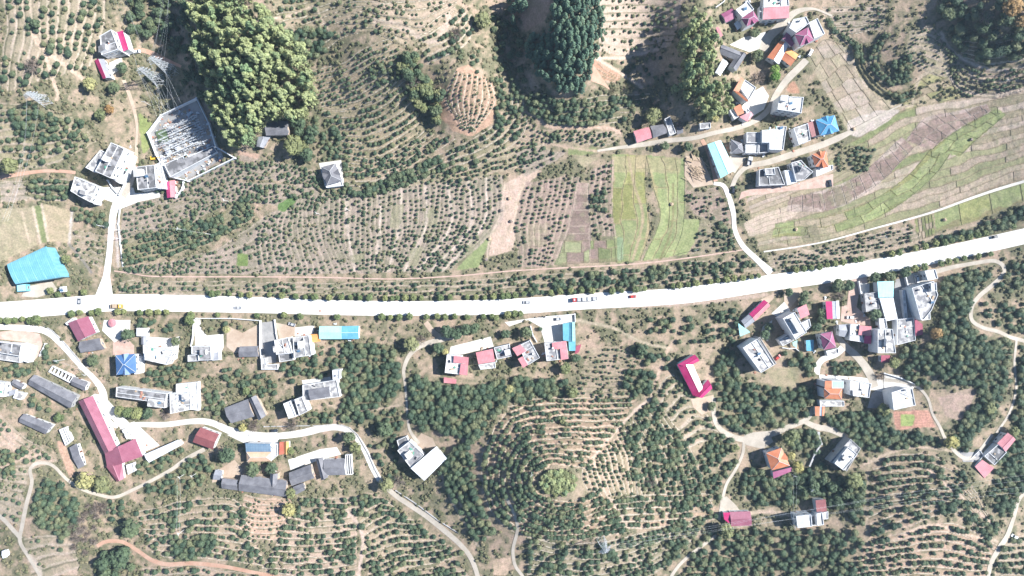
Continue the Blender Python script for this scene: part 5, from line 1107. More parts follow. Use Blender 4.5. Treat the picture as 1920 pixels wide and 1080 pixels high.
bd('apartment_house','tall white block with two long pale roof bays next to the magenta square roof','house',('flat','1468,597 1490,585 1513,623 1492,637',12.5,'roof_clean',W_,{'hut':(.5,.5,2,10),'tank':0}),('flat','1460,637 1478,627 1489,638 1468,649',6,'roof_mid',W_,{'tank':0}))
bd('house','square pink sheet roof squeezed beside the tall two bay block','house',('pent','1495,578 1512,570 1519,590 1503,598',6,'m_pink',W_,{'rise':.6}),('flat','1504,605 1518,598 1521,612 1512,620',4.5,'roof_clean',W_,{'tank':0,'solar':0}))
bd('workshop_shed','shed with magenta left slope and blinding white right slope','shed',('gable','1560,565 1562,598 1576,597 1574,564',6,'m_white',W_,{'rise':.8,'mat2':'m_white'}),('pent','1548,565 1560,565 1562,598 1551,598',5.7,'m_magenta',W_,{'rise':.4}))
bd('villa','white villa with purple pyramid roof above the curved white road','house',('pyramid','1541,627 1564,622 1572,652 1548,657',10.5,'t_purple',W_,{'rise':2.6}),('flat','1549,658 1572,653 1573,662 1552,668',4,'roof_white',W_,{'tank':0,'solar':0}))
bd('shed','small cyan sheet hut in the shade left of the purple pyramid villa','shed',('pent','1511,638 1526,637 1526,659 1513,658',3.5,'m_cyan',W_,{'rise':.5}))
bd('shed','blue triangular sheet canopy at the foot of the tall two bay block','shed',('pent','1486,642 1495,638 1494,652 1488,648',3,'m_aqua',W_,{'rise':.3,'posts':1}))
bd('house','grey white and pink three part roof left of the dark roofed flat block','house',('gable','1574,609 1590,608 1588,633 1574,630',5.5,'m_grey',W_,{'rise':1}),('flat','1595,608 1612,608 1620,642 1593,638',6.5,'roof_clean',W_,{'tank':0,'solar':0}),('pent','1612,610 1634,612 1634,630 1610,628',7.2,'m_pink',W_,{'rise':.4}),('pent','1621,630 1634,629 1634,645 1621,644',7,'m_magenta',W_,{'rise':.4}))
bd('apartment_house','big white flat roofed block with littered roof in the eastern cluster','house',('flat','1646,618 1674,617 1680,662 1646,662',11,'roof_white',W_,{'hut':(.6,.55,4,4),'tank':1}))
bd('house','wide low grey concrete roof right of the littered white block','house',('flat','1682,599 1714,596 1717,638 1682,647',4.5,'roof_mid',W_,{'tank':0,'solar':0}),('pent','1715,597 1730,608 1731,628 1717,630',5,'m_maroon',W_,{'rise':.3}))
bd('shed','small crimson lean-to under the littered white block','shed',('pent','1652,666 1669,666 1669,679 1653,680',4,'m_maroon',W_,{'rise':.4}))
bd('workshop_shed','long shed with a sky blue north half and ribbed white south half','shed',('pent','1645,528 1676,527 1676,557 1648,558',6,'m_aqua',W_,{'rise':.4}),('pent','1649,559 1675,558 1684,599 1662,602',5.6,'m_white',W_,{'rise':.4}))
bd('shed','little white box shed below the ribbed white roof','shed',('flat','1648,597 1661,597 1664,615 1650,618',4.5,'roof_clean',W_,{'tank':0,'solar':0}))
bd('house','square weathered grey roof left of the sky blue shed','house',('flat','1621,551 1647,547 1649,579 1624,585',5,'roof_mid',G_,{'tank':1,'solar':0}))
bd('apartment_house','largest grey flat roofed block with angled corner nearest the hairpin track','house',('flat','1710,540 1751,527 1759,553 1747,582 1733,599 1727,600',9,'roof_mid',W_,{'tank':1,'solar':1}),('flat','1746,531 1756,530 1757,545 1747,546',11.5,'roof_clean',W_,{'tank':0,'solar':0,'base':8}),('flat','1729,589 1744,584 1745,599 1729,601',5,'roof_clean',W_,{'tank':0,'solar':0}))
bd('house','plain white cube roof between the main road and the largest grey block','house',('flat','1734,508 1754,505 1759,522 1740,526',7,'roof_clean',W_,{'tank':0,'solar':0,'hut':None}))
bd('shed','pale grey stone lined outbuilding strip in the shaded court of the eastern cluster','shed',('flat','1692,544 1697,543 1702,596 1696,597',3,'roof_clean',W_,{'blind':1,'tank':0,'solar':0,'parapet':.2}))
bd('apartment_house','tall white house with orange tiled roof and pale blue glass corner','house',('hip','1547,728.5 1582,728.5 1581,750 1548,748',12.5,'t_orange',W_,{'rise':1.8}),('flat','1560,714 1582,714 1582,728 1560,728',12,'m_aqua',W_,{'tank':0,'solar':0,'parapet':.2}),('pent','1547,714 1560,714 1560,728 1547,728',12.3,'t_orange',W_,{'rise':.5}),('flat','1537,751 1583,752 1583,762 1538,762',5,'roof_white',W_,{'tank':0,'solar':0}))
bd('shed','tiny orange gabled shed at the fork below the tall orange roofed house','shed',('gable','1537,762 1537,780 1546,780 1547,762',4.2,'m_white',W_,{'rise':.6,'mat2':'t_orange'}),('pent','1528,762 1537,762 1537,780 1529,780',4,'t_orange',W_,{'rise':.3}))
bd('house','white flat roof standing between the orange roofed house and the kite shaped grey yard','house',('flat','1594,714 1634,719 1630,746 1594,741',8.5,'roof_clean',W_,{'hut':(.25,.8,4,3),'solar':0}))
bd('apartment_house','dazzling white flat roofed block beside the brick red vegetable plot','house',('flat','1672,736 1696,728 1711,729 1717,760 1676,769',10,'roof_clean',W_,{'tank':1,'solar':0,'hut':None}))
bd('villa','white villa with orange cross gabled roof and purple front canopy','house',('hip','1439,851 1468,841 1484,875 1449,884',10,'t_orange',W_,{'rise':2.2,'cross':(0,)}),('pent','1449,885 1484,876 1485,884 1451,898',6,'t_purple',W_,{'rise':.5}))
bd('apartment_house','white flat roofed block turned on its corner with a wide grey walled rim','house',('flat','1556,866 1595,823 1614,841 1588,884',7,'roof_mid',G_,{'tank':0,'solar':0}),('flat','1565,869 1590,838 1608,852 1582,882',9.5,'roof_clean',W_,{'hut':(.5,.3,2,3),'solar':0}))
bd('house','white house with brown sheet annexe under the power lines at lower right','house',('flat','1493,968 1521,965 1523,987 1496,990',8,'roof_clean',W_,{'solar':0}),('flat','1531,963 1542,961 1545,984 1533,986',8,'roof_clean',W_,{'tank':0,'solar':0}),('pent','1529,938 1548,936 1551,959 1532,961',6,'m_brown',W_,{'rise':.4}),('flat','1544,961 1553,959 1553,973 1545,974',5,'roof_clean',W_,{'tank':0,'solar':0}),('flat','1521,966 1531,964 1533,985 1523,986',5,'roof_grey',W_,{'tank':0,'solar':0}))
bd('barn','single magenta barn with a darker left lean-to near the footpath end','barn',('gable','1369,961 1408,960 1411,987 1372,988',5.5,'m_rose',W_,{'rise':1.3,'mat2':'m_rose'}),('pent','1356,961 1369,961 1371,985 1358,974',4.6,'m_magenta',W_,{'rise':.4}))
bd('house','long house with pink ends and grey middle in the far right woods','house',('gable','1872,832 1892,812 1907,825 1888,848',6.5,'m_pink',W_,{'rise':1.1}),('flat','1846,855 1872,833 1888,848 1865,872',5.5,'roof_grey',W_,{'tank':0}),('pent','1828,875 1842,862 1865,878 1847,897',6.5,'m_pink',W_,{'rise':.5}),('flat','1816,864 1838,843 1845,855 1828,873',4,'roof_mid',W_,{'tank':0,'solar':0}))
# north eastern village
bd('villa','white villa with purple hipped corner left of the widest pink roof','house',('flat','1380,18 1402,2 1414,17 1392,32',11,'roof_clean',W_,{'solar':1,'hut':None}),('hip','1392,32 1415,17 1426,36 1402,47',11,'t_purple',W_,{'rise':2.2,'cross':(2,)}))
bd('shed','dark purple gabled shed at the left of the purple cornered villa','shed',('gable','1353,25 1374,14 1380,32 1362,41',5,'t_purple',W_,{'rise':1.2}))
bd('shed','flat pale blue sheet canopy at the foot of the purple cornered villa','shed',('pent','1376,44 1384,37 1393,48 1383,56',3.5,'m_white',W_,{'rise':.3,'posts':1}))
bd('house','house with the widest pink sheet roof cut by the top edge','house',('pent','1432,15 1480,11 1480,33 1431,36',7.5,'m_pink',W_,{'rise':.5}),('flat','1432,-6 1478,-9 1480,11 1432,14',7,'roof_clean',W_,{'tank':1}),('flat','1424,12 1431,14 1430,36 1424,34',4,'roof_clean',W_,{'tank':0,'solar':0}))
bd('villa','largest white villa with purple hips and broad white terraces','house',('hip','1493,62 1518,48 1530,72 1503,84',11.5,'t_purple',W_,{'rise':2.3,'cross':(2,)}),('flat','1480,52 1488,36 1512,31 1518,43 1493,61',11,'roof_clean',W_,{'hut':None,'solar':0}),('flat','1517,42 1533,34 1547,63 1527,72',10,'roof_clean',W_,{'tank':0,'solar':0}),('pent','1467,72 1477,57 1490,82 1485,87',5,'t_purple',W_,{'rise':.5}))
bd('barn','long barn with orange left slope and white right slope near the parked van','barn',('gable','1440,106 1464,75 1480,83 1462,119',6,'t_orange',W_,{'rise':1.4,'mat2':'m_white'}))
bd('shed','orange tiled double slope shed right of the orange and white barn','shed',('gable','1478,88 1499,101 1484,123 1464,107',5,'t_bright',W_,{'rise':1.3,'mat2':'t_orange'}))
bd('farmhouse','L shaped grey tiled farmhouse touching the narrow bamboo wood','house',('gable','1353,80 1392,96 1386,113 1350,99',5.5,'t_slate',M_,{'rise':1.7}),('gable','1401,101 1382,132 1368,122 1389,95',5.5,'t_slate',W_,{'rise':1.6}))
bd('shed','pale sheet roofed lean shed below the L shaped grey farmhouse','shed',('gable','1366,118 1351,141 1341,136 1356,109',4,'m_white',W_,{'rise':.5}))
bd('villa','orange and white angled villa above the bright white court','house',('flat','1388,165 1397,149 1418,164 1404,188',8.5,'roof_clean',W_,{'tank':0,'solar':0}),('pent','1375,170 1390,145 1397,150 1386,172',9.2,'t_orange',W_,{'rise':.6}),('pent','1403,188 1386,173 1376,170 1400,190',9,'t_orange',W_,{'rise':.5}))
bd('house','row of white orange and pink small roofs at the lower edge of the white court','house',('flat','1368,207 1374,203 1385,219 1377,224',5,'roof_clean',W_,{'tank':0,'solar':0}),('pent','1375,202 1388,195 1397,211 1384,217',6,'t_orange',W_,{'rise':.4}),('pent','1386,219 1408,209 1413,215 1402,228 1390,228'.replace(' 1390,228',''),5,'m_pink',W_,{'rise':.4}),('flat','1397,206 1402,203 1406,208 1400,212',6.5,'roof_clean',W_,{'tank':0,'solar':0,'blind':1}))
bd('apartment_house','tall white flat roofed block showing its front above the village lane','house',('flat','1462,180 1507,182 1503,212 1458,205',12,'roof_clean',W_,{'hut':(.15,.2,4,3),'tank':1}))
bd('warehouse','long pale aqua warehouse roof beside the timber yard','warehouse',('gable','1352,262 1379,318 1352,334 1327,270',6.5,'m_aqua',W_,{'rise':.8,'ridge':'m_aqua'}))
bd('farmhouse','dark slate hipped house in the shade right of the aqua warehouse','house',('hip','1372,260 1393,268 1397,285 1373,286',6.5,'t_slate',W_,{'rise':1.6}))
bd('house','pale grey square roof north of a smaller white roof in the lane cluster','house',('flat','1400,248 1427,248 1426,268 1400,268',7,'roof_mid',W_,{'solar':0}))
bd('house','white low square roof on the lane under the pale grey square roof','house',('flat','1398,271 1422,270 1421,287 1398,287',6.5,'roof_clean',W_,{'tank':0,'solar':0}),('flat','1423,270 1442,269 1441,285 1423,287',6,'roof_grey',W_,{'tank':0,'solar':0}))
bd('apartment_house','white L shaped flat roofed house with solar racks at the lane','house',('flat','1429,244 1456,242 1456,237 1475,237 1469,281 1443,280 1443,267 1429,267',9.5,'roof_clean',W_,{'solar':1,'tank':1,'hut':None}))
bd('house','half white half grey flat roof right of the white L shaped house','house',('flat','1488,240 1515,231 1520,263 1498,271',8.5,'roof_white',W_,{'tank':0,'solar':0}),('pent','1514,230 1532,225 1538,252 1523,257',6.5,'m_brown',G_,{'rise':.4}))
bd('villa','white villa with azure blue hipped roof at the field edge','house',('hip','1532,223 1568,214 1577,244 1541,253',9.5,'t_azure',W_,{'rise':2.2,'cross':(0,2)}))
bd('house','grey flat house with a pale raised bay on the lower lane','house',('flat','1424,318 1460,313 1472,346 1423,348',6,'roof_grey',W_,{'solar':0,'hut':None}),('flat','1434,316 1452,315 1454,327 1436,328',8,'roof_mid',W_,{'tank':0,'solar':0,'base':5}))
bd('house','narrow bluish white flat roof between grey house and slate pyramid house','house',('flat','1471,319 1490,320 1494,342 1476,347',6.5,'m_white',W_,{'tank':0,'solar':0,'parapet':.6}))
bd('house','white walled grey house with a small slate pyramid on its roof','house',('flat','1484,305 1502,300 1514,313 1525,322 1508,337 1493,340',8,'roof_mid',W_,{'tank':0,'solar':0}),('pyramid','1496,309 1506,308 1512,318 1500,323',10.5,'t_slate',W_,{'rise':1.4,'base':7,'blind':1}))
bd('villa','white villa with scarlet orange hipped roof above a brick pink yard','house',('hip','1525,288 1552,281 1557,313 1531,311',10.5,'t_orange',W_,{'rise':2.2,'cross':(0,2)}),('flat','1530,315 1562,309 1562,318 1531,331',5.5,'roof_clean',W_,{'tank':0,'solar':0}))
bd('barn','pink maroon barn at the left end of the northern lane row','barn',('gable','1188,245 1217,237 1225,257 1195,267',5.5,'m_pink',W_,{'rise':1.3}))
bd('farmhouse','grey tiled farmhouse touching the pink barn on the northern lane','house',('gable','1220,235 1245,232 1253,248 1226,258',5.5,'t_slate',M_,{'rise':1.5}),('flat','1246,223 1256,218 1268,249 1256,254',5,'roof_mid',W_,{'tank':0,'solar':0}),('gable','1268,237 1280,235 1282,248 1270,252',4,'t_slate',M_,{'rise':.9}))
bd('shed','small pale roof alone north of the lane under the bamboo wood','shed',('flat','1312,231 1332,230 1333,240 1313,242',3.5,'roof_mid',W_,{'tank':0,'solar':0}))
bd('shed','rosy sheet lean-to hidden at the edge of the narrow bamboo wood','shed',('pent','1342,52 1347,50 1356,66 1350,70',3.5,'m_pink',W_,{'rise':.3}))
bd('shed','small white building cut by the left edge below the pale dirt path','shed',('gable','2,1034 10,1031 13,1045 4,1048',3.5,'m_white',W_,{'rise':.6}))
GC[:] = np.clip((GC * .88 + GC.mean(-1, keepdims=True) * .12) * C3(.95, .865, .875), .02, 1)
ROADS = poly_mask([(0, 0), (1, 0), (1, 1)])
for nm_, L_, R_, C_, mt_, dz_ in STRIPS:
    for k in range(len(C_) - 1): ROADS |= poly_mask([L_[k], L_[k+1], R_[k+1], R_[k]])
fin_ground(); build_drapes(); build_strips(); build_banks(); build_terraces()

hz = MB(); hz.box((0, 0, 215), (3200, 2600, 436), 'frame'); hz_o = hz.obj('haze'); hz_o.data.materials.clear()
hm = bpy.data.materials.new('haze'); hm.use_nodes = True; hn = hm.node_tree; hn.nodes.clear()
hv = hn.nodes.new('ShaderNodeVolumePrincipled'); ho = hn.nodes.new('ShaderNodeOutputMaterial'); hn.links.new(hv.outputs[0], ho.inputs['Volume'])
hv.inputs['Color'].default_value = (.62, .80, 1, 1); hv.inputs['Density'].default_value = .0001; hv.inputs['Anisotropy'].default_value = .2
hz_o.data.materials.append(hm); tag(hz_o, 'thin pale blue haze in the air over the valley', None, None, 'stuff')
# ------------------------------------------------------------------ walls, substation, pylons, poles, vehicles
def wall_line(label, pts, h=2.2, th=.35, mat='wall_white', lean=True, name='boundary_wall'):
    """pts: the top of the wall as it shows"""
    P = [np.array(p, float) for p in pts]; g0 = G(*pts[0]); root = empty(name, g0); tag(root, label, 'wall')
    k_ = 1 - h / CAMH if lean else 1
    for i in range(len(P) - 1):
        a, b = [((p - (960, 540)) * k_ + (960, 540)) for p in (P[i], P[i + 1])]; n = max(1, int(np.linalg.norm(b - a) * S / 8))
        for s in range(n):
            u, v = a + (b - a) * s / n, a + (b - a) * (s + 1) / n; A, B = G(*u), G(*v); d = (B - A); d.z = 0
            if d.length < .3: continue
            nn = Vector((-d.y, d.x, 0)).normalized() * th / 2; mb = MB(); za = A.z + h; zb_ = B.z + h
            q8 = [A - nn, A + nn, B + nn, B - nn]; lo = [Vector((p.x, p.y, min(A.z, B.z) - .8)) - g0 for p in q8]; hi = [Vector((p.x, p.y, z)) - g0 for p, z in zip(q8, (za, za, zb_, zb_))]
            for e in range(4): mb.face([lo[e], lo[(e+1) % 4], hi[(e+1) % 4], hi[e]], mat)
            mb.face(hi[::-1], mat); mb.obj('wall_panel', root)
        cpm = MB(); A = G(*a) - g0; cpm.box((A.x, A.y, A.z + h / 2), (th * 1.5, th * 1.5, h + .3), mat); cpm.obj('pier', root)
wall_line('white perimeter wall round the substation', [(301,216),(368,184),(391,231),(404,275),(440,296),(352,339),(318,331),(292,290),(276,249),(301,216)], 2.6, .6)
wall_line('low white curved retaining wall right of the pink shed', [(344,342),(342,352),(336,362),(328,371)], 1.8, .8)
wall_line('white parapet wall beside the shaded drive of the stepped block', [(249,300),(240,330),(222,366)], 2, .5)
wall_line('low white wall edging the lower yard of the stepped block', [(201,338),(210,352),(219,362)], 1.5, .5)
wall_line('pale fence wall along the left of the white driveway', [(362,600),(361,630),(357,650)], 1.8, .4)
wall_line('long white wall between driveway gate and grey yard beside the main road', [(367,597),(430,597),(487,601)], 1.8, .4)
wall_line('white wall on the left of the grey concrete yard', [(487,602),(487,650),(489,675)], 2.2, .5)
wall_line('low pale wall stub at the right of the grey concrete yard', [(514,600),(517,625),(519,636)], 1.6, .4)
wall_line('thin dark kerb wall following the curved village road', [(84,612),(100,622),(125,648),(150,678)], .7, .5, 'wall_grey')
wall_line('white wall beside the walled house at the left edge', [(84,645),(77,660),(73,668)], 1.8, .5)
wall_line('dark kerb wall on the outer side of the winding village road', [(495,800),(640,797),(655,802),(670,815),(690,850),(703,880),(712,897)], .7, .4, 'wall_grey')
wall_line('pale kerb wall on the outer side of the lower dirt road', [(742,920),(780,945),(820,975),(860,1000)], .8, .4, 'wall_grey')
wall_line('white wall round the bright corner court above the vegetable plot', [(1659,700),(1690,709),(1722,723)], 1.4, .5)
wall_line('white wall left of the grey square roof court', [(1611,528),(1615,552)], 2.2, .5)
wall_line('white dividing wall south of the littered white block entrance', [(1698,516),(1704,540)], 2.2, .6)
wall_line('grey boundary wall of the road side yard in the middle row', [(1024,594),(1050,592),(1078,589),(1079,604)], 1.6, .5)
wall_line('low white wall along the pink roofed row entrance', [(995,612),(1000,630),(1007,642)], 1.6, .5)
wall_line('curved white wall below the tall two bay block', [(1468,652),(1480,654),(1492,653),(1500,660)], 1.4, .4)
wall_line('dark curved retaining wall on the lane of the corner turned block', [(1535,812),(1540,832),(1528,852),(1518,875)], 1.6, 1.0, 'wall_grey')
wall_line('thin white wall round the green patch near the top edge', [(1343,13),(1357,3),(1362,-4)], 1.6, .4)
wall_line('pale stone wall under the field path at the plain', [(224,392),(221,420),(225,458),(230,500)], .8, .5)
# substation switchgear
sub_c = (345, 262); ux = np.array([.905, -.425]); uy = np.array([.40, .915])
def gantry(px, py, L, hh):
    c = G(px, py); r0 = empty('gantry_frame', c, math.atan2(.425, .905)); tag(r0, 'pale steel gantry frame standing in a row on the substation yard', 'gantry', 'gantry frames of the substation')
    for x in np.linspace(-L / 2, L / 2, max(2, int(L / 7) + 1)):
        mb = MB(); mb.bar((x, -.5, -.2), (x, 0, hh), .09, 'galv'); mb.bar((x, .5, -.2), (x, 0, hh), .09, 'galv'); mb.obj('column', r0)
    mb = MB(); mb.bar((-L/2, -.25, hh), (L/2, -.25, hh), .08, 'galv'); mb.bar((-L/2, .25, hh), (L/2, .25, hh), .08, 'galv')
    for x in np.arange(-L/2, L/2, 1.2): mb.bar((x, -.25, hh), (x + 1.2, .25, hh), .04, 'galv')
    mb.obj('crossbeam', r0)
GM = MB(); GM.bar((0, 0, 0), (0, 0, 1.6), .09, 'galv'); GM.box((0, 0, 1.65), (1.4, .25, .12), 'galv')
for x_ in (-.6, 0, .6):
    GM.bar((x_, 0, 1.7), (x_, 0, 2.7), (.13, .07), 'white_paint', 7)
GEAR = GM.mesh('switchgear')
TRM = MB(); TRM.box((0, 0, 1.3), (3, 2, 2), 'galv'); TRM.box((0, 1.5, 1.2), (2.4, .7, 1.7), 'galv'); TRM.box((0, -1.4, 1.2), (2.4, .6, 1.7), 'galv'); TRM.bar((-1.2, 0, 2.8), (1.2, 0, 2.8), .4, 'galv', 8)
for x_ in (-1, 0, 1): TRM.bar((x_, .6, 2.3), (x_, .9, 3.6), (.16, .08), 'ceramic', 6)
TRANSF = TRM.mesh('transformer')
for a in (-2, -1, 0, 1, 2):
    for L_, off in ((15, 0),): p = np.array(sub_c) + uy * a * 11 - ux * 2; gantry(p[0], p[1], 20 if a < 3 else 14, 6.5)
grr = random.Random(3)
for a in range(-6, 9):
    for b in range(-9, 10):
        p = np.array(sub_c) + uy * (a * 4.6 - 2) + ux * b * 4.4
        if not inside([(306,220),(366,190),(384,232),(396,266),(350,286),(305,305),(298,288),(303,262),(320,258)], *p) or grr.random() < .22: continue
        o = link(bpy.data.objects.new('switchgear', GEAR)); o.location = G(p[0] + grr.gauss(0, .5), p[1] + grr.gauss(0, .5), .1); o.rotation_euler[2] = math.atan2(.425, .905); o.scale = (1.3, 1.3, grr.uniform(.8, 1.5))
        tag(o, 'white insulator post rack in the rows of the substation yard', 'switchgear', 'switchgear racks of the substation')
for p_, l_ in (((318,286),'grey transformer with fins nearest the control roof'),((336,278),'grey transformer in the middle of the substation row'),((309,300),'grey transformer at the substation gate')):
    o = link(bpy.data.objects.new('transformer', TRANSF)); o.location = G(p_[0], p_[1], .1); o.rotation_euler[2] = .44; tag(o, l_, 'transformer')
mb = MB(); mb.prism([(-3.5, -4), (3.5, -4), (3.5, 4), (-3.5, 4)], 0, 1.0, 'net'); mb.prism([(-3.2, -3.7), (3.2, -3.7), (3.2, 3.7), (-3.2, 3.7)], 1.0, 1.03, 'water')
o = mb.obj('water_basin'); o.location = G(306, 256); o.rotation_euler[2] = .3; tag(o, 'small green water basin at the left inside the substation wall', 'basin')
def pylon(px, py, hh, label, base=2.7, arms=3):
    c = G(px, py); r0 = empty('power_pylon', c, .5); tag(r0, label, 'pylon')
    def w(z): return base * (1 - z / hh) ** 1.1 + .45
    lv = [hh * f for f in (0, .18, .34, .48, .60, .70, .79, .87, .94, 1.0)]
    cs = ((-1, -1), (1, -1), (1, 1), (-1, 1))
    for s in cs:
        mb = MB()
        for a, b in zip(lv[:-1], lv[1:]): mb.bar((s[0]*w(a), s[1]*w(a), a - (.3 if a == 0 else 0)), (s[0]*w(b), s[1]*w(b), b), .10, 'galv')
        mb.obj('leg', r0)
    mb = MB()
    for a, b in zip(lv[:-1], lv[1:]):
        for i in range(4):
            s, t = cs[i], cs[(i + 1) % 4]
            mb.bar((s[0]*w(a), s[1]*w(a), a), (t[0]*w(b), t[1]*w(b), b), .055, 'galv', 3); mb.bar((t[0]*w(a), t[1]*w(a), a), (s[0]*w(b), s[1]*w(b), b), .055, 'galv', 3); mb.bar((s[0]*w(b), s[1]*w(b), b), (t[0]*w(b), t[1]*w(b), b), .05, 'galv', 3)
    mb.obj('lattice', r0); tips = []
    for k in range(arms):
        z = hh * (.76 + .1 * k); L = 4.2 - .8 * k
        for sx in (-1, 1):
            mb = MB(); tip = (sx * L, 0, z)
            for dy in (-.6, .6): mb.bar((sx * w(z), dy, z), tip, .07, 'galv'); mb.bar((sx * w(z), dy, z + 1.3), tip, .06, 'galv')
            mb.obj('crossarm', r0); im = MB(); im.bar(tip, (tip[0], 0, z - 1.4), .11, 'ceramic', 6); im.obj('insulator', r0)
            tips.append(Matrix.Rotation(.5, 3, 'Z') @ Vector((tip[0], 0, z - 1.4)) + c)
    return tips
T1 = pylon(326,136,27,'taller lattice pylon nearer the bamboo wood above the substation'); T2 = pylon(303,153,25,'lattice pylon closest to the substation on its left side')
T3 = pylon(88,190,17,'lattice pylon alone on the orchard slope at the far left', 2.2); T4 = pylon(1127,1010,21,'lattice pylon in the citrus rows below the round hill', 2.2)
def wires(label, ends, sag=2.0, r=.02):
    r0 = empty('power_line', ends[0][0]); tag(r0, label, 'power line')
    for a, b in ends:
        mb = MB(); N_ = 14; pr_ = None
        for k in range(N_ + 1):
            t_ = k / N_; p = a.lerp(b, t_) - ends[0][0]; p.z -= 4 * sag * t_ * (1 - t_)
            if pr_ is not None: mb.bar(pr_, p, r, 'galv', 3)
            pr_ = p
        mb.obj('wire', r0)
wires('wires from the taller pylon down to the substation gantries', [(t, G(318 + 7 * i, 222 - 3 * i, 7)) for i, t in enumerate(T1)], 1.5)
wires('wires from the left pylon down to the substation gantries', [(t, G(306 + 5 * i, 226 - 2 * i, 7)) for i, t in enumerate(T2)], 1.5)
wires('wires running from the taller pylon off the top edge', [(t, G(345 + 4 * i, -90, 26)) for i, t in enumerate(T1)], 5)
wires('wires running from the left pylon off the top left edge', [(t, G(200 + 6 * i, -90, 24)) for i, t in enumerate(T2)], 5)
wires('wires hanging below the lone slope pylon towards the left edge', [(t, G(40 + 5 * i, 420, 16)) for i, t in enumerate(T3[:3])], 5)
wires('wires from the lower pylon crossing the bottom right woods', [(t, G(1990, 860 + 12 * i, 18)) for i, t in enumerate(T4[:4])], 7)
PM = MB(); PM.bar((0, 0, -.5), (0, 0, 9.5), (.17, .11), 'pole_concrete', 8); PMe = PM.mesh('shaft')
AM = MB(); AM.bar((-1.1, 0, 9.0), (1.1, 0, 9.0), .07, 'galv'); AM.bar((-.8, 0, 8.2), (.8, 0, 8.2), .06, 'galv'); AMe = AM.mesh('crossarm')
IM = MB(); IM.bar((0, 0, 0), (0, 0, .35), .07, 'white_paint', 6); IMe = IM.mesh('insulator')
POLES = [((347,992),'pale pole on the lower left citrus terraces'),((371,886),'pole in the shrubs south of the brown red barn'),((348,888),'pole left of its neighbour south of the brown red barn'),((121,674),'pole over the garden beside the curved village road'),((166,688),'pole on the lower verge of the curved village road'),((174,700),'pole next below on the curved village road'),
 ((283,198),'pole on the track above the substation'),((345,431),'pole standing in the dense belt of the plain orchard'),((398,440),'pole at the right end of the dense orchard belt'),((430,378),'pole among small trees below the substation'),((200,425),'pole beside the northern side road'),((228,432),'pole on the field side of the northern side road'),((228,448),'pole by the side road bridge'),
 ((996,884),'short pole on the top ring of the round hill'),((1480,980),'pole beside the house with the brown annexe'),((1583,822),'pole at the end of the dirt lane by the corner turned block'),((1480,886),'pole below the purple canopied villa'),((1512,912),'pole in the dark woods above the brown annexe house'),((655,395),'pole in the middle of the flat orchard'),((1870,158),'pole on the curved northeastern terraces'),((1647,446),'pole by the irrigation channel in the northeast'),((1300,470),'pole at the eastern end of the road belt'),((600,402),'pole in the small tree rows left of middle')]
for (px_, py_), l_ in POLES:
    r0 = empty('utility_pole', G(px_, py_), BRR.uniform(0, 3)); tag(r0, l_, 'pole')
    for nm_, me_ in (('shaft', PMe), ('crossarm', AMe)): o = link(bpy.data.objects.new(nm_, me_)); o.parent = r0
    for x_ in (-.95, 0, .95): o = link(bpy.data.objects.new('insulator', IMe)); o.location = (x_, 0, 9.05); o.parent = r0
def pt(i, dz=9.2): return G(POLES[i][0][0], POLES[i][0][1], dz)
for a, b, l_ in ((3,4,'wires crossing the curved village road'),(4,5,'short wires on the curved village road verge'),(2,0,'wires from the barn shrubs to the citrus terraces'),(10,11,'wires over the northern side road'),(11,7,'wires over the dense orchard belt'),(7,8,'wires between the two orchard belt poles'),(16,14,'wires descending to the brown annexe house')):
    wires(l_, [(pt(a) + Vector((x_, 0, 0)), pt(b) + Vector((x_, 0, 0))) for x_ in (-.9, .9)], .8, .02)
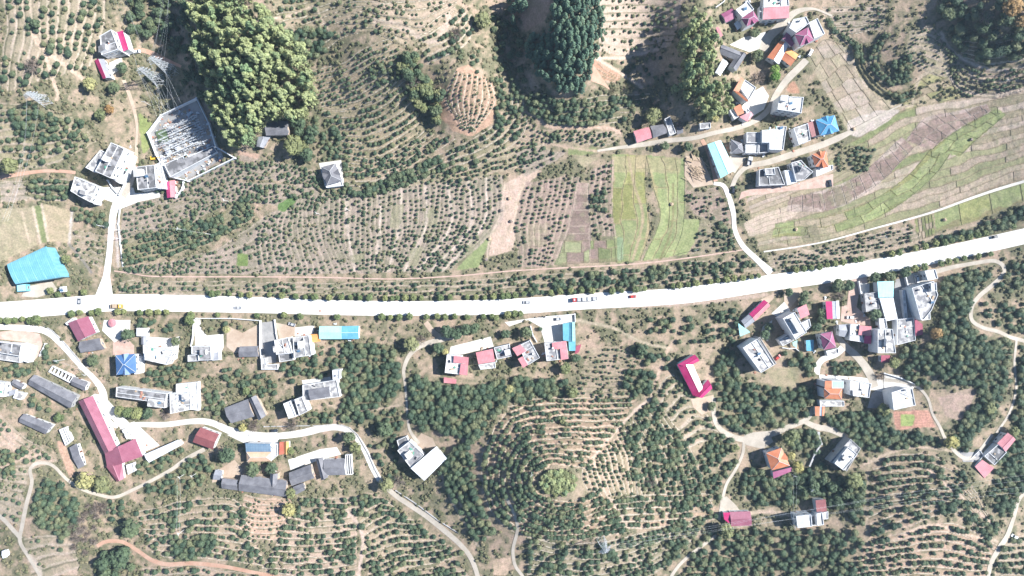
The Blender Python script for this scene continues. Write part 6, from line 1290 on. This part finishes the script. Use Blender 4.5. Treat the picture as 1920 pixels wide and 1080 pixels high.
# vehicles
def wheels(root, xs, y, r=.34, w_=.24):
    for x in xs:
        for s in (-1, 1):
            mb = MB(); mb.bar((x, s * y - s * w_, r), (x, s * y, r), r, 'rubber', 12); wo = mb.obj('wheel', root); mb = MB(); mb.bar((x, s * y, r), (x, s * (y + .01), r), r * .55, 'silver_paint', 10); mb.obj('rim', wo)
def car(px, py, ang, paint, label, cat='car', L=4.4, Wd=1.8, van=False):
    r0 = empty('parked_car' if cat != 'van' else 'parked_van', G(px, py, .30), R(ang)); tag(r0, label, cat); hw = Wd / 2; hl = L / 2
    prof = [(-hl, .35), (-hl, .85), (-hl + .15, .98), (hl * .52, .98), (hl - .1, .82), (hl, .62), (hl, .35)]
    if van: prof = [(-hl, .35), (-hl, 1.1), (hl * .7, 1.1), (hl, .8), (hl, .35)]
    mb = MB(); n = len(prof)
    for k in range(n): a, b = prof[k], prof[(k + 1) % n]; mb.face([(a[0], -hw, a[1]), (b[0], -hw, b[1]), (b[0], hw, b[1]), (a[0], hw, a[1])], paint)
    mb.face([(p[0], -hw, p[1]) for p in prof], paint); mb.face([(p[0], hw, p[1]) for p in prof[::-1]], paint); mb.obj('body', r0)
    zt = 1.48 if not van else 1.95; x0, x1, x2, x3 = (-hl + .25, -hl + .75, hl * .18, hl * .55) if not van else (-hl + .05, -hl + .12, hl * .45, hl * .72); zb_ = prof[2][1] if not van else 1.1
    lo = [(x0, -hw + .06, zb_), (x3, -hw + .06, zb_), (x3, hw - .06, zb_), (x0, hw - .06, zb_)]; hi = [(x1, -hw + .22, zt), (x2, -hw + .22, zt), (x2, hw - .22, zt), (x1, hw - .22, zt)]
    for nm, k in (('side_window', 0), ('windscreen', 1), ('side_window', 2), ('rear_window', 3)):
        w2 = MB(); w2.face([lo[k], lo[(k + 1) % 4], hi[(k + 1) % 4], hi[k]], 'glass'); w2.obj(nm, r0)
    w2 = MB(); w2.prism([(h_[0], h_[1]) for h_ in hi], zt, zt + .04, paint); w2.obj('roof_panel', r0); wheels(r0, (-hl * .62, hl * .62), hw, .33)
    for s in (-1, 1): w2 = MB(); w2.box((hl - .03, s * hw * .7, .68), (.1, .3, .14), 'white_paint'); w2.obj('headlight', r0)
    return r0
def truck(px, py, ang, cabp, bedp, L, label, load=None, trailer=False):
    r0 = empty('cargo_truck', G(px, py, .30), R(ang)); tag(r0, label, 'truck'); hl = L / 2; cl = 2.1
    mb = MB(); mb.prism([(hl - cl, -1.2), (hl, -1.2), (hl, 1.2), (hl - cl, 1.2)], .55, 2.7, cabp); mb.obj('cab', r0)
    mb = MB(); mb.box((hl + .01, 0, 2.0), (.06, 2.0, .8), 'glass'); mb.obj('windscreen', r0); mb = MB(); mb.box((hl - cl * .45, 0, 2.72), (.9, 1.4, .12), 'silver_paint'); mb.obj('roof_deflector', r0)
    mb = MB(); mb.prism([(-hl, -.5), (hl - .3, -.5), (hl - .3, .5), (-hl, .5)], .6, .9, 'dark_paint'); mb.obj('chassis', r0)
    b0, b1 = -hl, hl - cl - .25; mb = MB(); mb.box(((b0 + b1) / 2, 0, 1.0), (b1 - b0, 2.4, .15), bedp); mb.obj('bed', r0)
    for s in (-1, 1): mb = MB(); mb.box(((b0 + b1) / 2, s * 1.2, 1.5), (b1 - b0, .08, .9), bedp); mb.obj('side_board', r0)
    for x in (b0, b1): mb = MB(); mb.box((x, 0, 1.5), (.08, 2.4, .9), bedp); mb.obj('end_board', r0)
    if load:
        n = max(1, int((b1 - b0) / 2.6))
        for k in range(n):
            mb = MB(); x = b0 + (k + .5) * (b1 - b0) / n; z = 1.08; mb.prism([(x - 1.1, -1.05), (x + 1.1, -1.05), (x + 1.1, 1.05), (x - 1.1, 1.05)], z, z + (1.3 if k % 2 else 1.6), load[k % len(load)]); o = mb.obj('cargo_bale', r0)
    wheels(r0, (hl - 1.1, -hl + .9, -hl + 2.1) + ((-hl + 3.3,) if L > 9 else ()), 1.2, .5, .4); return r0
truck(222,574,0,'yellow_paint','timber',7.4,'orange and yellow flatbed truck on the left of the main road',('timber',))
truck(1096,561,183,'red_paint','silver_paint',15,'long truck with red cab and grey covered load on the main road',('silver_paint','galv','white_paint'))
car(447,577,180,'silver_paint','small silver car on the main road near the driveway gate'); car(151,564,90,'silver_paint','pale grey car stopped at the side road junction')
car(987,567,178,'silver_paint','silver car behind the long red truck'); car(1186,556,5,'red_paint','small red car alone on the middle of the main road'); car(1865,444,12,'dark_paint','dark car at the far right end of the main road')
car(515,807,2,'dark_paint','black car parked on the white village road'); car(1593,595,178,'white_paint','white car in the tan yard of the eastern cluster'); car(1374,356,80,'dark_paint','black car on the junction below the aqua warehouse')
car(1555,344,98,'dark_paint','dark car parked under the scarlet roofed villa'); car(1518,100,60,'white_paint','white van beside the largest purple hipped villa','van',4.8,1.9,True); car(1717,523,95,'white_paint','white van in the court below the plain white cube roof','van',4.8,1.9,True)
car(548,608,165,'silver_paint','silver car by the tan court behind the cyan shed'); car(1457,670,40,'red_paint','red and white small car beside the four storey block'); car(1047,598,5,'silver_paint','silver car inside the road side yard of the middle row')
car(1400,5,20,'silver_paint','silver car near the top edge beside the purple cornered villa'); car(258,98,10,'white_paint','small white car on the track under the dark slope'); car(1900,1005,150,'white_paint','white car at the lower right path junction')
truck(241,812,115,'white_paint','white_paint',6.5,'white box truck in the maroon workshop yard',('white_paint',)); truck(1404,303,80,'white_paint','silver_paint',5,'small white truck under the white lane house')
r0 = empty('excavator', G(290,297,.2), .1); tag(r0, 'small yellow excavator beside the substation gate', 'excavator')
for s_ in (-1, 1): mb = MB(); mb.box((0, s_ * 1.0, .4), (3.2, .5, .75), 'rubber'); mb.obj('track', r0)
mb = MB(); mb.box((-.4, 0, 1.35), (2.6, 2.1, 1.0), 'yellow_paint'); mb.obj('body', r0); mb = MB(); mb.box((.5, .55, 2.1), (1.1, .9, 1.2), 'glass'); mb.obj('cab', r0)
mb = MB(); mb.bar((.8, -.2, 1.4), (3.2, -.2, 3.0), .2, 'yellow_paint'); mb.bar((3.2, -.2, 3.0), (4.4, -.2, 1.0), .16, 'yellow_paint'); mb.obj('boom', r0); mb = MB(); mb.box((4.4, -.2, .7), (.7, .9, .7), 'dark_paint'); mb.obj('bucket', r0)
# round canopy, timber, grave mounds and small yard things
mb = MB(); c0 = G(215, 605)
for k in range(12):
    a0, a1 = 6.283 * k / 12, 6.283 * (k + 1) / 12; mb.face([(math.cos(a0) * 2.6, math.sin(a0) * 2.6, 2.6), (math.cos(a1) * 2.6, math.sin(a1) * 2.6, 2.6), (0, 0, 3.5)], 'm_pink')
r0 = empty('round_canopy', c0); tag(r0, 'round pink canopy in the pale stone yard by the main road', 'canopy'); mb.obj('canopy_top', r0)
for k in range(4): mb = MB(); mb.bar((math.cos(k * 1.57) * 2.1, math.sin(k * 1.57) * 2.1, 0), (math.cos(k * 1.57) * 2.1, math.sin(k * 1.57) * 2.1, 2.8), .08, 'galv', 6); mb.obj('post', r0)
trr = random.Random(9)
for k in range(46):
    mb = MB(); L = trr.uniform(3, 7); mb.bar((-L / 2, 0, 0), (L / 2, 0, 0), (trr.uniform(.14, .24), .1), 'timber', 7); o = mb.obj('log'); p = (1308 + trr.gauss(0, 9), 322 + trr.gauss(0, 9))
    o.location = G(p[0], p[1], .3 + trr.random() * .8); o.rotation_euler = (0, trr.uniform(-.04, .04), trr.gauss(-.6, .5)); tag(o, 'peeled log lying in the loose timber pile left of the aqua warehouse', 'log', 'logs of the timber pile')
for i, (p_, l_) in enumerate((((1300,294),'stack of pale boards at the top of the timber yard'),((1292,300),'low stack of pale boards left in the timber yard'))):
    r0 = empty('board_stack', G(*p_, .2), .3 + i); tag(r0, l_, 'boards')
    for k in range(5):
        for j in range(3): mb = MB(); mb.box((j * .7 - .7, trr.gauss(0, .1), .15 + k * .16), (.6, 4.5, .1), 'timber'); mb.obj('plank', r0)
for i, p_ in enumerate(((1259,383),(958,415),(918,448),(940,395),(955,372),(912,487),(1770,412),(1820,262),(1600,242),(1748,460),(1492,430))):
    mb = MB(); rr_ = random.Random(i); lump(mb, (0, 0, .5), 1.1, 'leaf_bare' if i % 2 else 'timber', 2, .9, rr_, .2); o = mb.obj('straw_stack'); o.location = G(*p_); tag(o, ['round pale straw stack standing on the bright green paddies','straw stack low on the bare tan strip','straw stack near the channel end of the tan strip','small straw stack high on the tan strip','straw stack at the top of the tan strip','pale straw stack at the green wedge field corner','white straw heap on the eastern green field','straw heap on the northeast green strip','pale heap on the grey field beyond the azure villa','straw heap at the verge above the main road east','pale heap on the near northeast beds'][i], 'straw stack')
LET = MB(); lrr = random.Random(2); x_ = 0
for k in range(18):
    for j in range(lrr.choice((2, 3))): LET.box((x_ + lrr.uniform(0, .8), lrr.uniform(-.35, .35), 0), (lrr.choice((.12, .6)), lrr.choice((.12, .6)), .02), 'dark_paint')
    x_ += 1.25 + (1.5 if k in (8,) else 0)
o = LET.obj('painted_slogan'); o.location = G(998, 595.5, .42); o.rotation_euler[2] = .07; tag(o, 'worn illegible dark characters painted along the road side yard', 'painted sign')
# ------------------------------------------------------------------ woods, roadside trees, garden trees, orchards
wood([(348,-40),(430,-40),(520,36),(572,90),(590,150),(582,195),(548,228),(495,222),(462,268),(432,280),(412,245),(384,190),(372,120),(350,70)], 14.5, 9.2, 'bamboo_clump', 'feathery bamboo crown of the broad bamboo wood', 'bamboo', 'crowns of the broad bamboo wood', BAM, BAM_TR, 1.35, .93, 2.2)
wood([(1275,55),(1302,18),(1332,36),(1352,85),(1350,130),(1372,175),(1376,212),(1335,218),(1300,192),(1264,172),(1280,125)], 12, 7.6, 'bamboo_clump', 'feathery bamboo crown of the narrow farmhouse bamboo wood', 'bamboo', 'crowns of the narrow bamboo wood', BAM, BAM_TR, 1.25, .97, 2.2)
wood([(1040,-40),(1132,-40),(1132,60),(1115,125),(1092,168),(1050,165),(1010,135),(985,105),(992,62),(1026,58)], 9.8, 6.0, 'conifer_tree', 'dark conifer crown of the dense top centre plantation', 'tree', 'conifers of the top centre plantation', CON, [CON_TR], 1.0, .98, 2.4)
wood([(955,-30),(990,-30),(985,20),(990,45),(965,50),(950,20)], 12, 7, 'conifer_tree', 'dark conifer crown on the shaded slope left of the plantation', 'tree', 'conifers left of the plantation', CON, [CON_TR], 1.3, .8, 2.4)
wood([(925,30),(985,60),(985,150),(1000,170),(960,165),(925,110)], 15, 6, 'broadleaf_tree', 'dark broadleaf crown in the shaded gully left of the plantation', 'tree', 'trees of the shaded gully', RND['leaf_wood'], [RND_TR], .7, .75, 1.5)
wood([(1748,-40),(1990,-40),(1990,90),(1880,115),(1820,95),(1775,62)], 16, 8.5, 'broadleaf_tree', 'dark broadleaf crown of the top right corner wood', 'tree', 'trees of the top right wood', RND['leaf_wood'] + CIT, [RND_TR], .9, .75, 1.5)
wood([(248,-40),(345,-40),(348,60),(372,130),(385,200),(370,180),(340,150),(300,60),(262,75),(235,40)], 14, 7, 'broadleaf_tree', 'shaded broadleaf crown of the wood left of the bamboo', 'tree', 'shaded trees left of the bamboo wood', RND['leaf_wood'], [RND_TR], .8, .85, 1.5)
wood([(745,92),(775,95),(800,140),(832,175),(852,222),(838,246),(800,225),(770,180),(748,150)], 12, 8, 'broadleaf_tree', 'rounded crown of the wooded central north gully', 'tree', 'trees of the central north gully', RND['leaf_wood'] + RND['leaf_pale'], [RND_TR], .9, .85, 1.5)
wood([(530,195),(580,195),(590,240),(575,290),(530,275),(545,240)], 14, 9, 'broadleaf_tree', 'rounded wood edge tree right of the barn at the bamboo foot', 'tree', 'wood edge trees by the bamboo foot barn', RND['leaf_wood'] + RND['leaf_pale'], [RND_TR], .9, .75, 1.5)
wood([(130,985),(175,935),(205,950),(190,985),(165,1040),(140,1030)], 15, 9, 'bare_bush', 'greyish leafless shrub of the slope above the red dirt road', 'shrub', 'leafless shrubs above the red dirt road', BARE, [RND_TR], 1, .9, .8)
wood([(185,1030),(235,1028),(250,1060),(235,1090),(185,1090)], 18, 12, 'broadleaf_tree', 'green tree inside the red dirt road bend', 'tree', 'trees in the red dirt bend', RND['leaf_wood'], [RND_TR], .9, .9, 1.5)
wood([(1470,890),(1530,900),(1625,900),(1625,940),(1560,960),(1500,930)], 15, 7.5, 'broadleaf_tree', 'dark tree in the shaded wood above the brown annexe house', 'tree', 'trees above the brown annexe house', RND['leaf_wood'], [RND_TR], .9, .7, 1.5)
# roadside trees on both verges of the main road
RS = [(1,600),(14,601),(28,600),(42,598),(56,601),(70,600),(134,588),(150,586),(172,586),(184,584),(220,585),(232,584),(262,586),(280,586),(296,585),(312,585),(358,590),(408,590),(482,592),(533,590),(563,593),(632,594),(716,594),(732,595),(748,595),(768,593),(800,594),(820,593),(834,594),(853,593),(876,594),(906,593),(922,593),(930,596),(952,590),(965,588),(975,588),
 (108,552),(128,551),(157,548),(398,551),(408,550),(430,551),(452,553),(468,553),(505,553),(528,554),(555,556),(572,557),(590,557),(617,558),(640,557),(657,557),(675,558),(692,558),(722,559),(735,559),(745,558),(760,558),(775,557),(790,558),(826,558),(844,557),(876,557),(892,557),(908,558),(925,556),(942,555),(952,554),(966,553),(982,551),(998,549),(1032,548),(1050,546),(1070,545),(1090,544),(1110,545),(1148,546),(1166,545),(1192,543),(1208,541),(1262,536),(1274,535),(1290,533),(1305,531),(1332,528),(1345,526),(1362,524),(1376,522),(1392,521),(1408,519),(1422,517),
 (1492,506),(1507,504),(1521,502),(1536,500),(1551,497),(1566,494),(1580,492),(1602,488),(1614,486),(1672,476),(1686,473),(1717,465),(1734,462),(1755,457),(1771,454),(1784,451),(1802,447),(1817,444),(1832,441),(1848,437),(1900,424),
 (1655,516),(1676,513),(1702,507),(1715,503),(1734,500),(1765,494),(1778,491),(1792,488),(1808,484),(1835,480),(1858,476)]
rr = random.Random(21)
for i, (x, y) in enumerate(RS):
    side = 'south' if (y > 574 if x < 1000 else y > 574 - (x - 1000) * .13) else 'north'
    if x > 1640 and i >= len(RS) - 11: side = 'south'
    sec = 'western' if x < 400 else 'middle' if x < 1000 else 'eastern' if x < 1450 else 'far eastern'
    tree('roadside_tree', 'round yellow green tree on the %s verge along the %s stretch of main road' % (side, sec), 'tree', 'roadside trees %s %s' % (side, sec), x, y, rr.uniform(5.2, 7.8), rr.choice(RND['leaf_road']), RND_TR, .8, 1.4, rr)
SPEC = [(170,158,13,'leaf_yellow','yellow leaved tree on the slope left of the substation track'),(230,128,11,'leaf_wood','round green tree right of the two tone shed'),(205,205,9,'leaf_rust','rusty reddish tree beside the substation track'),(188,215,11,'leaf_pale','pale green tree left of the rusty tree'),(213,165,12,'leaf_wood','green tree below the yellow tree'),(55,120,16,'leaf_bare','bare tan bush on the pale top left slope'),
 (20,312,16,'leaf_pale','broad pale green tree near the left edge of the red track'),(68,45,9,'leaf_wood','green tree high on the top left slope'),(124,486,9,'leaf_pale','greyish tree at the right end of the cyan hall'),(95,545,7,'leaf_road','small yellow green tree at the cyan hall yard'),
 (550,272,20,'leaf_pale','broad olive tree above the slate blue villa'),(575,290,14,'leaf_wood','dark tree between the olive tree and the slate blue villa'),(280,145,8,'leaf_wood','dark tree between the two pylons'),(775,150,13,'leaf_bare','pinkish bare crown in the gully'),(800,170,13,'leaf_pale','greenish yellow crown in the gully'),(855,60,14,'leaf_bare','grey leafless crown on the top slope'),(905,40,16,'leaf_pale','pale scrubby tree on the top slope left of the plantation'),
 (1225,217,16,'leaf_pale','broad olive tree above the pink barn'),(1275,232,9,'leaf_bare','leafless tree at the end of the pink barn row'),(1180,165,12,'leaf_scrub','dry scrub tree under the red soil triangle'),(1150,170,9,'leaf_scrub','dry tree at the tip of the red soil triangle'),(1340,222,8,'leaf_yellow','yellow tree at the foot of the narrow bamboo wood'),(1415,62,9,'leaf_wood','round green tree in the pale court of the north village'),(1420,105,11,'leaf_wood','green tree right of the L shaped farmhouse'),(1425,145,13,'leaf_bare','grey bare tree above the bright white court'),
 (1453,130,10,'leaf_veg','fresh green hedge clump in the walled bed below the orange barn'),(1453,144,10,'leaf_veg','fresh green clump at the tail of the walled bed'),(1855,30,15,'leaf_bare','pale bare crown in the top right wood'),(1898,12,17,'leaf_rust','orange autumn crown in the top right corner'),(1915,40,12,'leaf_rust','smaller orange crown at the right edge'),(1290,275,9,'leaf_wood','round tree on the lane above the timber yard'),(1246,273,9,'leaf_wood','round tree south of the northern lane'),
 (240,628,13,'leaf_wood','round dark tree in the yard north of the blue hipped villa'),(70,600,10,'leaf_road','pale tree at the lane mouth on the left'),(175,675,12,'leaf_wood','green tree left of the blue hipped villa'),(357,600,10,'leaf_road','yellow green tree left of the driveway gate'),(425,618,8,'leaf_yellow','yellowish bush right of the white driveway'),(330,640,9,'leaf_wood','round bush at the corner of the dark lined white house'),
 (225,772,12,'leaf_road','first light green tree in the row below the speckled roof'),(242,773,12,'leaf_road','second light green tree in the row below the speckled roof'),(258,775,12,'leaf_road','third light green tree in the row below the speckled roof'),(278,775,12,'leaf_wood','fourth darker tree in the row below the speckled roof'),(308,779,11,'leaf_bare','silvery tree at the end of the row below the speckled roof'),
 (112,783,9,'leaf_road','light tree right of the detached long shed'),(162,900,18,'leaf_yellow','bright yellow ginkgo at the tail of the maroon workshop'),(192,908,17,'leaf_pale','pale green tree right of the yellow ginkgo'),(455,802,8,'leaf_yellow','yellow bush on the village road bend'),(475,800,13,'leaf_bare','silver green tree beside the village road'),(462,733,8,'leaf_road','bright bush above the broad grey farmhouse'),
 (425,852,17,'leaf_wood','large dark tree left of the blue panelled house'),(474,880,14,'leaf_wood','dark tree under the orange hipped roof'),(510,878,12,'leaf_wood','tree between the orange roof and the grey farmhouses'),(545,845,8,'leaf_road','light tree right of the small red and orange shed'),(542,955,13,'leaf_yellow','yellow tree below the longest farmhouse'),(545,925,10,'leaf_pale','pale tree at the right tip of the longest farmhouse'),
 (548,798,13,'leaf_bare','silvery tree below the white split house'),(655,820,13,'leaf_wood','dark tree inside the road bend'),(667,840,12,'leaf_pale','pale tree inside the road bend'),(724,908,14,'leaf_pale','yellowish tree arching over the end of the village road'),(722,806,16,'leaf_wood','big round blue green tree in the middle orchard'),(745,905,14,'leaf_bare','silver bush at the start of the dirt road'),(772,645,15,'leaf_pale','olive tree at the dirt road loop'),(788,638,12,'leaf_bare','tan bush at the dirt road loop'),
 (838,622,13,'leaf_wood','dark green tree left of the pink roof row'),(855,625,13,'leaf_wood','second dark tree left of the pink roof row'),(872,618,12,'leaf_wood','third dark tree above the pink roof row'),(890,616,11,'leaf_wood','fourth dark tree above the pink roof row'),(822,652,11,'leaf_wood','tree at the left of the white court'),(834,660,7,'leaf_yellow','small yellow tree beside the first pink roof'),(948,626,9,'leaf_wood','single shrub in the tan court'),(986,623,12,'leaf_wood','round tree in the tan court of the middle row'),(955,730,9,'leaf_yellow','pale yellow bush below the pink roof row'),
 (1060,690,11,'leaf_pale','pale tree below the stained roof house'),(1080,672,10,'leaf_wood','tree under the dark red lean-to'),(1072,735,12,'leaf_pale','olive bush above the ring terraces'),(1205,655,12,'leaf_wood','lone tree on the scrub slope'),(1435,628,10,'leaf_wood','dark round tree left of the tall two bay block'),(1440,612,9,'leaf_wood','dark tree under the slanting shed'),(1508,555,11,'leaf_wood','round tree at the yard entrance by the main road'),(1506,568,10,'leaf_wood','second tree at the yard entrance'),(1478,548,9,'leaf_wood','tree at the mouth of the eastern village yard'),
 (1540,585,9,'leaf_wood','tree left of the magenta and white shed'),(1541,600,9,'leaf_wood','second tree left of the magenta and white shed'),(1572,535,13,'leaf_wood','dark tree near the road above the magenta and white shed'),(1590,535,12,'leaf_wood','dark tree near the road right of its twin'),(1576,555,10,'leaf_bare','silvery tree right above the white slope'),(1530,613,10,'leaf_wood','round tree right of the square pink roof'),
 (1640,590,11,'leaf_wood','tree below the weathered grey roof'),(1640,520,10,'leaf_wood','tree above the sky blue shed left'),(1668,518,11,'leaf_wood','tree above the sky blue shed right'),(1697,510,11,'leaf_wood','tree at the shaded court entrance'),(1755,625,12,'leaf_rust','brownish tree in the eastern woods'),(1675,680,10,'leaf_pale','olive tree right of the crimson lean-to'),(1657,768,12,'leaf_pale','dark olive tree left of the vegetable plot'),(1655,706,9,'leaf_bare','grey bush at the corner court'),
 (1482,820,16,'leaf_pale','broad grey olive tree at the dirt junction'),(1495,875,12,'leaf_yellow','yellow tree right of the orange villa'),(1483,855,8,'leaf_yellow','small yellow bush behind the orange villa'),(1600,900,16,'leaf_pale','large pale tree below the corner turned block'),(1785,830,13,'leaf_yellow','yellowish tree beside the footpath bend'),(1900,808,10,'leaf_pale','light tree above the pink ended long house'),(1855,765,12,'leaf_pale','light tree in the far right woods'),
 (1360,995,16,'leaf_pale','pale tree below the magenta barn'),(245,990,18,'leaf_wood','broad tree above the red dirt road'),(1222,905,12,'leaf_bare','silvery shrub in the eastern terraces'),(1055,790,6,'leaf_pale','small bush on the upper rings'),(1335,762,9,'leaf_wood','tree in the yard of the U shaped farm'),(1378,840,9,'leaf_pale','pale shrub at the footpath head')]
for x, y, r, m_, l_ in SPEC:
    cm = rr.choice(BARE) if m_ == 'leaf_bare' else crown_bare(3, 'leaf_scrub') if m_ == 'leaf_scrub' else rr.choice(RND.get(m_) or RND['leaf_wood'])
    if m_ == 'leaf_veg': cm = VEG = crown_round(50, 'leaf_veg')
    tree('bare_tree' if m_ == 'leaf_bare' else 'garden_tree', l_, 'tree', None, x, y, r, cm, RND_TR, .8, 1.3, rr)
# the round scrub cap of the hill
for k in range(95):
    a, d = rr.uniform(0, 6.28), math.sqrt(rr.random()); x, y = 1047 + math.cos(a) * d * 34, 905 + math.sin(a) * d * 24
    tree('bamboo_shrub', 'light yellow green shrub packed on the round summit of the south hill', 'shrub', 'shrubs of the round summit', x, y, rr.uniform(4.2, 6.2), rr.choice(RND['leaf_pale'] + BAM[:1]), RND_TR, .55, 1.2, rr)
# orchards: the largest three hundred stand as trees of their own
CR = [c for c in CROPS if not masked(c[0], c[1])]
crr = random.Random(77); CR = [(x, y, r, z, crr.random()) for x, y, r, z in CR]
ZB = {}
for c_ in CR: z_ = ZB.setdefault(c_[3], [9e9, 9e9, -9e9, -9e9]); z_[0] = min(z_[0], c_[0]); z_[1] = min(z_[1], c_[1]); z_[2] = max(z_[2], c_[0]); z_[3] = max(z_[3], c_[1])
def score(c): return c[2] + (0 if (0 < c[0] < 1920 and 0 < c[1] < 1080) else -99)
CR.sort(key=score, reverse=True); IND = CR[:300]; REST = CR[300:]
protos = []
for i, (x, y, r, z, _) in enumerate(IND):
    g0, c_, t_ = tree('citrus_tree', ZONES[z] + part_of(x, y, *ZB[z]), 'tree', 'citrus trees' + part_of(x, y, *ZB[z]) + ' ' + {'nw':'of the top left slope','west':'west of the substation road','plain':'of the flat orchard','ridge':'of the central north hill','belt':'of the road belt','hill':'of the round south hill','grove_w':'of the grove west of the round hill','east':'of the eastern slope','south':'of the bottom orchard','village':'of the village gardens','se':'of the bottom right terraces','north':'below the conifer wood','ne':'of the northeastern terraces'}[z],
        x, y, r, CIT[i % 5], CIT_TR, 1.0, .8, crr)
    if i < 5: protos.append((c_, t_))
pts = []; sc_ = []
for x, y, r, z, _ in REST:
    zz = H(x, y); v = W(x, y, zz + .6 * r * S); v.z = zz - .08; pts.append(v); sc_.append(r * S)
points_stuff('orchard_trees', pts, sc_, protos, 'the many smaller dark green fruit trees standing in rows over plain and terraces')
# low scrub and dry tufts on banks and waste ground
TU = []
for s_ in range(3):
    mb = MB(); r3 = random.Random(s_ + 40); leaves(mb, (0, 0, .25), .55, 46, .26, 'leaf_scrub', r3, .8, True); lump(mb, (0, 0, .2), .45, 'leaf_scrub', 1, .7, r3, .3)
    o = mb.obj('scrub_clump'); o.location = G(1010 + s_ * 9, 690 + s_ * 4); tag(o, ['low dry shrub on the bank below the pink roofed row','low olive shrub just right of the dry one below the pink roofed row','third low shrub on the bank below the pink roofed row'][s_], 'shrub'); TU.append(o)
g = np.random.default_rng(5); N_ = 150000; X = g.uniform(-110, 2030, N_); Y = g.uniform(-90, 1170, N_)
dens = bil(n2 * .5 + n3 * .5, X, Y); grn = bil(GC[..., 1] / (GC[..., 0] + .001), X, Y); msk = bil(NOTREE.astype(float), X, Y); cul = bil(CULT.astype(float), X, Y)
keep = (msk < .05) & (g.random(N_) < (1 - .72 * cul) * np.clip((dens - .40) * 3.2 + (grn - .90) * 1.6, .06, .9)); X, Y = X[keep], Y[keep]
pts = [G(x, y, -.03) for x, y in zip(X, Y)]; points_stuff('scrub', pts, g.uniform(.4, 1.45, len(pts)) ** 1.7, TU, 'dry grass tufts and low scrub on banks and unplanted ground')

CL = []
for s_, (m_, d_) in enumerate((('timber', (1.4, .5, .5)), ('brick', (.9, .7, .4)), ('galv', (1.0, .9, .6)))):
    mb = MB(); r3 = random.Random(s_ + 60)
    for k in range(5): mb.box((r3.uniform(-.7, .7), r3.uniform(-.7, .7), d_[2] / 2 * r3.uniform(.6, 1)), (d_[0] * r3.uniform(.3, .8), d_[1] * r3.uniform(.4, 1), d_[2]), m_, r3.uniform(0, 3))
    o = mb.obj('junk_heap'); o.location = G((1590, 600, 470)[s_], (585, 583, 815)[s_], .25); tag(o, ['small heap of boards in the tan yard of the eastern cluster', 'little heap of bricks on the verge above the cyan shed', 'small heap of tin scraps beside the white village road'][s_], 'heap'); CL.append(o)
NEARB |= poly_mask([(303,217),(367,187),(390,232),(420,296),(354,336),(320,330),(296,290),(279,249)]); P_ = []; r3 = np.random.default_rng(8)
for x0, y0, x1, y1, n in ((100,590,500,700,130),(480,600,700,690,60),(140,730,420,870,90),(400,820,690,930,70),(820,600,1090,700,90),(1380,540,1760,780,260),(1350,10,1580,350,230),(160,260,340,380,50),(285,205,415,335,420)):
    for x, y in zip(r3.uniform(x0, x1, n), r3.uniform(y0, y1, n)):
        ji = (min(NY - 1, int((y - G0Y) / ST)), min(NX - 1, int((x - G0X) / ST)))
        if not ROADS[ji] and NEARB[ji]: P_.append(G(x, y, .1))
points_stuff('yard_clutter', P_, r3.uniform(.4, 1.3, len(P_)), CL, 'boards bricks and tin left about the yards and verges of the villages')
